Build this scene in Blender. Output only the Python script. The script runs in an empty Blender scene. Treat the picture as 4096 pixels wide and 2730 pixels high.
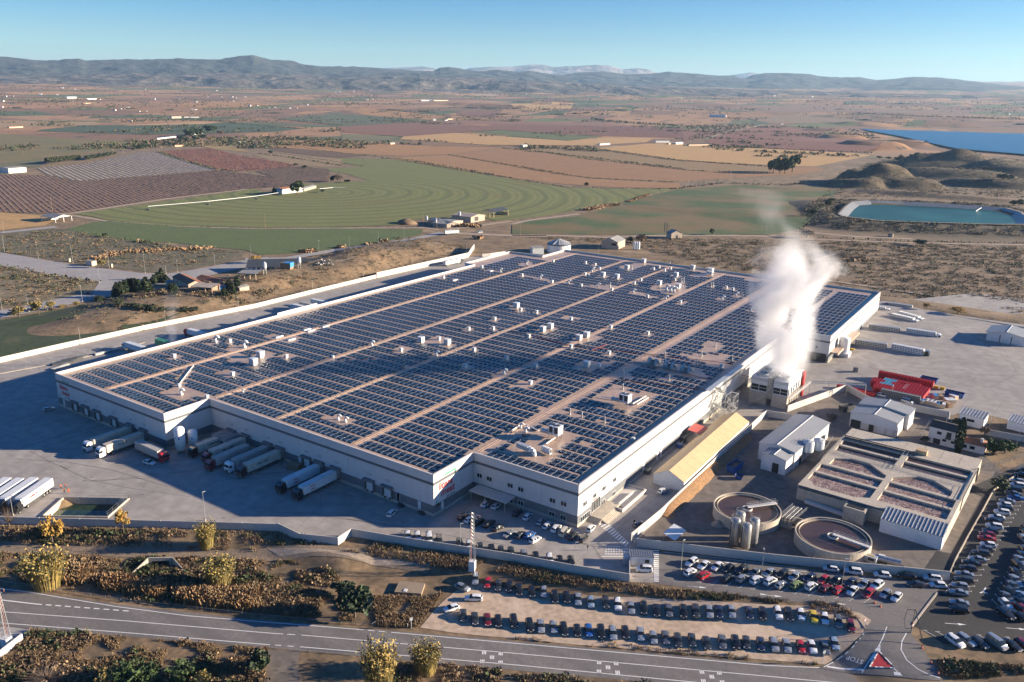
import bpy,bmesh,math,random
import numpy as np
from mathutils import Vector,Matrix
random.seed(7);RNG=np.random.default_rng(7)
S=bpy.context.scene
R_=math.radians
# --- camera, sky, sun, exposure
CAM=(101.36,-185.81,120.0)
FOC,PITCH,ROLL,YAW=3252.0,0.293281,-0.017081,0.593337
def _cam_axes():
 c,s=math.cos(YAW),math.sin(YAW)
 right=Vector((c,s,0));fwd0=Vector((-s,c,0));up0=Vector((0,0,1))
 fwd=fwd0*math.cos(PITCH)-up0*math.sin(PITCH)
 down=-fwd0*math.sin(PITCH)-up0*math.cos(PITCH)
 cr,sr=math.cos(ROLL),math.sin(ROLL)
 return cr*right+sr*down,-sr*right+cr*down,fwd
AX_R,AX_D,AX_F=_cam_axes()
cam_data=bpy.data.cameras.new('camera');cam=bpy.data.objects.new('camera',cam_data)
S.collection.objects.link(cam);S.camera=cam
cam_data.sensor_width=36.0;cam_data.lens=FOC/4096*36.0
cam_data.clip_start=1.0;cam_data.clip_end=60000.0
m=Matrix(((AX_R.x,-AX_D.x,-AX_F.x,CAM[0]),(AX_R.y,-AX_D.y,-AX_F.y,CAM[1]),(AX_R.z,-AX_D.z,-AX_F.z,CAM[2]),(0,0,0,1)))
cam.matrix_world=m
SUN_AZ,SUN_EL=36.0,13.6
sun_dir=Vector((math.cos(R_(SUN_EL))*math.cos(R_(SUN_AZ)),math.cos(R_(SUN_EL))*math.sin(R_(SUN_AZ)),math.sin(R_(SUN_EL))))
W=bpy.data.worlds.new('World');S.world=W;W.use_nodes=True
nt=W.node_tree;bg=nt.nodes['Background']
sky=nt.nodes.new('ShaderNodeTexSky');sky.sky_type='NISHITA';sky.sun_disc=False
sky.sun_elevation=R_(SUN_EL);sky.sun_rotation=R_(90-SUN_AZ)
sky.altitude=300;sky.air_density=1.0;sky.dust_density=0.1;sky.ozone_density=4.0
hs_=nt.nodes.new('ShaderNodeHueSaturation');hs_.inputs['Saturation'].default_value=1.45;hs_.inputs['Hue'].default_value=.515
nt.links.new(sky.outputs[0],hs_.inputs['Color']);nt.links.new(hs_.outputs[0],bg.inputs[0]);bg.inputs[1].default_value=0.053
ld=bpy.data.lights.new('sun','SUN');ld.energy=5.0;ld.angle=R_(0.5);ld.color=(1.0,0.84,0.64)
lo=bpy.data.objects.new('sun',ld);S.collection.objects.link(lo)
lo.rotation_euler=(-sun_dir).to_track_quat('-Z','Y').to_euler();lo.location=(300,300,400)
S.view_settings.view_transform='Standard';S.view_settings.look='None'
S.view_settings.exposure=1.62;S.view_settings.gamma=1.0;S.view_settings.use_curve_mapping=False
S.cycles.use_denoising=True;S.cycles.max_bounces=6;S.cycles.diffuse_bounces=2;S.cycles.glossy_bounces=3
S.cycles.transmission_bounces=4;S.cycles.volume_bounces=3;S.cycles.transparent_max_bounces=8
S.cycles.volume_step_rate=1.0;S.cycles.volume_max_steps=256
S.cycles.caustics_reflective=False;S.cycles.caustics_refractive=False
# --- terrain height, measuring
def sstep(a,b,x):
 t=np.clip((np.asarray(x,float)-a)/(b-a),0,1);return t*t*(3-2*t)
def raw_ground(px,py,z=0.0):
 d=AX_R*((px-2048)/FOC)+AX_D*((py-1365)/FOC)+AX_F
 t=(z-CAM[2])/d.z
 return(CAM[0]+t*d.x,CAM[1]+t*d.y)
TILE={'t1':(0,100,1.7225),'t2':(1366,100,1.7225),'t3':(2732,100,1.725),'m1':(0,600,2.2402),'m2':(1024,600,2.2402),'m3':(2048,600,2.2402),'m4':(3072,600,2.2402),'b1':(0,1300,2.2402),'b2':(1024,1300,2.2402),'b3':(2048,1300,2.2402),'b4':(3072,1300,2.2402),'f1':(0,2000,2.1475),'f2':(1024,2000,2.1475),'f3':(2048,2000,2.1475),'f4':(3072,2000,2.1475),'s':(0,0,.57446),'p':(0,0,1.0),'q1':(3596,1900,4.48),'q2':(3596,2200,4.48),'q3':(2680,2200,4.48),'q4':(3100,2200,4.48),'q5':(1800,2000,4.48),'q6':(2250,1950,4.48),'q7':(2800,1350,4.48)}
def T2P(t,x,y):
 ox,oy,s=TILE[t];return x/s+ox,y/s+oy
EDGE=[raw_ground(*p)for p in((-500,2095),(0,2110),(660,2125),(960,2135),(1120,2152),(1370,2222),(1500,2196),(2150,2285),(2510,2345),(2850,2385),(3330,2425),(3470,2475),(3600,2590),(3720,2640),(4300,2740))]
LOW=-1.9
ENT=raw_ground(3530,2570)
def _sd_edge(X,Y):
 X=np.asarray(X,float);Y=np.asarray(Y,float)
 best=np.full(X.shape,1e9);sg=np.ones(X.shape)
 for(ax,ay),(bx,by)in zip(EDGE[:-1],EDGE[1:]):
  dx,dy=bx-ax,by-ay;L2=dx*dx+dy*dy
  t=np.clip(((X-ax)*dx+(Y-ay)*dy)/L2,0,1)
  d=np.hypot(X-ax-t*dx,Y-ay-t*dy)
  cr=dx*(Y-ay)-dy*(X-ax)
  m_=d<best
  best=np.where(m_,d,best);sg=np.where(m_,np.where(cr>0,-1,1),sg)
 return best*sg
MOUNDS=[]
def _noise2(X,Y,sc,seed=0):
 X=np.asarray(X,float)/sc+seed*17.3;Y=np.asarray(Y,float)/sc+seed*5.1
 xi=np.floor(X);yi=np.floor(Y);fx=X-xi;fy=Y-yi
 fx=fx*fx*(3-2*fx);fy=fy*fy*(3-2*fy)
 def h(a,b):
  v=np.sin(a*127.1+b*311.7+seed*74.7)*43758.5453;return v-np.floor(v)
 return(h(xi,yi)*(1-fx)+h(xi+1,yi)*fx)*(1-fy)+(h(xi,yi+1)*(1-fx)+h(xi+1,yi+1)*fx)*fy
def rise(d):
 t=np.maximum(np.asarray(d,float)-3500,0);return .030*t*sstep(0,1600,t)
def tz(X,Y,rough=False):
 X=np.asarray(X,float);Y=np.asarray(Y,float)
 w_=8.0+14*(1-sstep(8,22,np.hypot(X-ENT[0],Y-ENT[1])))
 z=LOW*sstep(0,1,(_sd_edge(X,Y)-.4)/w_)
 z=np.where(np.hypot(X-100,Y+60)>700,0,z)+rise(np.hypot(X-CAM[0],Y-CAM[1]))
 for(x,y,rx,ry,rot,h,pw)in MOUNDS:
  c,s=math.cos(rot),math.sin(rot)
  u=((X-x)*c+(Y-y)*s)/rx;v=(-(X-x)*s+(Y-y)*c)/ry
  if pw==2:
   k=np.clip(1-(u*u+v*v),0,1);k=k*k*(3-2*k)
   if h>9:k0=np.clip(1-(u*u+v*v),0,1);k=sstep(0,.8,k0)*(.72+.34*_noise2(X,Y,48,3))+np.where(k0>0,.10*np.abs(_noise2(X,Y,20,4)-.5)*sstep(0,.3,k0)+.05*(_noise2(X,Y,9,6)-.5)*sstep(0,.15,k0),0)
  else:
   k=np.clip((1-(np.abs(u)**pw+np.abs(v)**pw)**(1/pw))*4.0,0,1)
  z=z+h*k
 return z
def P(px,py,t='p',z=None):
 """point on the ground seen at a place of the photograph (tile t); z forces a level plane"""
 px,py=T2P(t,px,py)
 d=AX_R*((px-2048)/FOC)+AX_D*((py-1365)/FOC)+AX_F;hd=math.hypot(d.x,d.y);sl=d.z/hd
 if(z is None or z==0.0)and sl>-120.0/3600:
  a,b=3400.0,16000.0
  for _ in range(40):
   m_=(a+b)/2
   if CAM[2]+m_*sl>rise(m_):a=m_
   else:b=m_
  return(CAM[0]+d.x/hd*a,CAM[1]+d.y/hd*a)
 if z is not None:return raw_ground(px,py,z)
 g=raw_ground(px,py,0.0)
 for _ in range(6):g=raw_ground(px,py,float(tz(g[0],g[1])))
 return g
def PP(pts,t='p',z=None):return[P(a,b,t,z)for a,b in pts]
def G3(px,py,t='p'):
 x,y=P(px,py,t);return Vector((x,y,float(tz(x,y))))
 # --- object helpers
C=S.collection
def link(o,parent=None):
 C.objects.link(o)
 if parent is not None:o.parent=parent
 return o
def tag(o,label=None,cat=None,group=None,kind=None):
 if label:o['label']=label
 if cat:o['category']=cat
 if group:o['group']=group
 if kind:o['kind']=kind
 return o
def thing(name,label,cat,loc=(0,0,0),rz=0.0,group=None):
 o=bpy.data.objects.new(name,None);link(o);o.location=loc;o.rotation_euler=(0,0,rz)
 o.empty_display_size=.1
 return tag(o,label,cat,group)
class MB:
 def __init__(s):s.v=[];s.f=[];s.m=[]
 def add(s,vs,fs,mi=0):
  n=len(s.v);s.v+=[tuple(q)for q in vs];s.f+=[tuple(i+n for i in f)for f in fs];s.m+=[mi]*len(fs);return s
 def box(s,c,d,rz=0.0,mi=0,taper=1.0):
  x,y,z=c;a,b,h=d[0]/2,d[1]/2,d[2]/2;cs,sn=math.cos(rz),math.sin(rz);vs=[]
  for sz,k in((-1,1.0),(1,taper)):
   for sx,sy in((-1,-1),(1,-1),(1,1),(-1,1)):
    u,w=sx*a*k,sy*b*k;vs.append((x+u*cs-w*sn,y+u*sn+w*cs,z+sz*h))
  return s.add(vs,[(0,3,2,1),(4,5,6,7),(0,1,5,4),(1,2,6,5),(2,3,7,6),(3,0,4,7)],mi)
 def bb(s,x0,x1,y0,y1,z0,z1,mi=0):
  return s.box(((x0+x1)/2,(y0+y1)/2,(z0+z1)/2),(x1-x0,y1-y0,z1-z0),0,mi)
 def prism(s,poly,z0,z1,mi=0):
  n=len(poly)
  if sum(poly[i][0]*poly[(i+1)%n][1]-poly[(i+1)%n][0]*poly[i][1]for i in range(n))<0:poly=poly[::-1]
  vs=[(p[0],p[1],z0)for p in poly]+[(p[0],p[1],z1)for p in poly]
  return s.add(vs,[tuple(range(n))[::-1],tuple(range(n,2*n))]+[(i,(i+1)%n,n+(i+1)%n,n+i)for i in range(n)],mi)
 def tube(s,a,b,r,n=6,r2=None,mi=0,cap=True):
  a=Vector(a);b=Vector(b);d=(b-a)
  if d.length<1e-6:return s
  d.normalize();u=d.orthogonal().normalized();w=d.cross(u);r2=r if r2 is None else r2;vs=[]
  for p,q in((a,r),(b,r2)):
   for i in range(n):
    t=2*math.pi*i/n;vs.append(p+u*(q*math.cos(t))+w*(q*math.sin(t)))
  fs=[(i,(i+1)%n,n+(i+1)%n,n+i)for i in range(n)]
  if cap:fs+=[tuple(range(n))[::-1],tuple(range(n,2*n))]
  return s.add(vs,fs,mi)
 def path(s,pts,r,n=6,mi=0):
  for a,b in zip(pts[:-1],pts[1:]):s.tube(a,b,r,n,None,mi)
  return s
 def lathe(s,c,prof,n=20,mi=0,caps=True):
  x,y,z=c;vs=[]
  for r,h in prof:
   for i in range(n):
    t=2*math.pi*i/n;vs.append((x+r*math.cos(t),y+r*math.sin(t),z+h))
  fs=[]
  for k in range(len(prof)-1):
   for i in range(n):fs.append((k*n+i,k*n+(i+1)%n,(k+1)*n+(i+1)%n,(k+1)*n+i))
  if caps and prof[0][0]>1e-4:fs.append(tuple(range(n))[::-1])
  if caps and prof[-1][0]>1e-4:fs.append(tuple(range((len(prof)-1)*n,len(prof)*n)))
  return s.add(vs,fs,mi)
 def mesh(s,name,mats,smooth=False):
  me=bpy.data.meshes.new(name);me.from_pydata(s.v,[],s.f)
  for q in(mats if isinstance(mats,(list,tuple))else[mats]):me.materials.append(q)
  if len(set(s.m))>1:me.polygons.foreach_set('material_index',s.m)
  if smooth:me.polygons.foreach_set('use_smooth',[True]*len(s.f))
  me.update();return me
 def build(s,name,mats,parent=None,smooth=False,loc=None,rz=0.0):
  o=bpy.data.objects.new(name,s.mesh(name,mats,smooth));link(o,parent)
  if loc is not None:o.location=loc
  if rz:o.rotation_euler=(0,0,rz)
  return o
def np_mesh(name,V,F,mats,mi=None,smooth=False):
 """mesh from numpy arrays, F is (n,3) or (n,4)"""
 me=bpy.data.meshes.new(name);n,k=F.shape
 me.vertices.add(len(V));me.vertices.foreach_set('co',np.ascontiguousarray(V,dtype=np.float32).ravel())
 me.loops.add(n*k);me.loops.foreach_set('vertex_index',np.ascontiguousarray(F,dtype=np.int32).ravel())
 me.polygons.add(n);me.polygons.foreach_set('loop_start',np.arange(0,n*k,k,dtype=np.int32))
 me.polygons.foreach_set('loop_total',np.full(n,k,dtype=np.int32))
 for q in(mats if isinstance(mats,(list,tuple))else[mats]):me.materials.append(q)
 if mi is not None:me.polygons.foreach_set('material_index',np.ascontiguousarray(mi,dtype=np.int32))
 if smooth:me.polygons.foreach_set('use_smooth',np.ones(n,dtype=bool))
 me.update(calc_edges=True);me.validate();return me
def dup(root,loc,rz,label=None,mat=None,group=None):
 r=root.copy();link(r);r.location=loc;r.rotation_euler=(0,0,rz)
 if label:r['label']=label
 if group:r['group']=group
 def rec(a,b):
  for ch in list(a.children):
   d=ch.copy();link(d,b)
   if mat is not None and d.get('paint'):d.material_slots[0].material=mat
   rec(ch,d)
 rec(root,r);return r
def area_sheet(name,poly,mat,dz=0.03,sub=0.0,kind='structure',z=None,parent=None,holes=()):
 """a flat or draped sheet over a ground polygon"""
 bm=bmesh.new();vs=[bm.verts.new((p[0],p[1],0))for p in poly]
 es=[bm.edges.new((vs[i],vs[(i+1)%len(vs)]))for i in range(len(vs))]
 for hp in holes:
  hv=[bm.verts.new((p[0],p[1],0))for p in hp];es+=[bm.edges.new((hv[i],hv[(i+1)%len(hv)]))for i in range(len(hv))]
 bmesh.ops.triangle_fill(bm,use_beauty=True,use_dissolve=False,edges=es)
 if sub>0:
  for _ in range(9):
   le=[e for e in bm.edges if e.calc_length()>sub]
   if not le:break
   bmesh.ops.subdivide_edges(bm,edges=le,cuts=1);bmesh.ops.triangulate(bm,faces=bm.faces[:])
 for f in bm.faces:
  f.normal_update()
  if f.normal.z<0:f.normal_flip()
 V=np.array([v.co[:]for v in bm.verts])
 Z=tz(V[:,0],V[:,1])+dz if z is None else np.full(len(V),z)
 for v,q in zip(bm.verts,Z):v.co.z=float(q)
 me=bpy.data.meshes.new(name);bm.to_mesh(me);bm.free();me.materials.append(mat)
 o=bpy.data.objects.new(name,me);link(o,parent)
 if kind:o['kind']=kind
 return o
def strip_poly(pts,w):
 """polygon of a strip of width w along a line of points"""
 L,Rr=[],[]
 for i,p in enumerate(pts):
  a=pts[max(i-1,0)];b=pts[min(i+1,len(pts)-1)]
  dx,dy=b[0]-a[0],b[1]-a[1];l=math.hypot(dx,dy)or 1;nx,ny=-dy/l*w/2,dx/l*w/2
  L.append((p[0]+nx,p[1]+ny));Rr.append((p[0]-nx,p[1]-ny))
 return L+Rr[::-1]
def resample(pts,step):
 out=[pts[0]]
 for a,b in zip(pts[:-1],pts[1:]):
  n=max(1,int(round(math.hypot(b[0]-a[0],b[1]-a[1])/step)))
  for i in range(1,n+1):out.append((a[0]+(b[0]-a[0])*i/n,a[1]+(b[1]-a[1])*i/n))
 return out
def text_obj(name,body,size,mat,loc,rot,parent=None,shear=0.0,extrude=0.02,align='CENTER',bold=0.0,xs=1.0):
 cu=bpy.data.curves.new(name,'FONT');cu.body=body;cu.size=size;cu.shear=shear;cu.extrude=extrude
 cu.align_x=align;cu.align_y='CENTER';cu.offset=bold;cu.resolution_u=3;cu.materials.append(mat)
 t=bpy.data.objects.new(name,cu);me=bpy.data.meshes.new_from_object(t);bpy.data.objects.remove(t);bpy.data.curves.remove(cu);me.name=name
 if not me.materials:me.materials.append(mat)
 o=bpy.data.objects.new(name,me);link(o,parent);o.location=loc;o.rotation_euler=rot;o.scale.x=xs
 return o
def aim(fr,to):return math.atan2(to[1]-fr[1],to[0]-fr[0])
# --- materials
def mat(name,col,rough=.75,var=.12,scale=1.0,metal=0.0,bump=0.0,col2=None,mix=None,spec=None,detail=5.0,coat=0.0,space='Object'):
 """procedural material: colour broken up by two scales of noise, optional second colour in patches"""
 M=bpy.data.materials.new(name);M.use_nodes=True;N=M.node_tree.nodes;Lk=M.node_tree.links.new
 b=N['Principled BSDF'];b.inputs['Roughness'].default_value=rough;b.inputs['Metallic'].default_value=metal
 if spec is not None:b.inputs['Specular IOR Level'].default_value=spec
 if coat:b.inputs['Coat Weight'].default_value=coat;b.inputs['Coat Roughness'].default_value=.08
 tc=N.new('ShaderNodeTexCoord')
 n1=N.new('ShaderNodeTexNoise');n1.inputs['Scale'].default_value=scale;n1.inputs['Detail'].default_value=detail
 n1.inputs['Roughness'].default_value=.65
 Lk(tc.outputs[space],n1.inputs['Vector'])
 rgb=N.new('ShaderNodeMix');rgb.data_type='RGBA'
 c2=col2 if col2 is not None else tuple(max(0,c*(1-2.2*var))for c in col)
 c1=col if col2 is not None else tuple(min(1,c*(1+1.6*var))for c in col)
 rgb.inputs[6].default_value=(*c2,1);rgb.inputs[7].default_value=(*c1,1)
 mr=N.new('ShaderNodeMapRange');lo,hi=mix if mix else(.3,.7)
 mr.inputs[1].default_value=lo;mr.inputs[2].default_value=hi
 Lk(n1.outputs['Fac'],mr.inputs[0]);Lk(mr.outputs[0],rgb.inputs[0])
 out=rgb.outputs[2]
 if col2 is not None and var>0:
  n2=N.new('ShaderNodeTexNoise');n2.inputs['Scale'].default_value=scale*6.3;n2.inputs['Detail'].default_value=3
  Lk(tc.outputs[space],n2.inputs['Vector'])
  m2=N.new('ShaderNodeMapRange');m2.inputs[3].default_value=1-var*1.6;m2.inputs[4].default_value=1+var*1.6
  m2.inputs[1].default_value=.3;m2.inputs[2].default_value=.7
  Lk(n2.outputs['Fac'],m2.inputs[0])
  mm=N.new('ShaderNodeMix');mm.data_type='RGBA';mm.blend_type='MULTIPLY';mm.inputs[0].default_value=1
  Lk(out,mm.inputs[6]);Lk(m2.outputs[0],mm.inputs[7]);out=mm.outputs[2]
 Lk(out,b.inputs['Base Color'])
 if bump:
  bp=N.new('ShaderNodeBump');bp.inputs['Strength'].default_value=bump;bp.inputs['Distance'].default_value=.3
  Lk(n1.outputs['Fac'],bp.inputs['Height']);Lk(bp.outputs[0],b.inputs['Normal'])
 return M
def plain(name,col,rough=.6,metal=0.0,coat=0.0):return mat(name,col,rough,.05,.7,metal,coat=coat)
def node_chain(M):
 return M.node_tree.nodes,M.node_tree.links.new
def overlay(M,col,scale,lo,hi,amount=.8,stretch=None,space='Object',kind='noise',rot=0.0,detail=4.0,dist=0.0):
 """add a further layer of patches, streaks or rows over a material's colour"""
 N,Lk=node_chain(M);b=N['Principled BSDF'];src=b.inputs['Base Color'].links[0].from_socket
 tc=N.new('ShaderNodeTexCoord');mp=N.new('ShaderNodeMapping');mp.inputs['Rotation'].default_value=(0,0,rot)
 if stretch:mp.inputs['Scale'].default_value=stretch
 Lk(tc.outputs[space],mp.inputs[0])
 if kind=='noise':
  t=N.new('ShaderNodeTexNoise');t.inputs['Detail'].default_value=detail;t.inputs['Distortion'].default_value=dist;fac=t.outputs['Fac']
 elif kind=='wave':
  t=N.new('ShaderNodeTexWave');t.inputs['Distortion'].default_value=dist;t.inputs['Detail'].default_value=2;t.inputs['Detail Scale'].default_value=.3;fac=t.outputs['Fac']
 elif kind=='rings':
  t=N.new('ShaderNodeTexWave');t.wave_type='RINGS';t.rings_direction='Z';t.inputs['Distortion'].default_value=dist;fac=t.outputs['Fac']
 elif kind=='ridge':
  t=N.new('ShaderNodeTexNoise');t.inputs['Detail'].default_value=detail;t.inputs['Distortion'].default_value=dist
  a_=N.new('ShaderNodeMath');a_.operation='SUBTRACT';a_.inputs[1].default_value=.5;Lk(t.outputs['Fac'],a_.inputs[0]);b_=N.new('ShaderNodeMath');b_.operation='ABSOLUTE';Lk(a_.outputs[0],b_.inputs[0]);fac=b_.outputs[0]
 else:
  t=N.new('ShaderNodeTexVoronoi');t.feature=kind;fac=t.outputs['Distance']
 t.inputs['Scale'].default_value=scale;Lk(mp.outputs[0],t.inputs['Vector'])
 mr=N.new('ShaderNodeMapRange');mr.inputs[1].default_value=lo;mr.inputs[2].default_value=hi;mr.inputs[4].default_value=amount
 Lk(fac,mr.inputs[0]);mx=N.new('ShaderNodeMix');mx.data_type='RGBA';mx.inputs[7].default_value=(*col,1)
 Lk(mr.outputs[0],mx.inputs[0]);Lk(src,mx.inputs[6]);Lk(mx.outputs[2],b.inputs['Base Color'])
 return M
MT={}
MT['concrete_yard']=overlay(overlay(mat('concrete_yard',(.36,.325,.29),.8,.10,.04,bump=.05,col2=(.29,.262,.238),mix=(.35,.65)),(.17,.155,.145),.12,.58,.80,.6,(1,.25,1),detail=8,rot=.6),(.16,.15,.14),.022,.009,.0,.3,kind='DISTANCE_TO_EDGE')
overlay(MT['concrete_yard'],(.22,.20,.185),.5,.55,.8,.5,(.12,1.6,1),rot=-.5,detail=5);overlay(MT['concrete_yard'],(.15,.14,.135),.09,.62,.82,.6,(1,3,1),rot=1.2,detail=8,dist=1.5)
MT['asphalt_lot']=overlay(mat('asphalt_lot',(.042,.040,.039),.85,.12,.15,bump=.05,col2=(.031,.030,.030)),(.065,.060,.056),.05,.55,.75,.5)
MT['asphalt_road']=overlay(mat('asphalt_road',(.205,.185,.17),.85,.10,.2,bump=.04,col2=(.17,.155,.145)),(.12,.11,.105),.14,.3,.62,.55,(.05,2.2,1),detail=2)
MT['gravel_lot']=overlay(mat('gravel_lot',(.52,.39,.28),.95,.14,.10,bump=.2,col2=(.42,.315,.225)),(.60,.48,.37),.05,.5,.7,.7)
MT['dirt_track']=mat('dirt_track',(.42,.33,.245),.95,.15,.2,bump=.2,col2=(.32,.245,.18))
MT['pale_road']=overlay(mat('pale_road',(.36,.335,.315),.85,.1,.08,col2=(.29,.27,.255)),(.20,.19,.18),.1,.6,.8,.5)
MT['plant_ground']=overlay(mat('plant_ground',(.20,.165,.135),.9,.15,.07,bump=.2,col2=(.12,.103,.09)),(.27,.21,.155),.03,.5,.75,.7)
MT['scrub']=None
MT['white_paint']=mat('white_paint',(.78,.77,.74),.7,.06,1.5)
MT['wall_white']=mat('wall_white',(.60,.59,.575),.7,.03,.25,col2=(.54,.53,.52))
MT['wall_white']=overlay(MT['wall_white'],(.42,.40,.37),.5,.58,.85,.45,(1,1,.10))
MT['band_grey']=mat('band_grey',(.12,.125,.135),.65,.06,.3)
MT['base_grey']=mat('base_grey',(.15,.155,.165),.7,.06,.3)
MT['roof_tan']=overlay(overlay(mat('roof_tan',(.52,.365,.26),.36,.08,.12,col2=(.43,.30,.215)),(.30,.22,.17),.045,.5,.7,.5,detail=7),(.52,.41,.32),.3,.62,.8,.6)
MT['parapet_cap']=mat('parapet_cap',(.62,.55,.50),.55,.05,.5)
MT['panel']=mat('solar_glass',(.010,.017,.034),.12,.25,.35,spec=.5,col2=(.018,.029,.055),mix=(.35,.65))
overlay(MT['panel'],(.035,.055,.10),.05,.48,.70,.75,detail=3);overlay(MT['panel'],(.05,.07,.11),.9,.60,.80,.6)
MT['rail']=mat('rail_metal',(.78,.74,.68),.5,.05,.6)
MT['steel']=mat('galvanised_steel',(.48,.48,.47),.45,.10,.8,metal=.6)
MT['steel_dark']=mat('dark_steel',(.10,.105,.11),.5,.1,.8,metal=.4)
MT['unit_white']=mat('unit_white',(.68,.69,.69),.45,.05,1.0)
MT['unit_grey']=mat('unit_grey',(.46,.49,.51),.45,.06,1.0,metal=.3)
MT['dark']=plain('dark_opening',(.018,.018,.02),.6)
MT['louvre']=plain('dark_louvre',(.04,.042,.045),.5)
MT['glass']=mat('window_glass',(.02,.026,.032),.06,.1,.5,spec=.6)
MT['frame_white']=plain('frame_white',(.75,.75,.73),.5)
MT['door_white']=plain('door_white',(.62,.62,.61),.55)
MT['red']=mat('sign_red',(.52,.025,.03),.5,.05,2)
MT['green']=plain('sign_green',(.02,.30,.16),.5)
MT['black']=plain('black_rubber',(.02,.02,.02),.8)
MT['ink']=plain('ink_dark',(.03,.035,.06),.6)
MT['ink_grey']=plain('ink_grey',(.20,.21,.23),.7)
MT['red_pipe']=plain('red_pipe',(.30,.06,.05),.5)
MT['concrete']=overlay(mat('concrete',(.50,.435,.35),.85,.10,.25,bump=.05,col2=(.41,.355,.285)),(.25,.22,.18),.6,.58,.85,.5,(1,1,.15))
MT['wall_conc']=overlay(mat('wall_concrete',(.56,.52,.47),.8,.05,.3,col2=(.50,.465,.42)),(.38,.35,.32),.4,.6,.85,.4,(1,1,.2))
MT['tent']=overlay(mat('tent_fabric',(.56,.40,.215),.6,.05,.15,col2=(.48,.34,.19)),(.36,.26,.16),.08,.6,.8,.4)
MT['sheet_grey']=overlay(mat('corrugated_grey',(.33,.335,.34),.5,.04,.3,metal=.1),(.22,.225,.23),1.9,.55,.95,.6,kind='wave')
MT['sheet_white']=overlay(mat('corrugated_white',(.70,.70,.69),.5,.03,.3),(.50,.50,.50),1.6,.6,.98,.55,kind='wave')
MT['sludge']=overlay(mat('sludge_water',(.075,.040,.030),.35,.12,.5,col2=(.055,.03,.025)),(.14,.085,.06),6,.58,.8,.4)
MT['foam']=overlay(mat('foamy_water',(.21,.125,.095),.45,.12,.4,col2=(.12,.068,.052),mix=(.42,.58)),(.66,.53,.45),.42,.045,.0,.95,kind='ridge',detail=2.5,dist=2.2)
MT['green_water']=mat('green_pool_water',(.03,.055,.035),.06,.2,.2)
MT['reservoir']=mat('reservoir_water',(.012,.11,.22),.35,.08,.05,spec=.25)  # blue of the reflected sky put into the base colour, specular kept low
MT['pond']=mat('pond_water',(.022,.085,.058),.3,.2,.02,spec=.04)
MT['liner']=overlay(mat('pond_liner',(.30,.30,.295),.5,.08,.05,col2=(.23,.23,.225)),(.13,.13,.13),.25,.4,.8,.5,(1,1,6))
MT['bank_orange']=overlay(mat('orange_earth',(.33,.18,.08),.95,.2,.3,bump=.5,col2=(.24,.14,.07)),(.18,.12,.065),.9,.5,.7,.6)
MT['fence_metal']=mat('fence_metal',(.25,.26,.27),.5,.1,.8,metal=.4)
MT['blue_skip']=mat('blue_paint',(.025,.09,.30),.5,.12,.8)
MT['blue_tarp']=plain('blue_plastic',(.05,.25,.55),.5)
MT['crate_red']=mat('crate_red',(.46,.014,.020),.45,.12,1.0)
MT['crate_blue']=overlay(mat('crate_pale_blue',(.12,.42,.56),.45,.1,1.0),(.65,.75,.8),1.4,.55,.7,.8)
MT['crate_pink']=plain('crate_pink',(.50,.18,.18),.5)
MT['wood']=mat('wood',(.33,.22,.13),.8,.15,1.5)
MT['yellow']=plain('yellow_paint',(.65,.42,.03),.5)
MT['roof_tile']=mat('roof_tile',(.30,.12,.06),.85,.15,.8,col2=(.22,.09,.05))
MT['roof_dark_tile']=overlay(mat('dark_roof_tile',(.065,.05,.042),.85,.2,.8),(.11,.08,.06),1.2,.5,.9,.6,kind='wave')
MT['plaster_cream']=mat('plaster_cream',(.62,.47,.32),.85,.06,.4)
MT['plaster_pink']=mat('plaster_pink',(.52,.36,.28),.85,.08,.4)
MT['plaster_white']=mat('plaster_white',(.74,.70,.64),.8,.05,.4)
MT['roof_grey']=mat('fibre_cement_roof',(.27,.265,.255),.8,.12,.4)
MT['roof_black']=mat('black_sheet_roof',(.055,.06,.065),.6,.1,.4)
MT['barn_wall']=mat('barn_block_wall',(.40,.33,.26),.9,.1,.3)
MT['orange']=plain('hi_vis_orange',(.75,.13,.02),.6)
MT['skin']=plain('skin',(.42,.25,.17),.6)
MT['cloth_dark']=plain('dark_cloth',(.03,.032,.045),.8)
MT['cloth_grey']=plain('grey_cloth',(.20,.21,.23),.8)
MT['hair']=plain('dark_hair',(.03,.02,.015),.7)
MT['light_glass']=plain('headlight_glass',(.65,.68,.70),.15)
MT['tail_red']=plain('tail_light_red',(.45,.02,.02),.25)
MT['bark']=mat('bark',(.12,.09,.065),.9,.2,2)
MT['bark_pale']=mat('pale_bark',(.34,.29,.24),.9,.2,2)
def leaf(name,c,c2):
 M=mat(name,c,.8,.2,.8,col2=c2);return M
MT['leaf_dark']=leaf('dark_green_leaves',(.035,.06,.022),(.022,.038,.018))
MT['leaf_olive']=leaf('olive_leaves',(.085,.095,.05),(.05,.06,.03))
MT['leaf_yellow']=leaf('yellow_leaves',(.42,.22,.035),(.24,.15,.03))
MT['leaf_cane']=leaf('cane_leaves',(.44,.30,.085),(.27,.21,.06))
MT['leaf_green']=leaf('fresh_green_leaves',(.07,.115,.025),(.04,.07,.018))
MT['twig']=leaf('bare_twigs',(.22,.16,.12),(.14,.10,.075))
MT['grass_straw']=leaf('dry_straw_grass',(.32,.215,.115),(.20,.14,.08))
MT['grass_brown']=leaf('brown_weeds',(.20,.135,.078),(.13,.088,.052))
MT['grass_green']=leaf('green_weeds',(.07,.09,.03),(.045,.06,.022))
MT['reed']=leaf('orange_reeds',(.36,.20,.085),(.24,.14,.07))
def paint(name,c,metal=.0):return mat('paint_'+name,c,.3,.02,.5,metal,coat=.6)
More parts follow.
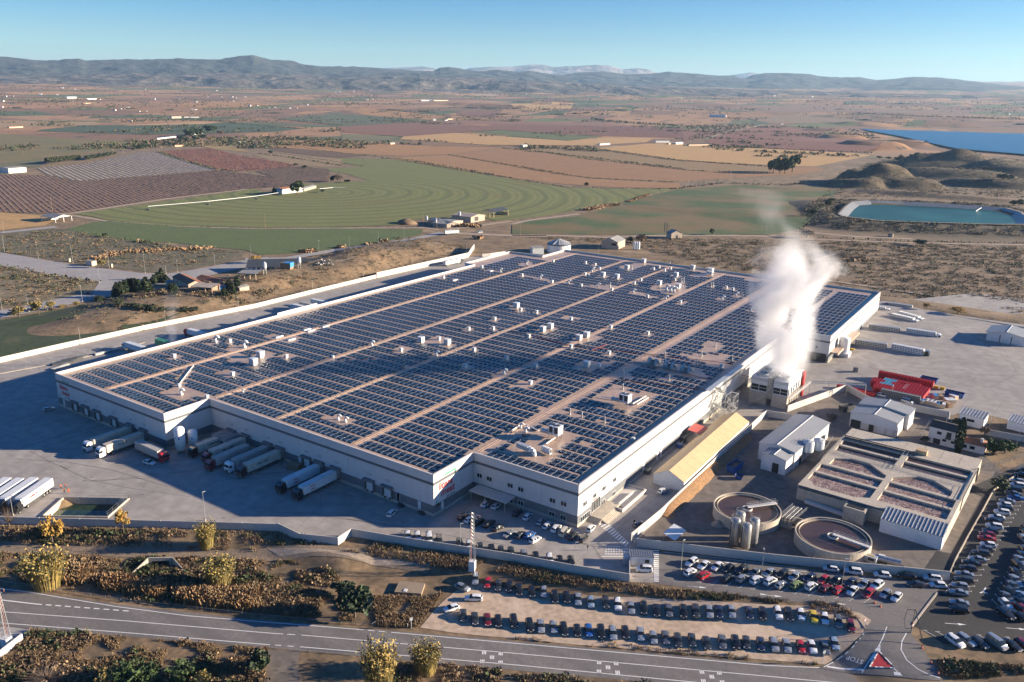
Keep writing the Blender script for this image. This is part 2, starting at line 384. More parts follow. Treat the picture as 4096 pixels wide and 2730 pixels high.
PAINT={'white':paint('white',(.72,.73,.74)),'silver':paint('silver',(.42,.44,.46),.5),'grey':paint('grey',(.16,.17,.18),.4),'dark grey':paint('dark_grey',(.055,.06,.065),.3),'black':paint('black',(.012,.012,.014)),'red':paint('red',(.42,.018,.025)),'dark red':paint('dark_red',(.16,.012,.02)),'blue':paint('blue',(.02,.10,.34)),'dark blue':paint('dark_blue',(.02,.03,.07),.2),'yellow':paint('yellow',(.62,.44,.02)),'green':paint('green',(.24,.30,.09)),'pale blue':paint('pale_blue',(.30,.40,.50),.3),'beige':paint('beige',(.40,.35,.28),.2),'cream':paint('cream',(.66,.60,.50))}
# --- mounds of the terrain (hills, pond bank, soil banks)
def add_mound(px,py,t,rx,ry,h,rot=0.0,pw=2):
 x,y=P(px,py,t,0.0);MOUNDS.append((x,y,rx,ry,rot,h,pw))
pond_rim=PP([(640,575),(700,510),(760,468),(900,456),(1200,466),(1600,488),(1900,505),(2120,522),(2260,560),(2330,620),(2320,668),(2050,668),(1500,652),(1000,634),(760,606),(670,592)],'m4',6.0)
pcx=sum(p[0]for p in pond_rim)/len(pond_rim);pcy=sum(p[1]for p in pond_rim)/len(pond_rim)
ra=aim(P(1000,634,'m4',6.0),P(2050,668,'m4',6.0))
pl=[((p[0]-pcx)*math.cos(ra)+(p[1]-pcy)*math.sin(ra),-(p[0]-pcx)*math.sin(ra)+(p[1]-pcy)*math.cos(ra))for p in pond_rim]
hx=max(abs(q[0])for q in pl);hy=max(abs(q[1])for q in pl)
MOUNDS.append((pcx,pcy,(hx+5)/.75,(hy+5)/.75,ra,5.9,6))
MOUNDS.append((pcx,pcy,hx+.6,hy+.6,ra,-5.2,6))
for a in((930,300,'m4',62,52,21,.2),(760,330,'m4',50,34,12,.1),(1180,330,'m4',70,40,15,.3),(1650,250,'m4',120,60,15,.2),(2050,330,'m4',90,40,12,.1),(2250,230,'m4',90,70,18,.1),(1560,160,'m4',95,60,16,.2),(1500,420,'m4',150,30,5,0),(1100,790,'t3',90,90,17,0),(1300,850,'t3',110,90,21,0),(980,735,'t3',110,80,13,0),(720,715,'t3',130,40,7,0),(1450,830,'t3',120,70,17,0),(1250,690,'t3',170,80,14,0),(1700,690,'t3',260,70,14,0),(1800,1000,'t3',140,60,14,.1),(2200,1010,'t3',120,60,12,.1),(640,960,'m4',25,10,4,.2),(2200,640,'t3',300,60,8,0),(900,690,'t2',120,40,6,0),(800,640,'t2',160,60,9,0),(1000,560,'t2',400,120,16,0),(1350,540,'t2',300,90,14,0),(2150,700,'t2',200,40,7,0),(300,600,'t2',120,50,7,0),(40,600,'t2',60,30,12,0),(1200,640,'t3',220,60,12,0),(1700,670,'t3',240,60,10,0)):
 add_mound(*a)
_pq=PP([(365,140),(545,-20),(1105,-10),(925,148)],'f1',.3);_px,_py=sum(p[0]for p in _pq)/4,sum(p[1]for p in _pq)/4
MOUNDS.append((_px,_py,10,10,0,-3.2,6))
for X_,Y_,rx,ry,h in((-322,95,38,95,4.5),(-318,200,36,80,6.5),(-330,280,40,70,5.5),(40,350,120,24,3.0),(150,375,90,22,3.5)):
 MOUNDS.append((X_,Y_,rx,ry,0,h,2))
 # --- ground: one sheet to the horizon, finer near the camera
def ground_material():
 M=mat('ground_scrub',(.255,.17,.095),.95,.18,.09,bump=.25,col2=(.125,.088,.052),mix=(.36,.62))
 overlay(M,(.07,.068,.04),.33,.56,.74,.75,detail=6)
 overlay(M,(.38,.265,.155),.035,.56,.72,.65,detail=6)
 N,Lk=node_chain(M);b=N['Principled BSDF'];near=b.inputs['Base Color'].links[0].from_socket
 tc=N.new('ShaderNodeTexCoord');mp=N.new('ShaderNodeMapping');mp.inputs['Scale'].default_value=(.0042,.0024,0);mp.inputs['Rotation'].default_value=(0,0,.55)
 Lk(tc.outputs['Object'],mp.inputs[0])
 vo=N.new('ShaderNodeTexVoronoi');vo.inputs['Scale'].default_value=1.0;vo.inputs['Randomness'].default_value=.9;Lk(mp.outputs[0],vo.inputs['Vector'])
 cr=N.new('ShaderNodeValToRGB');e=cr.color_ramp;e.interpolation='CONSTANT'
 sp=N.new('ShaderNodeSeparateColor');Lk(vo.outputs['Color'],sp.inputs[0]);Lk(sp.outputs[0],cr.inputs[0])
 cols=[(0.3,0.15,0.064),(0.216,0.112,0.0544),(0.396,0.209,0.0864),(0.18,0.0921,0.0448),(0.121,0.132,0.0361),(0.336,0.174,0.0768),(0.204,0.102,0.0544),(0.066,0.0935,0.0289),(0.36,0.189,0.0832)]
 e.elements[0].color=(*cols[0],1);e.elements[0].position=0;e.elements[1].position=1/9;e.elements[1].color=(*cols[1],1)
 for i,c in enumerate(cols[2:]):
  q=e.elements.new((i+2)/9);q.color=(*c,1)
 n3=N.new('ShaderNodeTexNoise');n3.inputs['Scale'].default_value=.012;n3.inputs['Detail'].default_value=8;n3.inputs['Roughness'].default_value=.7;Lk(tc.outputs['Object'],n3.inputs['Vector'])
 mr=N.new('ShaderNodeMapRange');mr.inputs[1].default_value=.54;mr.inputs[2].default_value=.64;Lk(n3.outputs['Fac'],mr.inputs[0])
 fm=N.new('ShaderNodeMix');fm.data_type='RGBA';fm.inputs[7].default_value=(.045,.048,.03,1);Lk(mr.outputs[0],fm.inputs[0]);Lk(cr.outputs[0],fm.inputs[6])
 ln=N.new('ShaderNodeVectorMath');ln.operation='LENGTH';Lk(tc.outputs['Object'],ln.inputs[0])
 at=N.new('ShaderNodeAttribute');at.attribute_name='veg';n5=N.new('ShaderNodeTexNoise');n5.inputs['Scale'].default_value=.09;n5.inputs['Detail'].default_value=7;n5.inputs['Roughness'].default_value=.7;Lk(tc.outputs['Object'],n5.inputs['Vector'])
 m5=N.new('ShaderNodeMapRange');m5.inputs[1].default_value=.36;m5.inputs[2].default_value=.56;Lk(n5.outputs['Fac'],m5.inputs[0]);x5=N.new('ShaderNodeMath');x5.operation='MULTIPLY';Lk(m5.outputs[0],x5.inputs[0]);Lk(at.outputs['Fac'],x5.inputs[1])
 v5=N.new('ShaderNodeMix');v5.data_type='RGBA';v5.inputs[7].default_value=(.060,.052,.032,1);Lk(x5.outputs[0],v5.inputs[0]);Lk(near,v5.inputs[6]);near=v5.outputs[2]
 md=N.new('ShaderNodeMapRange');md.inputs[1].default_value=1700;md.inputs[2].default_value=2200;Lk(ln.outputs['Value'],md.inputs[0])
 mx=N.new('ShaderNodeMix');mx.data_type='RGBA';Lk(md.outputs[0],mx.inputs[0]);Lk(near,mx.inputs[6]);Lk(fm.outputs[2],mx.inputs[7]);Lk(mx.outputs[2],b.inputs['Base Color'])
 return M
MT['ground']=ground_material()
def far_relief(X,Y):
 """low broken relief of the distant plain, none near the site"""
 d=np.hypot(X-CAM[0],Y-CAM[1])
 k=sstep(4800,7000,d)
 n=(_noise2(X,Y,620,1)-.5)*26+(_noise2(X,Y,210,2)-.5)*14
 k2=sstep(6500,9500,d)
 bad=np.abs(_noise2(X,Y,520,4)-.5)*-240+np.abs(_noise2(X,Y,230,5)-.5)*-90+62
 return np.maximum(k*n*.8,-1.5)+k2*np.maximum(bad*.3,0)
def build_ground():
 r=[14.0]
 while r[-1]<26000:r.append(r[-1]*(1.011 if r[-1]<420 else 1.0065 if r[-1]<1500 else 1.014))
 r=np.array(r);base=math.pi/2+YAW
 a=np.concatenate([np.linspace(-180,-46,40,endpoint=False),np.linspace(-46,46,420),np.linspace(46,180,41)[1:]])
 a=np.radians(a)+base
 RR,AA=np.meshgrid(r,a,indexing='ij');X=CAM[0]+RR*np.cos(AA);Y=CAM[1]+RR*np.sin(AA)
 Z=np.array(tz(X.ravel(),Y.ravel())).reshape(X.shape)+far_relief(X,Y)
 d=np.hypot(X-CAM[0],Y-CAM[1]);Z-=sstep(0,1,(d-15000)/9000)*0
 n,mm=X.shape;idx=np.arange(n*mm).reshape(n,mm)
 F=np.stack([idx[:-1,:-1],idx[1:,:-1],idx[1:,1:],idx[:-1,1:]],-1).reshape(-1,4)
 me=np_mesh('ground',np.stack([X,Y,Z],-1).reshape(-1,3),F,MT['ground'],smooth=True)
 vg=np.zeros(X.size);xf,yf=X.ravel(),Y.ravel()
 for(mx,my,rx,ry,rot,h,pw)in MOUNDS:
  c,s_=math.cos(rot),math.sin(rot);u=((xf-mx)*c+(yf-my)*s_)/rx;v=(-(xf-mx)*s_+(yf-my)*c)/ry
  if h>9 or h==5.9:vg=np.maximum(vg,np.clip((1.35-np.hypot(u,v))*3,0,1)*(.9 if h>9 else 1.0))
 va=me.attributes.new('veg','FLOAT','POINT');va.data.foreach_set('value',vg.astype(np.float32))
 o=bpy.data.objects.new('ground',me);link(o);o['kind']='structure'
 c=[(CAM[0]+14*math.cos(t),CAM[1]+14*math.sin(t))for t in a[:-1]]
 area_sheet('ground_patch',c,MT['ground'],0.0)
build_ground()
# --- hills along the horizon, each range at its own distance
def hill_range(name,prof,dist,depth,m,seed,t='t1',rough=1.0,back=0.55):
 """prof: skyline points (photo px); the crest stands at the given distance and falls to the plain in front"""
 pts=[T2P(t,*q)for q in prof];xs=np.array([p[0]for p in pts]);ys=np.array([p[1]for p in pts])
 n=260;px=np.linspace(xs[0],xs[-1],n);py=np.interp(px,xs,ys)
 k=34;V=np.zeros((n,k,3))
 for i in range(n):
  d=AX_R*((px[i]-2048)/FOC)+AX_D*((py[i]-1365)/FOC)+AX_F;h=math.hypot(d.x,d.y)
  ux,uy=d.x/h,d.y/h;top=CAM[2]+dist*d.z/h
  for j in range(k):
   s=j/(k-1)
   if s<=.75:q=s/.75;dd=dist-depth*(1-q);zb_=float(rise(dist-depth))-12;zz=zb_+(top-zb_)*(q**1.25)
   else:q=(s-.75)/.25;dd=dist+depth*back*q;zz=top*(1-q*.7)
   V[i,j]=(CAM[0]+ux*dd,CAM[1]+uy*dd,zz)
 X,Y=V[...,0],V[...,1];sc=depth*.30;base_z=float(rise(dist-depth))-12
 nz=np.abs(_noise2(X,Y,sc,seed)-.5)*-2+.5+(np.abs(_noise2(X,Y,sc*.4,seed+1)-.5)*-2+.5)*.6+(_noise2(X,Y,sc*.15,seed+2)-.5)*.35
 s=np.linspace(0,1,k)[None,:];env=np.where(s<.75,np.sin(np.clip(s/.75,0,1)*math.pi)**.8,.5)
 H=np.maximum(V[:,:,2].max(axis=1,keepdims=True)-base_z,20)
 V[...,2]+=nz*env*H*.25*rough+(_noise2(X,Y,sc*.1,seed+9)-.5)*H*.02*rough
 V[:,0,2]=0;V[:,-1,2]=0
 idx=np.arange(n*k).reshape(n,k);F=np.stack([idx[:-1,:-1],idx[1:,:-1],idx[1:,1:],idx[:-1,1:]],-1).reshape(-1,4)
 me=np_mesh(name,V.reshape(-1,3),F,m,smooth=True);o=bpy.data.objects.new(name,me);link(o);o['kind']='structure'
 return o
MT['hill_wood']=overlay(mat('hill_wood',(.05,.055,.04),.95,.2,.012,col2=(.026,.032,.024)),(.15,.115,.09),.0026,.62,.74,.6,detail=9)
MT['hill_bad']=overlay(mat('hill_badland',(.13,.105,.085),.95,.2,.006,col2=(.055,.055,.042),mix=(.42,.58)),(.30,.235,.19),.006,.60,.72,.75,detail=9)
MT['hill_rock']=overlay(mat('hill_cliff',(.36,.29,.24),.95,.1,.0012,col2=(.10,.10,.075),mix=(.45,.55)),(.45,.38,.33),.0008,.55,.65,.6,(1,1,6),detail=8)
for q_ in('hill_wood','hill_bad','hill_rock'):
 N,Lk=node_chain(MT[q_]);bp=N.new('ShaderNodeBump');bp.inputs['Strength'].default_value=1.0;bp.inputs['Distance'].default_value=60;tc_=N.new('ShaderNodeTexCoord');n_=N.new('ShaderNodeTexNoise');n_.inputs['Scale'].default_value=.006;n_.inputs['Detail'].default_value=7;Lk(tc_.outputs['Object'],n_.inputs['Vector']);Lk(n_.outputs['Fac'],bp.inputs['Height']);Lk(bp.outputs[0],N['Principled BSDF'].inputs['Normal'])
hill_range('hills',[(-300,205),(0,213),(130,225),(260,238),(400,242),(450,232),(500,233),(545,230),(590,245),(760,238),(980,241),(1080,232),(1280,228),(1500,234),(1600,218),(1740,206),(1800,226),(1870,246),(1990,252),(2060,270),(2353,290),(2700,308),(3000,316),(3300,330),(3700,380)],12500,2600,MT['hill_wood'],3)
hill_range('hills',[(-400,365),(0,350),(500,345),(900,338),(1200,340),(1700,332),(2353,358),(2700,352),(3200,368),(3700,386),(4100,405),(4700,430),(5400,455),(6500,480),(8200,520)],9600,1700,MT['hill_bad'],21,rough=1.5)
hill_range('hills',[(480,345),(600,330),(680,290),(740,286),(800,291),(920,316),(1080,310),(1220,322),(1300,314),(1420,335),(1560,345)],13000,2500,MT['hill_wood'],8,'t2',rough=.7)
hill_range('hills',[(100,305),(300,296),(440,290),(560,285),(640,298),(680,315),(760,330)],24000,2500,MT['hill_rock'],11,'t2',rough=.5)
hill_range('hills',[(780,330),(880,297),(1000,288),(1180,286),(1300,272),(1400,276),(1460,290),(1600,282),(1760,274),(1850,278),(1940,303),(2040,295),(2110,303),(2160,326),(2400,350)],22000,3000,MT['hill_rock'],14,'t2',rough=.5)
hill_range('hills',[(1500,345),(1700,325),(1800,318),(1950,335),(2150,333),(2260,322),(2353,331),(2600,352),(2900,375),(3300,420)],14500,2600,MT['hill_wood'],17,'t2',rough=.7)
hill_range('hills',[(-1100,440),(-600,400),(-200,365),(0,357),(130,353),(350,352),(420,372),(480,345),(560,332),(720,328),(880,338),(940,352),(1100,362),(1220,358),(1340,378),(1420,372),(1600,356),(1760,364),(1900,376),(2100,402),(2353,425),(2800,470)],15500,3800,MT['hill_wood'],19,'t3',rough=.9)
hill_range('hills',[(230,356),(330,346),(400,336),(470,327),(530,336),(600,358)],26000,1800,MT['hill_rock'],23,'t3',rough=.4)
# --- fields
def field(pts,col,col2,dz=.12,var=.15,sc=.05,streak=None,name='field',rows=None):
 poly=[]
 for q in pts:poly.append(P(q[1],q[2],q[0],0.0))
 key='field_%d'%len(bpy.data.materials)
 M=mat(key,col,.95,var,sc,col2=col2)
 cx_=sum(p[0]for p in poly)/len(poly);cy_=sum(p[1]for p in poly)/len(poly)
 d=math.hypot(cx_-CAM[0],cy_-CAM[1])
 if streak is not None:overlay(M,tuple(c*.72 for c in col),.35,.5,.7,.5,(.04,1.5,1),rot=-streak,detail=3)
 return area_sheet(name,poly,M,dz+d*.00012,160 if d>3000 else 0),poly,M
def tp(t,*pts):return[(t,a,b)for a,b in pts]
BR1,BR2=(0.307,0.158,0.0666),(0.249,0.13,0.0558)
OR1,OR2=(0.392,0.197,0.0714),(0.318,0.163,0.0612)
TAN1,TAN2=(0.488,0.288,0.112),(0.413,0.24,0.0952)
GR1,GR2=(.150,.172,.036),(.122,.140,.031)
DG1,DG2=(0.06,0.105,0.0272),(0.05,0.085,0.0238)
PU1,PU2=(0.212,0.0864,0.051),(0.17,0.072,0.0408)
o,polyA,mA=field(tp('m1',(660,575),(1300,490),(2280,350))+tp('m2',(100,395),(240,330),(560,300),(1020,278),(820,220),(660,190),(640,172),(960,150),(700,110),(400,75),(240,40),(640,70),(1130,85),(1300,95),(1850,190))+tp('m3',(0,265),(480,340),(950,350),(1470,350),(1250,400),(1100,435),(950,485),(650,530),(330,588),(100,618))+tp('m2',(2150,640),(1980,590),(1470,620),(1250,680),(600,697),(0,705))+tp('m1',(2290,700),(1500,680),(960,632),(830,600)),GR1,GR2,.12,.12,.04,None,'green_field')
piv=P(600,385,'m2')
o.data.transform(Matrix.Translation((-piv[0],-piv[1],0)));o.location=(piv[0],piv[1],0)
overlay(mA,(0.2,0.185,0.075),.035,.45,.85,.6,kind='rings',dist=2.5);overlay(mA,(0.06,0.085,0.0238),.013,.6,.95,.5,kind='rings',dist=1.5);overlay(mA,(0.148,0.115,0.034),.012,.55,.72,.55)
_,_,mB=field(tp('m1',(600,712),(830,650),(960,640),(1600,690),(2290,715))+tp('m2',(700,705),(1500,715),(1480,760),(1100,832),(560,908),(300,932),(40,945))+tp('m1',(2200,900),(1850,870),(1530,832),(1300,832),(900,782),(700,742)),(0.095,0.13,0.0357),(0.075,0.105,0.0306),.12,.12,.05,.0,'green_field')
_,_,mC=field(tp('m3',(0,678),(160,640),(560,602),(720,560),(950,500),(1200,422),(1500,352),(2000,318),(2294,312))+tp('m4',(0,330),(400,330),(640,345),(560,440),(500,520),(400,640),(270,720),(0,765))+tp('m3',(2000,757),(1430,765),(900,762),(0,755)),DG1,DG2,.12,.15,.05,.0,'green_field')
overlay(mC,(0.17,0.111,0.0476),.011,.42,.58,.9,detail=6);overlay(mC,(0.233,0.163,0.0748),.03,.68,.75,.6)
_,polyD,_=field(tp('m1',(-500,190),(0,222),(420,232),(700,287),(1000,264),(1300,242),(1960,188),(2294,225))+tp('m2',(160,250),(300,330),(0,345))+tp('m1',(2210,352),(1500,432),(640,562),(380,572),(0,562),(-500,560)),(0.18,0.106,0.0612),(0.138,0.0817,0.0476),.12,.15,.05,None,'vineyard_field')
_,polyE,_=field(tp('m1',(330,168),(740,130),(1240,25),(1420,28),(1950,184),(1300,238),(1000,260),(700,283),(425,226)),(0.18,0.12,0.0612),(0.138,0.0912,0.0476),.12,.15,.05,None,'orchard_field')
_,polyF,_=field(tp('t1',(1090,872),(1430,850),(1650,900),(2060,968),(1960,985),(1640,1012),(1480,992)),(0.339,0.135,0.0612),(0.265,0.106,0.051),.12,.2,.08,None,'orchard_field')
_,polyG,_=field(tp('m2',(0,195),(150,160),(400,150),(640,172),(660,205),(650,282),(400,292),(300,325),(150,248)),(0.201,0.125,0.0646),(0.159,0.096,0.051),.13,.15,.06,None,'orchard_field')
field(tp('m1',(-500,555),(0,562),(400,592),(490,640),(390,682),(0,722),(-500,760)),TAN1,(0.339,0.207,0.0782),.12,.1,.03,.1)
o,_,mJ=field(tp('t1',(-300,745),(0,752),(620,790),(965,800),(860,862),(500,902),(0,955),(-300,1000)),(0.212,0.144,0.051),(0.115,0.115,0.0425),.12,.12,.012,.0)
field(tp('t1',(-300,960),(0,940),(290,922),(280,980),(200,985),(-300,985)),(0.14,0.13,0.06),(0.11,0.105,0.05),.14,.12,.03,.0)
field(tp('t1',(290,722),(560,695),(1600,680),(2090,715),(1900,738),(1350,755),(930,755),(250,735)),(0.045,0.08,0.034),(0.038,0.065,0.0289),.12,.1,.03,.0,'green_field')
field(tp('t1',(-300,662),(0,662),(660,670),(690,690),(0,712),(-300,715)),(0.35,0.226,0.105),(0.297,0.182,0.085),.12,.1,.02,.0)
field(tp('t1',(1100,545),(1800,530),(2000,545),(1700,570),(1400,575)),OR1,OR2);field(tp('t1',(600,560),(1250,540),(1500,600),(1000,605)),BR1,BR2)
field(tp('t1',(850,692),(1400,668),(1540,672),(1400,685),(900,695)),TAN1,TAN2)
field(tp('t1',(1280,815),(1500,805),(1730,880),(1480,858)),(0.318,0.211,0.0782),(0.265,0.173,0.0646))
field(tp('t1',(1930,798),(2353,795))+tp('t2',(480,835),(700,842),(480,875),(0,883))+tp('t1',(2353,880),(1860,838)),OR1,(0.265,0.144,0.0612),.12,.12,.03,.0)
field(tp('t1',(1840,845),(1980,842),(2353,884))+tp('t2',(180,905),(0,916))+tp('t1',(2200,908),(1900,870)),(0.127,0.072,0.0408),(0.106,0.0596,0.034),.14)
field(tp('t1',(1740,895),(1980,890),(2353,925),(2353,985),(2200,980),(1900,950)),(0.265,0.182,0.0952),(0.212,0.144,0.0782),.13)
field(tp('t1',(1900,645),(2353,605),(2353,690),(2100,665)),(0.09,0.11,0.0425),(0.08,0.09,0.0382),.12,.1,.03,.0,'green_field')
field(tp('t2',(-50,612),(150,622),(620,660),(350,680),(0,697)),(0.085,0.1,0.0425),(0.07,0.085,0.034),.12,.1,.03,.0,'green_field')
field(tp('t2',(130,570),(620,620),(760,635),(600,655),(150,620),(100,600)),OR1,OR2,.12)
_,polyN,_=field(tp('t2',(-30,702),(350,682),(620,662),(850,658),(1500,672),(2353,706),(2353,782),(1800,768),(1100,726),(800,742),(430,770),(0,742)),(0.244,0.106,0.0578),(0.191,0.0864,0.0476),.12,.15,.03,.0,'orchard_field')
field(tp('t2',(870,740),(1090,728),(1800,772),(1560,800)),(0.1,0.12,0.034),(0.085,0.1,0.0306),.14,.1,.03,.0,'green_field')
field(tp('t2',(430,770),(800,746),(1000,762),(1560,800),(1850,780),(2150,782),(2100,810),(1720,832),(1000,828),(400,790)),TAN1,TAN2,.12,.12,.03,.0)
field(tp('t2',(0,752),(400,772),(330,795),(0,800)),(0.16,0.145,0.065),(0.13,0.12,0.055),.13)
field(tp('t2',(0,803),(480,830),(1100,846),(740,893),(400,905),(0,885)),(0.35,0.178,0.0714),(0.286,0.144,0.0612),.12,.12,.03,.0)
field(tp('t2',(480,795),(1000,832),(1700,838),(1400,832),(900,842),(480,826)),(0.223,0.13,0.0646),(0.18,0.106,0.0544),.15)
field(tp('t2',(310,918),(740,898),(1000,940),(1560,1034))+tp('m3',(300,200),(700,262),(1500,300),(1520,345),(950,338),(480,310),(0,255)),(0.329,0.173,0.0714),(0.276,0.144,0.0612),.12,.12,.03,.0)
field(tp('t2',(740,893),(1110,852),(1500,890),(2353,1000))+tp('m3',(1700,195),(2294,214),(2294,235),(1500,285),(700,255),(0,140)),BR1,BR2,.12,.12,.03,.0)
field(tp('t2',(1110,846),(1400,836),(1720,850),(2353,940))+tp('m3',(1500,110),(2294,155),(2294,205),(1600,185),(700,88)),(0.265,0.168,0.0714),(0.223,0.14,0.0612),.12,.12,.03,.0)
field(tp('t2',(1760,852),(2100,820),(2353,815))+tp('t3',(0,838),(210,835),(1190,888),(1300,902),(900,980),(700,975),(0,935))+tp('t2',(2353,935)),(0.488,0.288,0.105),(0.403,0.236,0.0884),.12,.1,.03,.0)
field(tp('t3',(0,940),(700,980),(900,985),(1000,1000),(800,1034))+tp('m4',(0,235),(-300,232),(-500,215)),BR1,BR2,.13)
_,polyQ,_=field(tp('t3',(0,722),(330,735),(160,782),(0,800)),PU1,PU2,.12,.15,.03,.0,'orchard_field')
_,polyR,_=field(tp('t3',(150,800),(330,740),(540,700),(900,715),(1040,770),(1440,850),(1250,882),(700,858),(210,830)),(0.223,0.0817,0.051),(0.18,0.0672,0.0422),.12,.15,.03,.0,'orchard_field')
field(tp('t3',(-100,548),(1000,560),(1500,590),(2353,600),(2353,640),(1200,600),(500,600),(-100,580)),(0.233,0.135,0.0782),(0.191,0.111,0.068),.2);field(tp('t3',(400,640),(1000,615),(1500,640),(1100,680),(600,680)),(0.254,0.168,0.0952),(0.212,0.14,0.0816),.2)
field(tp('t2',(1000,545),(1600,540),(1580,580),(1280,588)),TAN1,TAN2,.2);field(tp('t2',(780,605),(1100,598),(1080,640),(860,638)),(0.201,0.0864,0.0544),(0.159,0.072,0.0476),.16)
field(tp('m1',(-400,790),(0,755),(500,700),(720,735),(1300,830),(1900,890),(2200,905),(2150,985),(1700,1070),(1420,1105),(900,1045),(300,960),(-400,860)),(.175,.135,.085),(.08,.085,.045),.06,.25,.06,None,'scrub_plot')
field(tp('m1',(-400,1020),(0,1050),(400,1110),(880,1180),(820,1270),(350,1370),(-400,1470)),(.27,.195,.115),(.10,.095,.05),.06,.25,.06,None,'scrub_plot')
_,_,mL=field(tp('b1',(-600,200),(0,10))+tp('m1',(0,1530),(700,1400),(1100,1470),(1650,1480),(1400,1568))+tp('b1',(1100,50),(500,190),(0,300),(-600,420)),(.04,.062,.022),(.034,.05,.02),.06,.2,.06,None,'green_field')
overlay(mL,(.14,.11,.06),.03,.6,.75,.6)
field(tp('m1',(700,1395),(1000,1310),(1500,1290),(2294,1290))+tp('m2',(300,1260),(-100,1390))+tp('m1',(1660,1478),(1100,1470)),(.20,.14,.085),(.10,.085,.05),.05,.25,.06,None,'scrub_plot')
# --- roads, yard, car parks
area_sheet('pale_road',PP([(-500,870),(0,918),(350,980),(800,1050),(1300,1108),(1500,1110),(1700,1082),(2180,990),(2400,960),(2400,1010),(1500,1210),(1010,1215),(1010,1310),(800,1350),(0,1515),(-500,1630),(-500,1520),(0,1440),(700,1300),(830,1275),(890,1185),(400,1110),(0,1035),(-500,990)],'m1'),MT['pale_road'],.09)
area_sheet('pale_road',PP([(-100,970),(250,965),(700,890),(1150,832),(1500,770),(1640,735),(1700,750),(1550,785),(1150,850),(700,915),(300,985),(-100,1010)],'m2'),MT['pale_road'],.10)
def track(pts,t,w,m='dirt_track',dz=.16,name='path'):
 return area_sheet(name,strip_poly(PP(pts,t,0.0),w),MT[m],dz)
track([(1700,745),(2294,770),(2600,775)],'m2',9);track([(0,765),(400,770),(800,785),(1300,770),(1520,768),(2294,775)],'m3',7)
track([(0,765),(300,800),(1300,835),(2294,852)],'m4',5);track([(420,745),(800,780),(1300,800)],'m4',6);track([(640,1120-160),(400,1000)],'m4',3)
track([(2294,640),(1700,720)],'m2',6);track([(0,665),(160,632),(600,575)],'m3',6);track([(560,312),(1020,285),(1820,208)],'m2',5);track([(2210,355),(1500,440),(660,568),(460,580)],'m1',7)
track([(0,705),(700,703),(1500,700),(1640,720)],'m2',5);track([(640,590),(960,640),(1600,690),(2290,706)],'m1',5)
track([(0,745),(500,692)],'m1',10,'pale_road');track([(160,785),(330,735),(560,690)],'t3',9,dz=.3);track([(0,765),(330,740)],'t3',7,dz=.3)
track([(2353,812),(1780,845),(1720,832)],'t2',8,dz=.3);track([(1520,790),(1640,820),(1850,850)],'t1',6,dz=.3)
track([(2294,1150),(1700,1080),(1000,1040),(600,1000)],'m3',5);track([(480,1165),(1000,1240),(2294,1440)],'m4',4,dz=.25)
YARD=([P(-900,110,'f1',0.0),P(0,200,'f1',0.0),P(2080,258,'f1',0.0)]+PP([(200,268),(375,345),(705,372),(815,318),(1130,365),(1750,455),(2199,520)],'f2',0.0)+PP([(600,640),(1000,705),(1215,715),(1215,430),(1075,405)],'f3',0.0)+[(17.2,20),(17.2,114),(22.5,129),(36,170),(78,166),(82,176),(140,168),(260,168),(260,420),(60,420),(22,345),(-190,345),(-262,345),(-274,307),(-277,110),(-286,10),(-290,-60)])
PIT=PP([(365,140),(545,-20),(1105,-10),(925,148)],'f1',.3)
area_sheet('yard',YARD,MT['concrete_yard'],.02,holes=(PIT,))
area_sheet('plant_ground',[(17.2,12),(17.2,114),(22.5,129),(36,170),(78,166),(81,150),(100,116),(96,60),(93,40)]+PP([(1555,650),(1000,570),(250,500)],'f4',0.0)+PP([(2100,470),(1400,385),(1080,345)],'f3',0.0),MT['plant_ground'],.025)
area_sheet('dirt_track',[(91.5,49),(97,116),(110,118),(104,60)]+PP([(1560,640),(1330,610)],'f4',0.0)+[(88,48)],MT['asphalt_lot'],.03)
LOT=PP([(1215,428),(1300,445),(2199,548)],'f3',0.0)+PP([(0,560),(800,655),(1400,705),(1570,690),(1450,790),(1245,1070),(1225,1130),(840,1085),(800,1020),(700,950),(615,915),(0,855)],'f4',0.0)+PP([(2199,858),(1260,722),(1215,715)],'f3',0.0)
area_sheet('car_park',LOT,MT['asphalt_road'],.03,4.0)
RLOT=PP([(1450,795),(1575,690),(1640,590),(1700,440),(1900,0)],'f4',0.0)+[P(3820+40,1960,'p',0.0),P(2050,1350,'b4',0.0),P(2294,1240,'b4',0.0),P(2800,1100,'b4',0.0),P(3600,1900,'b4',0.0),P(2900,1350,'f4',0.0),P(2199,1315,'f4',0.0),P(1980,1290,'f4',0.0),P(1500,1235,'f4',0.0),P(1325,1120,'f4',0.0),P(1245,1075,'f4',0.0)]
area_sheet('car_park',RLOT,MT['asphalt_lot'],.035,4.0)
area_sheet('entrance_road',PP([(838,1080),(1226,1128),(1232,1160),(1300,1240),(1470,1510),(1500,1560),(1300,1545),(800,1500),(440,1448),(560,1390),(700,1290),(820,1150)],'f4'),MT['asphalt_road'],.09,1.5)
road_t=PP([(-700,2285),(0,2350),(120,2364),(465,2419),(1024,2480),(1490,2517),(2048,2565),(3072,2655),(3290,2673),(3760,2717),(4200,2760),(5200,2870)],'p',LOW)
road_b=PP([(5200,2990),(4000,2870),(2650,2735),(2048,2681),(1024,2588),(130,2517),(0,2500),(-700,2440)],'p',LOW)
area_sheet('road',road_t+road_b,MT['asphalt_road'],.03,z=LOW+.03)
GRAVEL=PP([(3480,2510),(3440,2482),(3330,2455),(3072,2445),(2450,2402),(2050,2360),(1900,2335),(1830,2360),(1775,2405),(1740,2440),(1680,2512),(1830,2535),(2300,2580),(2900,2628),(3300,2660),(3360,2625),(3450,2560)],'p',LOW)
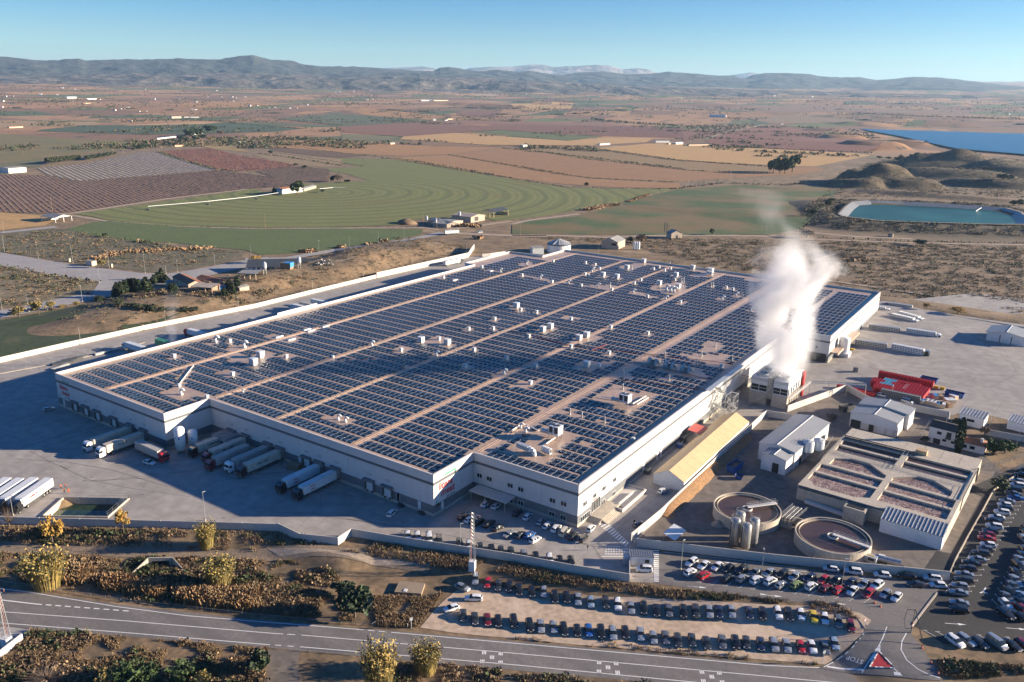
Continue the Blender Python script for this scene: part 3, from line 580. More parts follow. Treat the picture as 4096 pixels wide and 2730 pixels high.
area_sheet('gravel_car_park',GRAVEL,MT['gravel_lot'],.07,1.6)
area_sheet('dirt_track',strip_poly(PP([(-300,400),(0,408),(900,435),(2199,480)],'f1',-1.6)+PP([(500,480),(1000,530),(1500,600)],'f2',LOW),5.0),mat('verge_track',(.27,.20,.14),.95,.2,.5,bump=.3,col2=(.19,.145,.10)),.08,1.5)
area_sheet('dirt_track',PP([(100,445),(700,490),(1100,545),(1500,600),(1000,580),(600,500),(200,500)],'f2',LOW),MT['dirt_track'],.12,1.5)
area_sheet('dirt_track',PP([(60,1290),(380,1300),(360,1400),(380,1568),(60,1568)],'f2',LOW),MT['plant_ground'],.02,2.5)
area_sheet('dirt_track',PP([(0,1085),(280,1112),(190,1210),(0,1350)],'f1',LOW),MT['pale_road'],.025)
area_sheet('dirt_track',PP([(0,1470),(400,1460),(700,1568),(0,1568)],'f1',LOW),MT['dirt_track'],.02)
MARK=MT['white_paint']
marks=MB()
def mline(pts,w,z,t='p'):
 p=PP(pts,t,z);poly=strip_poly(p,w);n=len(p)
 marks.add([(q[0],q[1],z)for q in poly],[(i,i+1,2*n-2-i,2*n-1-i)[::-1]for i in range(n-1)])
def mdash(pts,w,z,on,off,t='p'):
 p=PP(pts,t,z);L=resample(p,.5);k=int(on/.5);g=int((on+off)/.5);i=0
 while i+k<len(L):
  seg=[L[i],L[i+k]];poly=strip_poly(seg,w);marks.add([(q[0],q[1],z)for q in poly],[(0,1,2,3)[::-1]]);i+=g
ZR=LOW+.038
mline([(-600,2370),(0,2447),(512,2485),(1100,2535)],.2,ZR);mline([(1205,2541),(2048,2613),(3072,2706),(4200,2812)],.2,ZR);mdash([(1100,2535),(1205,2541)],.2,ZR,2,1)
mline([(-600,2435),(0,2492),(512,2532),(1080,2580)],.2,ZR);mline([(1225,2590),(2048,2659),(2700,2722),(3500,2800)],.2,ZR);mdash([(1100,2581),(1225,2590)],.2,ZR,1.5,1.5)
mline([(0,2355),(120,2370),(465,2427),(750,2464)],.2,ZR);mline([(750,2464),(1024,2486),(1430,2518)],.2,ZR);mline([(1565,2530),(2048,2573),(3072,2663),(3290,2672)],.2,ZR);mdash([(1430,2518),(1565,2530)],.2,ZR,1.5,1.2);mdash([(3620,2706),(4000,2742)],.25,ZR,1.2,1.2)
mdash([(145,2417),(530,2446)],.35,ZR,1.6,1.0);mline([(0,2400),(145,2417)],.35,ZR)
for(ax,ay)in((1968,2630),(2432,2670),(2847,2708)):
 c0=P(ax,ay,'p',ZR)
 for dx,dy in((-1.9,1.5),(1.9,1.4),(0,0),(-2.1,-1.5),(2.0,-1.6)):
  a=.62;cs,sn=math.cos(.56),math.sin(.56)
  for k in(-.36,0,.36):
   x=c0[0]+dx*cs-dy*sn;y=c0[1]+dx*sn+dy*cs;u=k
   q=[(-.12+u,-.6),(.12+u,-.6),(.12+u,.6),(-.12+u,.6)]
   marks.add([(x+p[0]*cs-p[1]*sn,y+p[0]*sn+p[1]*cs,ZR)for p in q],[(0,1,2,3)])
def gline(pts,w,t='p',dz=.11):
 p=resample(PP(pts,t),1.2);poly=strip_poly(p,w);n=len(p);z=tz(np.array([q[0]for q in poly]),np.array([q[1]for q in poly]))+dz
 marks.add([(q[0],q[1],float(zz))for q,zz in zip(poly,z)],[(i,i+1,2*n-2-i,2*n-1-i)[::-1]for i in range(n-1)])
gline([(1020,1095),(985,1190),(940,1280),(870,1385),(805,1490)],.22,'f4');gline([(960,1250),(958,1300),(975,1340),(1030,1410),(1150,1515)],.22,'f4')
gline([(1188,1148),(1150,1220),(1142,1290),(1190,1380),(1290,1460),(1380,1505),(1480,1535)],.22,'f4');gline([(505,1435),(812,1462)],.5,'f4');gline([(478,1440),(560,1398)],.2,'f4')
for a,b in(((590,1378),(640,1345)),((660,1330),(690,1305)),((720,1275),(740,1255)),((750,1232),(765,1218)),((785,1200),(795,1188)),((812,1165),(825,1145))):gline([a,b],.2,'f4')
for a,b in(((895,1365),(955,1325)),((880,1385),(935,1365)),((1080,1495),(1140,1500)),((990,1385),(1020,1420)),((930,1300),(955,1282))):gline([a,b],.9,'f4')
marks_o=marks.build('road_marking',MARK);marks_o['kind']='structure'
marks=MB();ZL=.042
def arrow(p0,p1,t,z=ZL,head=1.9):
 a=Vector((*P(*p0,t,z),z));b=Vector((*P(*p1,t,z),z));d=(b-a).normalized();n=Vector((-d.y,d.x,0))
 c=b-d*head;w=.09
 marks.add([a+n*w,a-n*w,c-n*w,c+n*w,c+n*.42,b,c-n*.42],[(0,1,2,3),(4,6,5)])
for a,b in(((1935,548),(1815,535)),):arrow(a,b,'f3')
arrow((1510,742),(1675,757),'f3');arrow((330,618),(170,603),'f4');arrow((935,685),(770,670),'f4');arrow((505,880),(675,900),'f4');arrow((2150,812),(2199,818),'f3')
arrow((0,822),(125,832),'f4');arrow((1520,1060),(1705,1073),'f4');arrow((2045,1100),(2230,1115),'f4')
mline([(1870,755),(1850,790),(1820,800)],.35,ZL,'f4');mline([(1850,790),(1885,805)],.5,ZL,'f4')
mline([(1300,448),(1750,497),(2199,552)],.15,ZL,'f3');mline([(0,557),(300,590)],.15,ZL,'f4')
for(x,y)in((1615,715),(1720,728),(1838,745),(1955,757),(2075,770),(2190,783)):
 mline([(x-30,y-8),(x,y),(x+45,y-35)],.1,ZL,'f3')
for(x,y)in((110,795),(228,808),(345,825),(462,837),(580,850),(700,868),(820,885)):
 mline([(x-22,y-10),(x,y),(x+70,y-45)],.1,ZL,'f4')
ROWQ1=[(2200,480),(2160,556),(2120,628),(2075,702),(2035,772),(1992,850),(1945,927),(1900,1005),(1855,1088),(1805,1168),(1755,1250),(1708,1340),(1658,1428),(1605,1518)]
for(x,y)in ROWQ1:mline([(x-105,y+4),(x+18,y)],.1,ZL,'q1');mline([(x+12,y-16),(x+24,y+14)],.1,ZL,'q1')
for(x,y)in((1605,170),(1560,265),(1505,355),(1455,455),(1395,550),(1340,652),(1280,745)):mline([(x-105,y+4),(x+14,y)],.1,ZL,'q2');mline([(x+8,y-16),(x+20,y+14)],.1,ZL,'q2')
mline([(1310,0),(1170,230)],.1,ZL,'q2');mline([(970,545),(830,775),(880,768)],.1,ZL,'q2')
for(x,y)in((425,1440),(650,1465),(890,1480),(1140,1505),(1395,1522),(1650,1545),(1900,1560)):mline([(x,y),(x+80,y+6)],.12,ZL,'q2');mline([(x+30,y+2),(x+240,y+120)],.1,ZL,'q2')
for(x,y)in((2130,30),(2080,120),(2035,210),(1985,300),(1935,395),(1885,490),(1830,590),(1775,695),(1725,795),(1670,895)):mline([(x,y),(x+190,y+190)],.1,ZL,'q2');mline([(x-12,y+8),(x+12,y-12)],.1,ZL,'q2')
for p in([(1530,760),(1590,690)],):mline(p,.1,ZL,'f4')
o=marks.build('parking_line',MARK);o['kind']='structure'
marks=MB();ZY=.045
for i in range(13):
 x=700+i*39;y=190+i*27
 if i<14:
  a=P(725+i*20.5,200+i*16.5,'f3',ZY);b=P(790+i*17.5,165+i*16.5,'f3',ZY);d=math.hypot(b[0]-a[0],b[1]-a[1])
  poly=strip_poly([a,b],.5);marks.add([(q[0],q[1],ZY)for q in poly],[(3,2,1,0)])
for k in range(4):
 for i in range(10-(k==0)*4):
  a=P(800+i*22.5,404+k*20,'f3',ZY);b=P(816+i*22.5,405+k*20,'f3',ZY);poly=strip_poly([a,b],.55);marks.add([(q[0],q[1],ZY)for q in poly],[(3,2,1,0)])
mline([(770,487),(1005,487)],.35,ZY,'f3')
for i in range(16):
 y=436+i*17.5;a=P(1218,y,'f3',ZY);b=P(1262,y+1,'f3',ZY);poly=strip_poly([a,b],.55);marks.add([(q[0],q[1],ZY)for q in poly],[(3,2,1,0)])
mline([(920,120),(1045,0)],.12,ZY,'f3')
o=marks.build('zebra_crossing',MARK);o['kind']='structure'
marks=MB();ZM=.034
for t,w_,pts in(('b1',.5,[(200,1090),(500,1010),(750,945),(920,900)]),('b1',.35,[(300,1130),(600,1030),(930,905)]),('b1',.3,[(0,1000),(300,930),(640,830)]),('b1',.35,[(760,1400),(1300,1375),(1700,1310),(2100,1180)]),('b1',.3,[(540,1265),(800,1390),(1200,1470),(1700,1540)]),('b1',.3,[(900,1400),(1500,1330),(1900,1290)]),('b1',.4,[(100,1200),(600,1230),(1000,1300),(1500,1450)]),('b1',.3,[(270,1130),(450,1230),(600,1290)]),('f2',.3,[(0,100),(500,120),(1100,215),(1800,330),(2199,400)]),('f2',.3,[(600,150),(1000,190),(1500,260)]),('b4',.4,[(1700,200),(1600,370),(1500,520)]),('b4',.3,[(900,300),(1300,380),(1700,420),(2200,520)]),('b4',.3,[(1800,250),(2000,420),(2290,560)]),('b4',.3,[(1850,240),(2100,380),(2290,470)]),('b4',.35,[(850,420),(1100,380),(1500,440),(2000,640)]),('f3',.25,[(560,350),(700,400),(760,500)]),('f3',.25,[(1010,180),(880,200),(720,400)]),('b2',.4,[(0,1340),(250,1320),(420,1260)]),('b2',.4,[(150,1420),(500,1480),(900,1540)])):
 mline(resample(PP(pts,t,ZM),6)and pts,w_,ZM,t)
for t,x,y in(('b1',545,1265),('b1',765,1370),('b1',820,1365),('b1',760,1393),('b1',1285,1450),('b1',1275,1520),('f2',1255,195),('f2',1270,265),('f2',1245,282),('f2',1115,218),('f1',1920,155),('f3',630,380),('f3',770,505),('f3',740,465),('f3',1000,25)):
 c_=P(x,y,t,ZM);marks.box((c_[0],c_[1],ZM+.004),(.9,.7,.008),.6)
o=marks.build('tyre_marks',mat('tyre_marks',(.17,.16,.15),.8,.2,.4,col2=(.24,.22,.20)));o['kind']='structure'
p0=G3(745,1376,'f4');pa=G3(800,1390,'f4');pb=G3(690,1356,'f4')
ta=aim((pa.x,pa.y),(pb.x,pb.y))
st=text_obj('stop_lettering','STOP',2.0,MARK,(p0.x,p0.y,0),(0,0,ta),extrude=.0,xs=.75);st['kind']='structure'
mw=Matrix.Translation((p0.x,p0.y,0))@Matrix.Rotation(ta,4,'Z')@Matrix.Diagonal((.75,1,1,1));st.data.transform(mw);st.location=(0,0,0);st.rotation_euler=(0,0,0);st.scale=(1,1,1)
for v in st.data.vertices:v.co.z=float(tz(v.co.x,v.co.y))+.14
# --- the warehouse
ZT,ZRF=13.7,12.7
def wall_hit(px,py,t,axis,val):
 px,py=T2P(t,px,py)
 d=AX_R*((px-2048)/FOC)+AX_D*((py-1365)/FOC)+AX_F
 k=(val-CAM[axis])/d[axis];return Vector(CAM)+k*d
OUT=[(0,0),(0,204),(20,204),(20,319),(-194,319),(-194,288),(-221,288),(-221,235),(-213,235),(-213,-37.7),(-142,-37.7),(-142,-19.5),(-37.7,-19.5),(-37.7,0)]
wh=thing('warehouse','huge white warehouse with grey bands, its flat roof covered in solar panels','warehouse',(0,0,0))
nO=len(OUT)
def edge_frame(a,b):
 dx,dy=b[0]-a[0],b[1]-a[1];l=math.hypot(dx,dy);return dx/l,dy/l,l
bands,plinth,caps,joints,backing=MB(),MB(),MB(),MB(),MB()
for i in range(nO):
 a,b=OUT[i],OUT[(i+1)%nO];ux,uy,l=edge_frame(a,b);nx,ny=uy,-ux
 n=max(1,round(l/11.9));w=l/n;rz=math.atan2(uy,ux)
 for k in range(n):
  s=(k+.5)*w;c=(a[0]+ux*s-nx*.16,a[1]+uy*s-ny*.16)
  MB().box((c[0],c[1],ZT/2),(w-.05,.32,ZT),rz).build('wall_panel',MT['wall_white'],wh)
 s=l/2;m_=(a[0]+ux*s,a[1]+uy*s)
 backing.box((m_[0]-nx*.40,m_[1]-ny*.40,6),(l-1.0,.1,12),rz)  # unseen dark sheet added behind the panels so no light shows through the gaps
 bands.box((m_[0]+nx*.02,m_[1]+ny*.02,10.55),(l+.08,.06,.85),rz)
 plinth.box((m_[0]+nx*.04,m_[1]+ny*.04,.5),(l+.12,.10,1.0),rz,1);plinth.box((m_[0]+nx*.02,m_[1]+ny*.02,2.35),(l+.06,.06,2.6),rz,0)
 caps.box((m_[0]-nx*.12,m_[1]-ny*.12,ZT+.04),(l+.1,.55,.08),rz)
backing.build('wall_core',MT['dark'],wh);bands.build('wall_band',MT['band_grey'],wh);plinth.build('wall_base',[MT['base_grey'],MT['concrete']],wh);caps.build('parapet_cap',MT['parapet_cap'],wh)
ins=[(p[0]-.33*(1 if p[0]>-100 else-1),p[1]+.33*(1 if p[1]<100 else-1))for p in OUT]
area_sheet('roof',OUT,MT['roof_tan'],0,kind=None,z=ZRF,parent=wh)
wk=MB()
WALK=[-38.0,-73.0,-109.0,-142.5,-182.5]
for x,y0 in((-38,3),(-73,-16),(-109,-16),(-142.5,-16),(-182.5,-34)):
 for dx in(-.5,.5):wk.bb(x+dx-.09,x+dx+.09,y0,316 if x>-190 else 286,ZRF+.004,ZRF+.09)
wk.build('roof_upstand',MT['roof_tan'],wh)
def roofp(x,y,t,z=ZRF):return P(x,y,t,z)
for a,b in(((550,192),(1990,355)),((850,182),(720,232)),((870,490),(1760,590)),((1090,335),(1790,500)),((0,60),(520,190))):
 q0,q1=roofp(*a,'b3'),roofp(*b,'b3');MB().tube((*q0,ZRF+.3),(*q1,ZRF+.3),.14,5).build('roof_pipe',MT['red_pipe'],wh)
q0,q1=roofp(1735,370,'b1'),roofp(1605,540,'b1');MB().tube((*q0,ZRF+.3),(*q1,ZRF+.3),.2,6).build('roof_duct',MT['rail'],wh)
for a,b in(((80,905),(0,960)),((240,960),(90,900)),((800,655),(960,680)),((1080,720),(1200,650)),((1120,725),(1220,665)),((305,1080),(385,1025))):
 q0,q1=roofp(*a,'b3'),roofp(*b,'b3');MB().tube((*q0,ZRF+.5),(*q1,ZRF+.5),.22,6).build('roof_duct',MT['rail'],wh)
def window(c,w,h,axis,n=2,z=None):
 """framed window; axis 1: in a wall facing -Y, axis 0: facing +X"""
 f,g=MB(),MB();t=.08;x,y,zz=c
 def put(mb,u0,u1,v0,v1,d0,d1):
  if axis==1:mb.bb(x+u0,x+u1,y-d1,y-d0,zz+v0,zz+v1)
  else:mb.bb(x+d0,x+d1,y+u0,y+u1,zz+v0,zz+v1)
 put(f,-w/2-t,w/2+t,h/2,h/2+t,.05,.17);put(f,-w/2-t,w/2+t,-h/2-t,-h/2,.05,.17);put(f,-w/2-t,-w/2,-h/2,h/2,.05,.17);put(f,w/2,w/2+t,-h/2,h/2,.05,.17)
 for k in range(1,n):put(f,-w/2+w*k/n-.04,-w/2+w*k/n+.04,-h/2,h/2,.05,.15)
 fo=f.build('window',MT['frame_white'],wh);put(g,-w/2,w/2,-h/2,h/2,.05,.10);g.build('window_pane',MT['glass'],fo);return fo
for x,y,t in((2005,1350,'b2'),(2092,1380,'b2'),(2280,1440,'b2'),(80,1475,'b3'),(1840,12,'q5'),(2040,72,'q5'),(1085,10,'q5'),(1270,55,'q5'),(1828,250,'q5'),(2030,318,'q5'),(2035-1100,-25,'q5'),(2000,1465,'b2'),(2092,1495,'b2')):
 p=wall_hit(x,y,t,1,0.0);window((p.x,0.0,p.z),1.9,1.35,1)
for x,y,t in((400,290,'q6'),(575,145,'q6'),(740,15,'q6'),(918,110,'q6'),(728,258,'q6'),(917,1388,'b3')):
 p=wall_hit(x,y,t,0,0.0);window((0.0,p.y,p.z),1.9,1.3,0)
p=wall_hit(400,520,'q6',0,0.0);window((0.0,p.y,p.z),5.6,1.7,0,5)
p=wall_hit(590,385,'q6',0,0.0);window((0.0,p.y,2.9),5.2,3.4,0,5)
def door(c,w,h,axis,m='door_white',name='door'):
 b=MB();x,y,z=c
 if axis==1:b.bb(x-w/2,x+w/2,y-.12,y-.05,z,z+h)
 else:b.bb(x+.05,x+.12,y-w/2,y+w/2,z,z+h)
 d=b.build(name,MT[m],wh);k=MB()
 if axis==1:k.bb(x+w/2-.2,x+w/2-.12,y-.2,y-.12,z+1,z+1.15)
 else:k.bb(x+.12,x+.2,y+w/2-.2,y+w/2-.12,z+1,z+1.15)
 k.build('handle',MT['steel'],d);return d
for x,y,t,h in((1405,65,'f2',2.6),(1225,5,'f2',2.6)):
 p=wall_hit(x,y,t,1,-19.5);door((p.x,-19.5,.9),1.15,h,1)
p=wall_hit(1600,65,'f2',0,-37.7);door((-37.7,p.y,.9),1.2,2.6,0)
p=wall_hit(395,1225,'b2',1,-19.5);door((p.x,-19.5,.9),1.2,2.6,1);p=wall_hit(580,715,'b1',1,-37.7);door((p.x,-37.7,.9),1.3,2.8,1)
p=wall_hit(1275,1550,'b2',1,-19.5);door((p.x,-19.5,.9),1.2,2.6,1)
p=wall_hit(1175,1290,'b3',0,0.0);door((0,p.y,1.0),1.6,2.8,0)
for x in(1330,1300):
 p=wall_hit(x,1170,'b3',0,0.0);door((0,p.y,1.0),1.4,4.0,0)
for x,y,t in((1425,120,'f2'),(1250,60,'f2')):
 p=wall_hit(x,y,t,1,-19.5);sb=MB()
 for k in range(4):sb.bb(p.x-.6+k*.35,p.x+.7+k*.35,-21.0,-19.65,.0+.2*(3-k),.2*(4-k)-.02)
 sb.path([(p.x-.5,-21.0,1.0),(p.x-.5,-21.0,1.95),(p.x+2,-21.0,1.0)],.04,5);sb.build('door_steps',MT['steel_dark'],wh)
def dock(x,y,num,big=True):
 d=MB();h=4.3;w=1.75
 d.bb(x-w-.35,x-w,y-.75,y-.07,.95,h);d.bb(x+w,x+w+.35,y-.75,y-.07,.95,h);d.bb(x-w-.45,x+w+.45,y-1.15,y-.07,h,h+.65)
 do=d.build('dock_shelter',MT['base_grey'],wh)
 b=MB();b.bb(x-1.35,x+1.35,y-.16,y-.07,1.05,3.75);b.build('dock_door',MT['door_white'],do)
 for s in(-1.0,1.0):MB().bb(x+s-.18,x+s+.18,y-.5,y-.1,.55,1.0).build('dock_bumper',MT['black'],do)
 if num:text_obj('dock_number',num,1.15,MT['ink_grey'],(x,y-.02,h+2.1),(R_(90),0,0),wh,extrude=.02)
DOCKS={}
for i,(x,yv)in enumerate(((685,760),(782,795),(888,845),(1032,900),(1185,950),(1300,985))):
 p=wall_hit(x,yv,'b1',1,-37.7);dock(p.x,-37.7,'C%d'%(i+1));DOCKS['C%d'%(i+1)]=p.x
for i,(x,yv,t)in enumerate(((2085,985,'b1'),(2210,1020,'b1'),(118,1095,'b2'),(225,1135,'b2'),(460,1230,'b2'),(575,1270,'b2'),(722,1320,'b2'),(1022,1440,'b2'),(1182,1500,'b2'))):
 p=wall_hit(x,yv,t,1,-19.5);dock(p.x,-19.5,'C%d'%(i+7));DOCKS['C%d'%(i+7)]=p.x
def name_sign(x,y,z,s,axis,panel=False,parent=None,plain_=False):
 parent=parent or wh
 rot=(R_(90),0,0)if axis==1 else(R_(90),0,R_(90))
 def at(u,v,d=.03):return(x+u,y-d,z+v)if axis==1 else(x+d,y+u,z+v)
 if panel:
  b=MB()
  if axis==1:b.bb(x-2.7*s,x+2.7*s,y-.02,y-.005,z-2.1*s,z+2.1*s)
  else:b.bb(x+.005,x+.02,y-2.7*s,y+2.7*s,z-2.1*s,z+2.1*s)
  b.build('sign_board',MT['white_paint'],parent)
 text_obj('sign_lettering','litera',1.85*s,MT['red'],at(-.1*s,.75*s),rot,parent,.18,.03,bold=.03*s)
 text_obj('sign_lettering','meat',1.85*s,MT['red'],at(.45*s,-.65*s),rot,parent,.18,.03,bold=.03*s)
 if plain_:return
 text_obj('sign_lettering','meat company',.42*s,MT['ink'],at(1.2*s,-1.75*s),rot,parent,.1,.02)
 for(u0,u1,v0,v1)in((-.4,2.7,2.35,2.62),(2.45,2.7,1.5,2.35),(-2.6,.1,-2.6,-2.33),(-2.6,-2.35,-2.33,-1.5)):
  b=MB()
  if axis==1:b.bb(x+u0*s,x+u1*s,y-.05,y-.01,z+v0*s,z+v1*s)
  else:b.bb(x+.01,x+.05,y+u0*s,y+u1*s,z+v0*s,z+v1*s)
  b.build('sign_bracket',MT['green'],parent)
p=wall_hit(575,590,'b1',1,-37.7);name_sign(p.x,-37.7,p.z,1.55,1)
p=wall_hit(1702,1455,'b2',0,-37.7);name_sign(-37.7,p.y,p.z,1.75,0)
p=wall_hit(597,238,'q6',0,0.0);name_sign(0,p.y,p.z,.95,0,True,plain_=True)
p=wall_hit(590,470,'q6',0,0.0);ey=p.y
es=MB();es.bb(.15,4.4,ey-4.2,ey+7.2,.03,1.0)
for k in range(5):es.bb(4.4+k*.42,4.82+k*.42,ey-4.2,ey+4.4,.03,1.0-.18*(k+1))
for k in range(5):es.bb(.2,4.4,ey-4.2-.42*(k+1),ey-4.2-.42*k,.03,1.0-.18*(k+1))
es.build('entrance_steps',MT['concrete'],wh)
rm=MB();rm.bb(6.4,6.7,ey+4.6,ey+21,.03,1.15);rm.bb(3.9,4.15,ey+7.2,ey+17,.03,1.35);rm.bb(.2,6.7,ey+21,ey+21.3,.03,1.0);rm.bb(4.5,6.4,ey+4.6,ey+5.0,.03,1.2);rm.bb(.2,6.4,ey+7.2,ey+20.9,.03,.45)
rm.build('ramp_wall',MT['wall_conc'],wh)
can=MB();a=[P(x,y,'b2',3.4)for x,y in((1955,1462),(1842,1515))]
cx0=-37.0;can.prism([(cx0+1.5,-.2),(-21.5,-.2),(-21.5,-5.4),(cx0+1.5,-5.4)],3.25,3.45)
for x in(cx0+2.2,-29.5,-22.2):can.tube((x,-5.0,0),(x,-5.0,3.25),.09,6)
can.build('canopy',MT['wall_conc'],wh)
for y in(214,226,238,250):door((20,y,.3),2.6,3.6,0,'louvre','side_door')
cb=MB();cb.bb(20.05,23.8,206,252,5.2,5.45);cb.bb(23.5,23.8,206,252,4.2,5.2);cb.build('side_canopy',MT['roof_tan'],wh)
b=MB();b.bb(9,19,203.6,203.95,.3,4.6);b.build('loading_bay',MT['dark'],wh);b=MB();b.bb(13.8,14.5,203.5,203.96,7.0,7.7);b.build('wall_vent',MT['dark'],wh)
b=MB();b.bb(.05,.5,96,134,ZT-.1,ZT+.5);b.bb(.06,2.2,96,134,ZT+.5,ZT+.62);b.build('wall_gutter',MT['unit_grey'],wh)
bs=MB();bs.bb(-213.4,-213.02,72,98,ZT+.1,ZT+1.0)
bs.build('parapet_louvre',MT['unit_white'],wh)
# --- roof plant: each unit is a thing of its own
UNITS=[]
def proto(name,cat,parts):
 root=bpy.data.objects.new(name,None);root.empty_display_size=.1;root['category']=cat
 for pn,mb,m_,sub in parts:
  o=bpy.data.objects.new(pn,mb.mesh(pn,m_,pn in('hood','duct','drum')));o.parent=root
  for sn,smb,sm in sub:
   so=bpy.data.objects.new(sn,smb.mesh(sn,sm));so.parent=o
 return root
def pg():
 b=MB();b.box((0,0,.2),(1.0,1.0,.4));h=MB();pts=[(0,0,.4),(0,0,1.5),(-.25,0,1.9),(-.75,0,2.0),(-1.1,0,1.75),(-1.15,0,1.5)]
 h.path([Vector(q)for q in pts],.38,9);return proto('roof_vent','roof vent',[('curb',b,MT['unit_white'],[]),('hood',h,MT['unit_white'],[])])
def pbx():
 b=MB();b.box((0,0,.25),(1.1,1.1,.5));h=MB();h.box((0,0,.95),(1.25,1.25,.9));h.box((0,0,1.45),(1.45,1.45,.08));l=MB()
 for s in(-1,1):l.box((s*.64,0,.9),(.02,1.0,.55));l.box((0,s*.64,.9),(1.0,.02,.55))
 return proto('roof_vent','roof vent',[('curb',b,MT['unit_white'],[]),('vent_box',h,MT['unit_white'],[('louvre',l,MT['unit_grey'])])])
def pac():
 b=MB();b.box((0,0,.2),(1.7,1.7,.4));h=MB();h.box((0,0,1.35),(2.1,2.1,1.9));h.box((0,0,2.36),(2.25,2.25,.12));l=MB()
 for k in range(5):
  z=.65+k*.33
  for s in(-1,1):l.box((s*1.08,0,z),(.1,1.9,.14));l.box((0,s*1.08,z),(1.9,.1,.14))
 return proto('cooler_unit','evaporative cooler',[('curb',b,MT['unit_grey'],[]),('casing',h,MT['unit_white'],[('louvre',l,MT['unit_grey'])])])
def pdrum():
 b=MB();b.box((0,0,.55),(2.2,2.4,1.1));h=MB();n=12;vs=[]
 for s in(-1,1):
  for i in range(n+1):
   t=math.pi*i/n;vs.append((s*1.2,-math.cos(t)*1.15,1.1+math.sin(t)*1.25))
 h.add(vs,[(i,i+1,n+2+i,n+1+i)for i in range(n)]+[tuple(range(n+1))[::-1],tuple(range(n+1,2*n+2))]);g=MB()
 for k in range(5):g.box((1.22,-.7+k*.35,1.5),(.04,.12,.9))
 return proto('hooded_fan','roof fan',[('fan_base',b,MT['unit_grey'],[]),('hood',h,MT['steel'],[('fan_grille',g,MT['louvre'])])])
def pch():
 f=MB()
 for sx in(-1,1):
  for sy in(-1,1):f.tube((sx*1.7,sy*1.4,0),(sx*1.7,sy*1.4,1.5),.1,5)
 f.box((0,0,1.5),(3.8,3.2,.18));h=MB();h.box((0,0,3.0),(3.7,3.1,2.8));fans=MB();fans.lathe((-.85,0,4.4),[(.7,0),(.7,.25),(.55,.25)],14);fans.lathe((.85,0,4.4),[(.7,0),(.7,.25),(.55,.25)],14)
 g=MB();g.box((-.95,-1.56,3.1),(1.25,.06,2.1));g.box((.95,-1.56,3.1),(1.25,.06,2.1));d=MB();d.box((-3.6,-.4,1.6),(3.2,1.4,1.1));d.tube((-2,-.4,1.6),(-1.8,0,2.2),.35,8)
 for x in(-4.8,-2.5):d.tube((x,-.4,0),(x,-.4,1.2),.08,5)
 return proto('chiller_unit','chiller',[('support_frame',f,MT['steel'],[]),('casing',h,MT['unit_white'],[('fan',fans,MT['steel_dark']),('coil_grille',g,MT['louvre'])]),('duct',d,MT['unit_grey'],[])])
def psky():
 b=MB();b.box((0,0,.2),(4.2,1.5,.4));g=MB();g.box((0,0,.44),(4.0,1.3,.07));return proto('roof_skylight','skylight',[('curb',b,MT['unit_white'],[]),('glazing',g,MT['unit_grey'],[])])
def ppole():
 b=MB();b.tube((0,0,0),(0,0,6.5),.06,5,.03);b.box((0,0,.1),(.5,.5,.2));return proto('lightning_rod','lightning rod',[('rod',b,MT['steel'],[])])
def pstack():
 b=MB();b.box((0,0,.2),(.8,.8,.4));b.tube((0,0,.4),(0,0,2.6),.26,9);c=MB();c.lathe((0,0,2.6),[(.42,0),(.1,.3)],9);return proto('roof_stack','roof vent',[('stack_pipe',b,MT['steel'],[]),('rain_cap',c,MT['steel'],[])])
def pduct():
 f=MB();
 for x in(-2.6,0,2.4):f.tube((x,-.6,0),(x,-.6,1.0),.07,5);f.tube((x,.6,0),(x,.6,1.0),.07,5)
 h=MB();h.box((-1.2,0,1.6),(4.2,1.5,1.3));e=MB();e.path([Vector(q)for q in((.9,0,1.6),(2.2,0,1.6),(2.8,0,1.3),(3.0,0,.6),(3.0,0,0))],.62,10)
 return proto('air_handler','air handler',[('support_frame',f,MT['steel'],[]),('casing',h,MT['unit_grey'],[]),('duct',e,MT['unit_white'],[])])
def ptri():
 f=MB();f.box((0,0,.55),(4.2,1.4,.12))
 for x in(-1.9,0,1.9):f.tube((x,-.6,0),(x,-.6,.55),.07,5);f.tube((x,.6,0),(x,.6,.55),.07,5)
 parts=[('support_frame',f,MT['steel'],[])]
 for x in(-1.3,0,1.3):
  c=MB();c.box((x,0,1.45),(1.1,1.0,1.7));g=MB();g.box((x+.56,0,1.5),(.04,.7,1.2));parts.append(('condenser',c,MT['unit_white'],[('coil_grille',g,MT['louvre'])]))
 return proto('condenser_bank','air conditioner',parts)
PRO={'g':pg(),'b':pbx(),'a':pac(),'d':pdrum(),'c':pch(),'s':psky(),'p':ppole(),'k':pstack(),'u':pduct(),'t':ptri()}
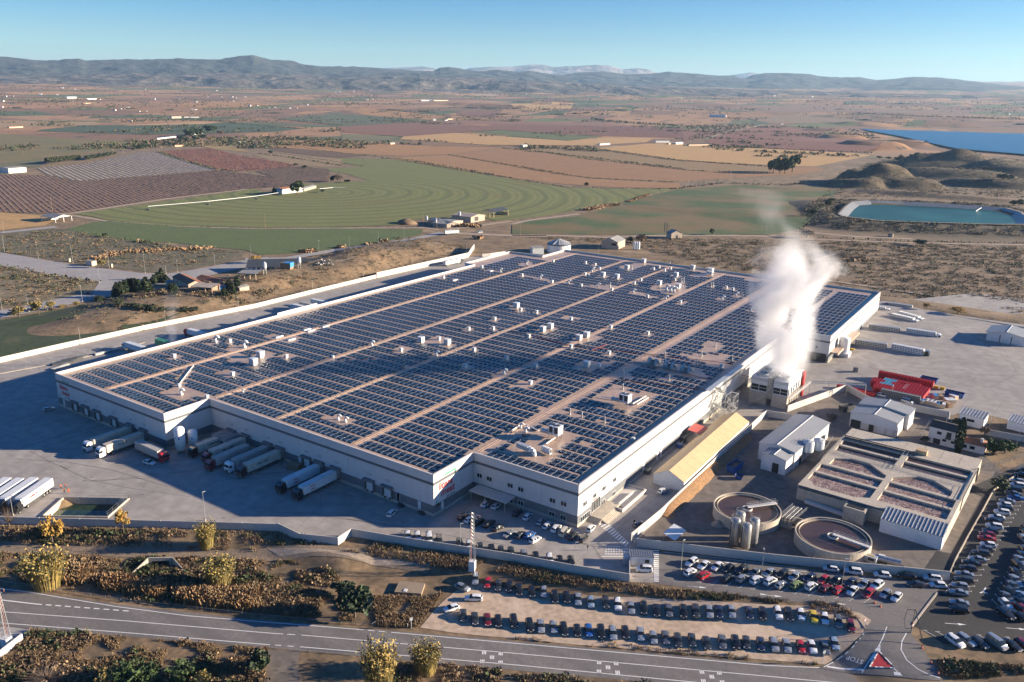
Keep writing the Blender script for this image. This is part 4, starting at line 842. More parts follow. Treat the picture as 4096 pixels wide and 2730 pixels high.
ULIST=[('b1','g',1.5,(1930,130),(2185,175)),('b1','b',1,(1560,275),(2060,140),(2085,435)),('b1','a',1.2,(2270,325)),('b1','b',.8,(1605,540),(1855,640)),('b1','g',1.15,(1620,600)),('b1','g',.6,(2175,592)),('b2','a',1.15,(40,260),(-20,330)),('b2','b',1,(270,280),(1640,120),(1905,32),(2125,28),(1300,220),(1955,218),(2245,292),(1875,365)),('b2','s',1,(205,105),(315,130),(455,40),(490,52),(620,12)),('b2','g',1.1,(1035,165),(1615,255),(2222,420)),('b2','b',.7,(690,285)),('b2','a',1.1,(1480,130),(1715,150)),('b2','p',1,(1338,370)),('b2','g',.9,(735,830),(800,850)),('b3','a',1.1,(275,35),(345,8),(600,112),(668,85),(670,350)),('b3','b',1,(150,97),(530,190),(870,247),(783,358),(215,362),(165,515),(885,15),(1218,72),(1880,365)),('b3','d',1,(1245,315),(1300,330),(1390,350),(1445,365),(1540,385),(1595,400)),('b3','k',.8,(1825,178),(1370,262),(1700,262),(1975,300),(1658,332),(1000,438),(1410,475),(995,555),(520,780),(627,810),(830,855)),('b3','c',1,(1015,660),(392,945)),('b3','g',.9,(78,905),(122,940)),('b3','u',1.1,(130,1110)),('b3','t',1.0,(310,1125)),('b3','b',.7,(1088,1022)),('m3','g',1.1,(130,1012),(715,1080),(255,1138),(507,1182),(770,1212),(1088,1265),(1378,1325),(1885,1327),(2010,1295),(2143,1430)),('m3','b',1,(370,995),(660,1008),(735,1060),(785,1062),(683,1122),(655,1108),(745,1025),(90,1120),(360,1178),(620,1212),(1268,1062),(1318,1047),(1420,1060),(1368,1078),(1097,1190),(1155,1162),(1215,1310),(1920,1230),(1980,1246),(1510,1360),(78,1430),(220,1450),(530,1510),(895,1247),(1460,1160)),('m3','a',1.15,(815,1115),(940,1132),(1470,1116),(1320,1190),(1490,1220),(40,1390),(1620,1050),(1030,1050),(1180,993)),('m3','k',1.0,(1785,1210),(1803,1205),(1520,1168),(1540,1163),(1075,1058),(880,1212),(1415,1020)),('m3','g',1.6,(1385,1240),(1425,1247),(1453,1256)),('m3','t',1.1,(1770,1105)),('m3','a',1.5,(1780,1082)),('m3','p',1,(755,1290),(775,925)),('m2','g',1.1,(2190,1078)),('m2','s',1,(2100,1085),(1780,1165)),('m2','b',1,(2025,1045),(1680,1138),(2138,1510))]
KN={'g':('white gooseneck vent','gooseneck vents on the warehouse roof'),'b':('small box vent','box vents on the warehouse roof'),'a':('pale cooler box','cooler boxes on the warehouse roof'),'d':('round hooded fan','hooded fans in a row on the roof'),'c':('tall white chiller','large chillers on the roof'),'s':('flat skylight','skylights on the roof'),'p':('lightning rod','rods on the roof'),'k':('slim stack vent','stack vents on the roof'),'u':('long air duct unit with a bend',None),'t':('bank of white condensers','condenser banks on the roof')}
for t,k,sc,*pts in ULIST:
 for q in pts:
  hz={'g':1.0,'b':.8,'a':1.3,'d':1.4,'c':2.6,'s':.2,'p':0,'k':1.2,'u':1.3,'t':1.2}[k]*sc
  x,y=P(q[0],q[1],t,ZRF+hz);UNITS.append([k,x,y,sc])
def bay(x):
 e=[-400,-182.5,-142.5,-109,-73,-38,400];return sum(x>v for v in e)-1
BAYN=['leftmost panel bay','second panel bay from left','third panel bay from left','fourth panel bay from left','fifth panel bay from left','rightmost panel bay']
ORD=['','second ','third ','fourth ','fifth ','sixth ','seventh ','eighth ','ninth ','tenth ','eleventh ','twelfth ','thirteenth ','fourteenth ','fifteenth ']
from collections import defaultdict
gr=defaultdict(list)
for u in UNITS:gr[(u[0],bay(u[1]))].append(u)
used_proto=set()
for(k,bi),us in gr.items():
 us.sort(key=lambda u:u[2])
 for i,(k,x,y,sc)in enumerate(us):
  nm,grp=KN[k]
  lab='%s in the %s'%(nm,BAYN[bi])if len(us)==1 else('%s nearest the front in the %s'%(nm,BAYN[bi])if i==0 else '%s, %sfrom the front in the %s'%(nm,ORD[min(i,14)],BAYN[bi]))
  rz={'g':R_(200),'d':R_(-40),'c':R_(0),'t':R_(-12),'u':R_(-8),'s':R_(90)}.get(k,0)
  o=dup(PRO[k],(x,y,ZRF+.006),rz,lab,None,grp);o.scale=(sc,sc,sc)
  # --- solar panels in tented strips
HOLES=[]
def hole(t,*pts):HOLES.append([roofp(a,b,t)for a,b in pts])
hole('b3',(820,600),(950,530),(1060,560),(1030,605),(1240,600),(1310,630),(1210,690),(1060,800),(830,700),(720,650));hole('b3',(150,945),(300,930),(560,960),(520,1050),(560,1010),(430,1100),(440,1200),(310,1240),(0,1150),(0,1070),(200,1020))
hole('b3',(440,760),(540,765),(660,810),(640,850),(480,800));hole('b3',(760,850),(850,850),(890,880),(800,910));hole('b3',(1090,345),(1190,270),(1260,290),(1700,400),(1790,490),(1740,505));hole('b3',(540,395),(640,330),(920,330),(860,370),(700,430))
hole('b3',(620,170),(720,85),(820,100),(770,145));hole('b3',(1660,240),(1780,140),(1940,185),(1830,250),(1740,260));hole('b3',(1310,260),(1440,250),(1900,400),(1960,360),(1900,330),(1990,280),(1900,265));hole('b3',(1310,480),(1400,440),(1510,480),(1430,525))
hole('b3',(0,560),(60,510),(300,490),(260,540),(110,570));hole('b3',(560,1085),(620,1040),(720,1080),(690,1110));hole('b3',(230,745),(330,735),(370,745),(240,780));hole('b3',(960,420),(1100,440),(1060,480),(900,460))
hole('b1',(1440,600),(1600,555),(1800,595),(1770,640),(1700,650),(1600,690),(1490,640));hole('b1',(1700,350),(1750,350),(1660,530),(1780,600),(1690,600),(1560,545));hole('b1',(1970,250),(2294,290),(2294,360),(2060,330));hole('b1',(1940,440),(2060,400),(2150,430),(2040,470))
hole('b1',(1730,610),(1850,620),(2000,640),(1890,670));hole('b1',(2090,180),(2294,190),(2200,240),(2020,215))
hole('b2',(575,850),(750,785),(940,850),(780,920));hole('b2',(0,200),(200,265),(110,300),(60,380),(0,400));hole('b2',(75,105),(160,80),(440,120),(310,175));hole('b2',(380,60),(480,20),(600,40),(500,75));hole('b2',(200,285),(300,255),(360,285),(260,310));hole('b2',(1390,160),(1640,100),(1820,150),(1740,175))
hole('b2',(1210,225),(1300,200),(1420,225),(1290,245));hole('b2',(1760,355),(1890,340),(1980,370),(1870,395));hole('b2',(1560,290),(600,335),(760,250),(680,320));hole('b2',(2120,470),(2240,400),(2294,410),(2294,480))
hole('m3',(1220,1245),(1330,1210),(1560,1170),(1560,1260),(1400,1290));hole('m3',(1560,1130),(1700,1100),(1850,1110),(1760,1145));hole('m3',(600,1215),(800,1210),(970,1220),(860,1265));hole('m3',(1460,1360),(1580,1360),(1560,1385));hole('m3',(960,1050),(1150,1010),(1210,1040),(1060,1090));hole('m3',(40,1120),(200,1135),(420,1180),(330,1185));hole('m3',(1100,1270),(1320,1320),(1260,1335),(1050,1285))
hole('m3',(440,1495),(560,1490),(620,1515),(520,1530));hole('m3',(2070,1160),(2170,1120),(2294,1150),(2200,1190));hole('m3',(60,1020),(180,1005),(200,1030),(90,1050))
def inpoly(x,y,poly):
 c=False;n=len(poly);j=n-1
 for i in range(n):
  if(poly[i][1]>y)!=(poly[j][1]>y)and x<(poly[j][0]-poly[i][0])*(y-poly[i][1])/(poly[j][1]-poly[i][1]+1e-12)+poly[i][0]:c=not c
  j=i
 return c
CLR={'g':(2.2,2.4),'b':(1.9,2.2),'a':(3.6,3.2),'d':(3,3),'c':(7,6),'s':(2.6,3.2),'p':(.8,.8),'k':(1.6,1.8),'u':(6,4),'t':(4,3)}
PX,PY,ARCH=2.37,6.42,2.66
BAYS=[(-208.5,-184,-34.5,283),(-180.8,-144.2,-34.5,314),(-141.2,-110.2,-16.3,314),(-107.6,-74.2,-16.3,314),(-71.8,-39.3,-16.3,314),(-36.6,-3.6,1.7,314),(-1.5,17.0,207,314)]
cells=[]
for bi,(x0,x1,y0,y1)in enumerate(BAYS):
 n=int((x1-x0)/PX);off=((x1-x0)-n*PX)*(.5 if bi!=5 else 1.0)
 for j in range(int((y1-y0)/PY)):
  for a in range(2):
   yb=y0+j*PY+a*(ARCH+.06)
   for i in range(n):
    xc=x0+off+(i+.5)*PX;yc=yb+ARCH/2
    if xc<-143 and bi==1 and yb<-34:pass
    if bi==1 and xc>-143.5 and yc<-18:continue
    if any(inpoly(xc,yc,h)for h in HOLES):continue
    if any(abs(xc-u[1])<CLR[u[0]][0]*u[3]and abs(yc-u[2])<CLR[u[0]][1]*u[3]for u in UNITS):continue
    cells.append((xc,yb))
cells=np.array(cells)
hw,th,zb,zr=(PX-.09)/2,.04,ZRF+.07,ZRF+.34
def slab(side):
 y0,y1=(0.0,ARCH/2-.02)if side==0 else(ARCH/2+.02,ARCH);z0,z1=(zb,zr)if side==0 else(zr,zb)
 return np.array([(-hw,y0,z0),(hw,y0,z0),(hw,y1,z1),(-hw,y1,z1),(-hw,y0,z0-th),(hw,y0,z0-th),(hw,y1,z1-th),(-hw,y1,z1-th)])
SF=np.array([(0,1,2,3),(7,6,5,4),(0,4,5,1),(1,5,6,2),(2,6,7,3),(3,7,4,0)])
allp=[]
for x,y in cells:allp.append((x,y,0));allp.append((x,y,1))
dist=np.array([math.hypot(p[0]-CAM[0],p[1]-CAM[1])for p in allp]);order=np.argsort(dist)
near_ids=set(order[:300].tolist())
pmesh=[np_mesh('solar_panel',slab(s),SF,MT['panel'])for s in(0,1)]
Vs,Fs,k=[],[],0
for i,(x,y,s)in enumerate(allp):
 if i in near_ids:
  o=bpy.data.objects.new('solar_panel',pmesh[s]);link(o,wh);o.location=(x,y,0)
 else:
  Vs.append(slab(s)+np.array((x,y,0)));Fs.append(SF+8*k);k+=1
o=bpy.data.objects.new('solar_panels',np_mesh('solar_panels',np.concatenate(Vs),np.concatenate(Fs),MT['panel']));link(o,wh);o['kind']='stuff'
rl=np.array([(-.065,-.05,zb+.03),(.065,-.05,zb+.03),(.065,ARCH/2,zr+.05),(-.065,ARCH/2,zr+.05),(.065,ARCH+.05,zb+.03),(-.065,ARCH+.05,zb+.03)])
RF=np.array([(0,1,2,3),(3,2,4,5)])
Vs,Fs=[],[];seen=set();k=0
for x,y in cells:
 for xx in(x-PX/2,x+PX/2):
  key=(round(xx,1),round(y,1))
  if key in seen:continue
  seen.add(key);Vs.append(rl+np.array((xx,y,0)));Fs.append(RF+6*k);k+=1
o=bpy.data.objects.new('clamping_rails',np_mesh('clamping_rails',np.concatenate(Vs),np.concatenate(Fs),MT['rail']));link(o,wh);o['kind']='stuff'
print('panels',len(allp))
# --- cars
def wheel_mesh(r,w):
 t=MB();n=14
 prof=[(r*.62,-w/2),(r*.95,-w/2),(r,-w*.3),(r,w*.3),(r*.95,w/2),(r*.62,w/2)]
 vs=[]
 for q,y in prof:
  for i in range(n):
   a=2*math.pi*i/n;vs.append((q*math.cos(a),y,q*math.sin(a)))
 t.add(vs,[(k*n+i,(k+1)*n+i,(k+1)*n+(i+1)%n,k*n+(i+1)%n)for k in range(len(prof)-1)for i in range(n)])
 h=MB();vs=[]
 for y in(-w*.42,w*.42):
  for i in range(n):a=2*math.pi*i/n;vs.append((r*.64*math.cos(a),y,r*.64*math.sin(a)))
 h.add(vs,[tuple(range(n)),tuple(range(n,2*n))[::-1]]);return t.mesh('wheel',MT['black']),h.mesh('rim',MT['steel'])
WM,RM=wheel_mesh(.32,.21);TW,TR=wheel_mesh(.50,.38)
def car_proto(kind):
 if kind=='hatchback':L,Wd=4.15,1.76;hood,cowl,wsT,roofB,rearB=1.42,1.02,.22,-1.55,-1.95;hz,bz,rz=.80,.93,1.47
 elif kind=='saloon':L,Wd=4.6,1.80;hood,cowl,wsT,roofB,rearB=1.55,1.0,.25,-.95,-1.55;hz,bz,rz=.78,.92,1.44
 elif kind=='estate':L,Wd=4.65,1.80;hood,cowl,wsT,roofB,rearB=1.6,1.1,.35,-1.95,-2.22;hz,bz,rz=.80,.94,1.49
 elif kind=='SUV':L,Wd=4.45,1.86;hood,cowl,wsT,roofB,rearB=1.55,1.15,.45,-1.8,-2.1;hz,bz,rz=.95,1.08,1.68
 elif kind=='van':L,Wd=4.95,1.95;hood,cowl,wsT,roofB,rearB=2.0,1.75,1.05,-2.3,-2.42;hz,bz,rz=.98,1.15,1.95
 else:L,Wd=4.2,1.75;hood,cowl,wsT,roofB,rearB=1.4,1.05,.3,-1.85,-2.0;hz,bz,rz=.88,1.02,1.66
 h=Wd/2;f=L/2;r=-L/2;rb=bz+.02
 trunk=kind=='saloon'
 st=[(f,.30,.52,h*.80,.54,h*.70,.55),(f-.10,.24,hz-.14,h*.90,hz-.10,h*.74,hz-.08),(hood-.1 if f-hood<.5 else f-.5,.22,hz-.02,h*.97,hz+.03,h*.78,hz+.06),(cowl,.22,bz-.02,h,bz+.04,h*.80,bz+.07),(wsT,.22,bz,h,rz-.06,h*.70,rz),((wsT+roofB)/2,.22,bz+.01,h,rz-.05,h*.71,rz+.01),(roofB,.22,rb,h*.99,rz-.12,h*.69,rz-.06)]
 if trunk:st+=[(rearB,.24,rb,h*.97,rb+.05,h*.76,rb+.09),(r+.12,.26,rb-.03,h*.92,rb,h*.74,rb+.03),(r,.36,.60,h*.82,.62,h*.7,.64)]
 else:st+=[(rearB,.24,rb-.02,h*.95,rb+.03,h*.74,rb+.06),(r+.06,.27,rb-.12,h*.90,rb-.08,h*.74,rb-.05),(r,.36,.58,h*.82,.60,h*.7,.62)]
 V=[]
 for(x,zs,zb,wb,ze,we,zc)in st:
  for s in(-1,1):V+=[(x,s*wb*.93,zs),(x,s*wb,(zs+zb)/2+.05),(x,s*wb*.985,zb),(x,s*we,ze)]
  V.append((x,0,zc))
 body,ws,rw,sw=MB(),MB(),MB(),MB();n=9
 F={'b':[],'ws':[],'rw':[],'sw':[]}
 for i in range(len(st)-1):
  a,b=i*n,(i+1)*n
  for s in(0,4):
   for k in range(3):
    q=(a+s+k,a+s+k+1,b+s+k+1,b+s+k)if s==4 else(a+s+k,b+s+k,b+s+k+1,a+s+k+1)
    F['sw' if(k==2 and 3<=i<=6 and not(i==3 and False)and i in(3,4,5)+((6,)if kind in('saloon',)else()))else 'b'].append(q)
   q=(a+s+3,a+8,b+8,b+s+3)if s==4 else(a+s+3,b+s+3,b+8,a+8)
   F['ws' if i==3 else('rw' if i==6 else 'b')].append(q)
 F['b']+=[(0,1,2,3,8,7,6,5,4)[::-1],tuple((len(st)-1)*n+q for q in(0,1,2,3,8,7,6,5,4))]
 for i in range(len(st)-1):F['b'].append((i*n,i*n+4,(i+1)*n+4,(i+1)*n))
 root=bpy.data.objects.new('car',None);root.empty_display_size=.1;root['category']='van' if kind=='van' else 'car'
 def part(name,key,m_,shrink=0):
  mb=MB();mb.v=list(V);mb.f=F[key];mb.m=[0]*len(F[key]);me=mb.mesh(name,m_,False)
  bm=bmesh.new();bm.from_mesh(me);bmesh.ops.delete(bm,geom=[v for v in bm.verts if not v.link_faces],context='VERTS');bmesh.ops.recalc_face_normals(bm,faces=bm.faces)if key=='b' else None
  bm.to_mesh(me);bm.free()
  if key=='b':
   me.polygons.foreach_set('use_smooth',[True]*len(me.polygons));me.set_sharp_from_angle(angle=R_(38))
  o=bpy.data.objects.new(name,me);o.parent=root;return o
 bo=part('body','b',PAINT['white']);bo.material_slots[0].link='OBJECT';bo.material_slots[0].material=PAINT['white'];bo['paint']=1
 part('windscreen','ws',MT['glass']);part('rear_window','rw',MT['glass']);part('side_windows','sw',MT['glass'])
 for x in(f-.80,r+.78):
  for s in(-1,1):
   o=bpy.data.objects.new('wheel',WM);o.parent=root;o.location=(x,s*(h-.10),.32);q=bpy.data.objects.new('rim',RM);q.parent=o
 for s in(-1,1):
  o=bpy.data.objects.new('headlight',MB().box((f-.10,s*h*.66,hz-.15),(.14,h*.36,.15)).mesh('headlight',MT['light_glass']));o.parent=root
  o=bpy.data.objects.new('tail_light',MB().box((r+.06,s*h*.74,rb-.16),(.12,h*.24,.2)).mesh('tail_light',MT['tail_red']));o.parent=root
  o=bpy.data.objects.new('mirror',MB().box((cowl-.25,s*(h+.09),bz+.05),(.14,.18,.13)).mesh('mirror',MT['black']));o.parent=root
 o=bpy.data.objects.new('number_plate',MB().box((f+.005,0,.45),(.02,.5,.11)).mesh('number_plate',MT['frame_white']));o.parent=root
 pm=MB()
 for x in(wsT-.55 if kind!='van' else wsT-.9,):
  for s in(-1,1):pm.add([(x-.04,s*h*.992,bz),(x+.04,s*h*.992,bz),(x+.04,s*(h*.706+.006),rz-.06),(x-.04,s*(h*.706+.006),rz-.06)],[(0,1,2,3)if s<0 else(3,2,1,0)])
 o=bpy.data.objects.new('door_pillar',pm.mesh('door_pillar',PAINT['white']));o.parent=root;o.material_slots[0].link='OBJECT';o.material_slots[0].material=PAINT['white'];o['paint']=1
 return root
CARP={k:car_proto(k)for k in('hatchback','saloon','estate','SUV','van','people carrier')}
CARS=[]
def car(t,x,y,vec,colour,kind,row):
 p=P(x,y,t);a=P(x-vec[0]*.3,y-vec[1]*.3,t);b=P(x+vec[0]*.3,y+vec[1]*.3,t)
 CARS.append((p,aim(a,b),colour,kind,row,T2P(t,x,y)))
KINDS_={'h':'hatchback','s':'saloon','e':'estate','u':'SUV','v':'van','m':'people carrier'}
COLS={'W':'white','S':'silver','G':'grey','D':'dark grey','K':'black','R':'red','r':'dark red','B':'blue','b':'dark blue','Y':'yellow','g':'green','p':'pale blue','E':'beige','C':'cream'}
def cars(t,vec,row,lst):
 for x,y,c in lst:car(t,x,y,vec,COLS[c[0]],KINDS_[c[1]],row)
cars('f2',(6,50),'the lower gravel row',[(1780,1012,'Ds'),(1880,1040,'Dh'),(1988,1050,'rh'),(2080,1060,'Kh')])
cars('f3',(8,50),'the lower gravel row',[(15,1065,'Ku'),(152,1100,'Ku'),(246,1105,'Ss'),(356,1112,'Sh'),(446,1130,'Ke'),(560,1142,'Kh'),(658,1142,'Bh'),(763,1155,'Ku'),(865,1165,'Se'),(973,1158,'Kh'),(1103,1172,'Ss'),(1213,1203,'Sh'),(1318,1203,'Gs'),(1423,1228,'De'),(1545,1225,'Ds'),(1670,1252,'Dh'),(1803,1240,'Gs'),(1917,1248,'Ku'),(2010,1245,'Dh'),(2133,1258,'bs')])
cars('f4',(14,50),'the lower gravel row',[(48,1268,'Su'),(158,1272,'Ss'),(277,1282,'Rh'),(375,1282,'Ws'),(487,1290,'Gs'),(566,1255,'ph')])
cars('f2',(-5,50),'the upper gravel row',[(1885,700,'Sm'),(1990,732,'Rh'),(2080,755,'Dh'),(2175,762,'Kh')])
cars('f3',(3,50),'the upper gravel row',[(60,790,'Ks'),(172,808,'Kh'),(272,808,'Sh'),(367,852,'Ke'),(470,856,'Kh'),(567,872,'Ss'),(675,897,'ph'),(805,905,'Dm'),(907,918,'Wu'),(1022,945,'Ss'),(1130,948,'Ke'),(1240,968,'Ks'),(1345,968,'Gs'),(1470,982,'Ku'),(1578,978,'Du'),(1693,976,'Ss'),(1780,978,'bs'),(1885,976,'Ss'),(2037,988,'bs'),(2150,1000,'Ku')])
cars('f4',(8,50),'the upper gravel row',[(82,995,'Wu'),(178,1003,'Ke'),(280,1003,'Wh'),(388,1022,'Ys'),(484,1038,'Wh'),(600,1068,'Gm'),(706,1108,'rm')])
cars('f2',(50,20),'the left end of the gravel',[(1775,772,'Sh')]);cars('f2',(-50,-2),'the left end of the gravel',[(1870,862,'We')]);cars('f2',(-50,14),'the left end of the gravel',[(1680,948,'Wh')])
cars('f2',(8,50),'the row behind the yard wall',[(1305,325,'Wh'),(1390,338,'Wu'),(1490,352,'Wv'),(1572,366,'Du'),(1750,388,'Dh'),(1832,408,'Wh'),(1925,425,'Ds'),(2025,440,'Ks'),(2105,455,'Dh'),(2192,466,'Dh')])
cars('f3',(8,50),'the row behind the yard wall',[(105,490,'Ss'),(205,508,'Kh'),(325,528,'We'),(410,540,'Kh'),(505,552,'Ku')])
cars('q5',(90,-55),'the middle row by the office front',[(240,325,'Ks'),(360,385,'Wh'),(515,430,'Ku'),(700,455,'Ke'),(860,530,'Kh'),(1060,640,'Ss'),(1265,660,'Dh'),(1420,665,'Bh'),(1525,745,'Wh')])
cars('q5',(60,-62),'the row along the office wall',[(1205,262,'Ku'),(1390,335,'Wh'),(1625,425,'Sh'),(1745,490,'Wh'),(1900,548,'Wu'),(2050,612,'Cv'),(2200,680,'Ku')]);cars('q6',(60,-60),'the row along the office wall',[(370,945,'Ke')])
cars('q6',(60,-62),'the corner by the entrance steps',[(508,770,'Wh')]);cars('q5',(60,-45),'the shade under the canopy',[(640,105,'Wh'),(825,140,'Wh')])
cars('f2',(38,-40),'the yard below the loading docks',[(1168,128,'We')]);cars('q6',(70,-45),'the lane beside the tent hall',[(1800,85,'We')]);cars('q6',(70,-35),'the lane against the plant wall',[(1370,695,'Gh')])
cars('b1',(60,-14),'the yard by the far left corner of the warehouse',[(440,768,'Sh')]);cars('b1',(55,12),'the yard beside the red cab truck',[(1338,1248,'Wh')])
cars('f3',(-60,-3),'the bay below the gatehouse',[(1135,612,'Wu')])
cars('q3',(-72,50),'the back row of the asphalt car park',[(385,262,'Wm'),(600,312,'Wh'),(840,332,'Wh'),(1040,365,'Kh'),(1285,390,'Ku'),(1520,440,'Gs'),(1765,450,'Sh')])
cars('q4',(-72,52),'the back row of the asphalt car park',[(122,470,'Km'),(350,515,'Sh'),(620,530,'bs'),(862,572,'Rh'),(1090,592,'Ku'),(1345,620,'bs'),(1580,660,'Sh'),(1820,672,'Wu')])
cars('q3',(78,-48),'the front row of the asphalt car park',[(358,432,'Wh'),(605,492,'Rm'),(1022,540,'Kh'),(1295,552,'Sm'),(1545,582,'Wu'),(1790,602,'Wu'),(1985,662,'Sh')])
cars('q4',(76,-50),'the front row of the asphalt car park',[(378,662,'gh'),(642,690,'Wm'),(905,720,'rh'),(1130,752,'Rh')])
cars('q4',(-60,60),'the front row of the asphalt car park',[(1380,775,'Wh'),(1662,815,'Rh'),(1975,822,'Sh'),(2170,882,'Wh')])
cars('q4',(-60,-8),'the line against the plant wall',[(995,372,'Wh'),(1395,420,'Wu'),(1915,482,'Wh')]);cars('q2',(-60,-8),'the line against the plant wall',[(130,510,'Ku'),(590,545,'Wu')]);cars('q2',(-60,-4),'the lane outside the plant wall',[(300,650,'Ds'),(690,662,'Wh')])
RC='the column along the plant track'
cars('b4',(-30,-4),RC,[(2290,1318,'Ds'),(2268,1358,'Kh')])
cars('q1',(-60,-9),RC,[(2118,140,'Sh'),(2120,222,'Wu'),(2060,292,'Ke'),(2040,365,'Gs'),(2080,440,'Bs'),(1935,500,'Ss'),(1890,570,'Wh'),(1905,632,'bh'),(1840,705,'Wu'),(1750,792,'Ws'),(1690,850,'Ks'),(1700,955,'Wu'),(1630,1040,'bh'),(1575,1098,'rh'),(1565,1172,'Rs'),(1590,1285,'Wh'),(1540,1360,'Gh'),(1470,1440,'Du')])
cars('q2',(-60,-9),RC,[(1400,200,'Ss'),(1290,268,'Ks'),(1240,362,'Dh'),(1170,475,'Ss'),(1160,572,'De'),(1085,680,'Sh'),(1065,800,'Ss')])
cars('q2',(-60,-9),'the open right car park',[(1075,985,'Ss'),(1070,1112,'Ku')])
R2='the slanting left column of the right car park'
cars('q2',(66,62),R2,[(2235,40,'Dh'),(2215,140,'bs'),(2170,222,'Ss'),(2125,322,'Ku'),(2090,445,'Kh'),(2085,575,'Ss'),(2045,685,'Gs'),(1995,785,'Dh'),(1930,882,'Gs'),(1905,1005,'Wh')]);cars('q2',(66,48),R2,[(1905,1190,'Ku')])
cars('q1',(62,56),R2,[(2225,1180,'Sh'),(2260,1090,'Kh'),(2290,1000,'Dh')])
R3='the slanting right column of the right car park'
cars('q2',(-66,-50),R3,[(2205,870,'pu'),(2185,960,'Dh'),(2150,1055,'rh'),(2150,1215,'Ks'),(2270,760,'Sh'),(2290,660,'Kh')])
cars('f4',(60,42),'the bottom row of the right car park',[(1605,1235,'Wu'),(1700,1222,'Se'),(1815,1246,'Dh'),(1960,1250,'Sv'),(2092,1268,'Ks'),(2190,1258,'rh')])
cars('b4',(40,10),'the gap beside the red crates',[(1015,640,'Wh')]);cars('b4',(50,14),'the yard behind the grey shed',[(1250,700,'Wv')])
cars('m2',(-40,2),'the dirt road by the barns',[(2005,745,'Wv')]);cars('m4',(-40,0),'the track beside the lined pond',[(2245,525,'ps')])
cars('m1',(40,-4),'the estate road near the cypress garden',[(790,1292,'rs')]);cars('m1',(40,-8),'the estate road behind the yellow trees',[(280,1445,'Ks'),(440,1432,'Sh')]);cars('m1',(40,-8),'the estate road near the left picture edge',[(105,1478,'Du')])
def car_labels():
 rows=defaultdict(list)
 for i,c in enumerate(CARS):rows[c[4]].append(i)
 lab={};ks=defaultdict(list)
 for i,c in enumerate(CARS):ks[(c[2],c[3],c[4])].append(i)
 for(col,kd,row),ids in ks.items():
  base='%s %s in %s'%(col,kd,row)
  if len(ids)==1:lab[ids[0]]=base;continue
  horiz=max(CARS[i][5][0]for i in rows[row])-min(CARS[i][5][0]for i in rows[row])>max(CARS[i][5][1]for i in rows[row])-min(CARS[i][5][1]for i in rows[row])
  order=sorted(rows[row],key=lambda i:CARS[i][5][0]if horiz else CARS[i][5][1]);tmp={}
  for i in ids:
   k=order.index(i);a=CARS[order[k-1]]if k else None;b=CARS[order[k+1]]if k+1<len(order)else None
   ta='%s %s'%(a[2],a[3])if a else('the %s end'%('left' if horiz else 'top'));tb='%s %s'%(b[2],b[3])if b else('the %s end'%('right' if horiz else 'bottom'))
   tmp[i]='%s, between %s and %s'%(base,ta,tb)
  cnt=defaultdict(int)
  for v in tmp.values():cnt[v]+=1
  for n_,i in enumerate(sorted(ids,key=lambda i:CARS[i][5][0]if horiz else CARS[i][5][1])):
   if cnt[tmp[i]]>1 or len(tmp[i].split())>16:
    w=(['leftmost','second','third','fourth','fifth','sixth','seventh','eighth']if horiz else['topmost','second','third','fourth','fifth','sixth','seventh','eighth'])[n_]
    tmp[i]='%s %s %s%s in %s'%(w,col,kd,'' if n_==0 else(' from left' if horiz else ' from top'),row)
   lab[i]=tmp[i]
 return lab
LAB=car_labels()
for i,(p,hd,col,kd,row,_)in enumerate(CARS):
 jit=(i*37%11-5)*.006;z=float(tz(p[0],p[1]))
 o=dup(CARP[kd],(p[0],p[1],z+(.07 if 'gravel' in row else .04)),hd+jit,LAB[i],PAINT[col],'cars parked in '+row if not row.startswith(('cars',))else row)
 s=1+(i*53%9-4)*.006;o.scale=(s,s,1+(i*29%7-3)*.008)
 # --- trucks; built facing +X with the rear at the origin
def add_wheels(root,xs,y=1.02,r=.5):
 for x in xs:
  for s in(-1,1):
   o=bpy.data.objects.new('wheel',TW);link(o,root);o.location=(x,s*y,r);q=bpy.data.objects.new('rim',TR);link(q,o)
def cab(root,x,colm,tall=3.7):
 b=MB();pr=[(x,.55),(x+2.25,.45),(x+2.30,1.5),(x+2.18,2.1),(x+2.02,2.95),(x+1.6,tall-.15),(x+.6,tall),(x,tall-.25)]
 for s in(1,):
  vs=[(q[0],-1.24,q[1])for q in pr]+[(q[0],1.24,q[1])for q in pr];n=len(pr)
  b.add(vs,[tuple(range(n)),tuple(range(n,2*n))[::-1]]+[((i+1)%n,i,n+i,n+(i+1)%n)for i in range(n)])
 co_=b.build('cab',colm,root)
 MB().add([(x+2.20,-1.12,2.02),(x+2.20,1.12,2.02),(x+2.05,1.08,2.95),(x+2.05,-1.08,2.95)],[(0,1,2,3)]).build('windscreen',MT['glass'],co_)
 w=MB()
 for s in(-1,1):w.add([(x+1.0,s*1.25,1.95),(x+1.9,s*1.25,1.95),(x+1.85,s*1.25,2.75),(x+1.0,s*1.25,2.75)],[(0,1,2,3)if s<0 else(3,2,1,0)])
 w.build('side_window',MT['glass'],co_);g=MB();g.box((x+2.31,0,1.05),(.05,1.6,.7));g.build('grille',MT['louvre'],co_)
 for s in(-1,1):MB().box((x+2.28,s*.95,.72),(.08,.4,.2)).build('headlight',MT['light_glass'],co_);MB().box((x+2.0,s*1.42,2.3),(.12,.25,.7)).build('mirror',MT['black'],co_)
 bm_=MB();bm_.box((x+2.25,0,.5),(.2,2.4,.35));bm_.build('bumper',MT['base_grey'],co_)
def ribs(mb,x0,x1,y,z0,z1,n,d=.03):
 for k in range(n):x=x0+(k+.5)*(x1-x0)/n;mb.box((x,y,(z0+z1)/2),((x1-x0)/n*.45,d*2,z1-z0-.2))
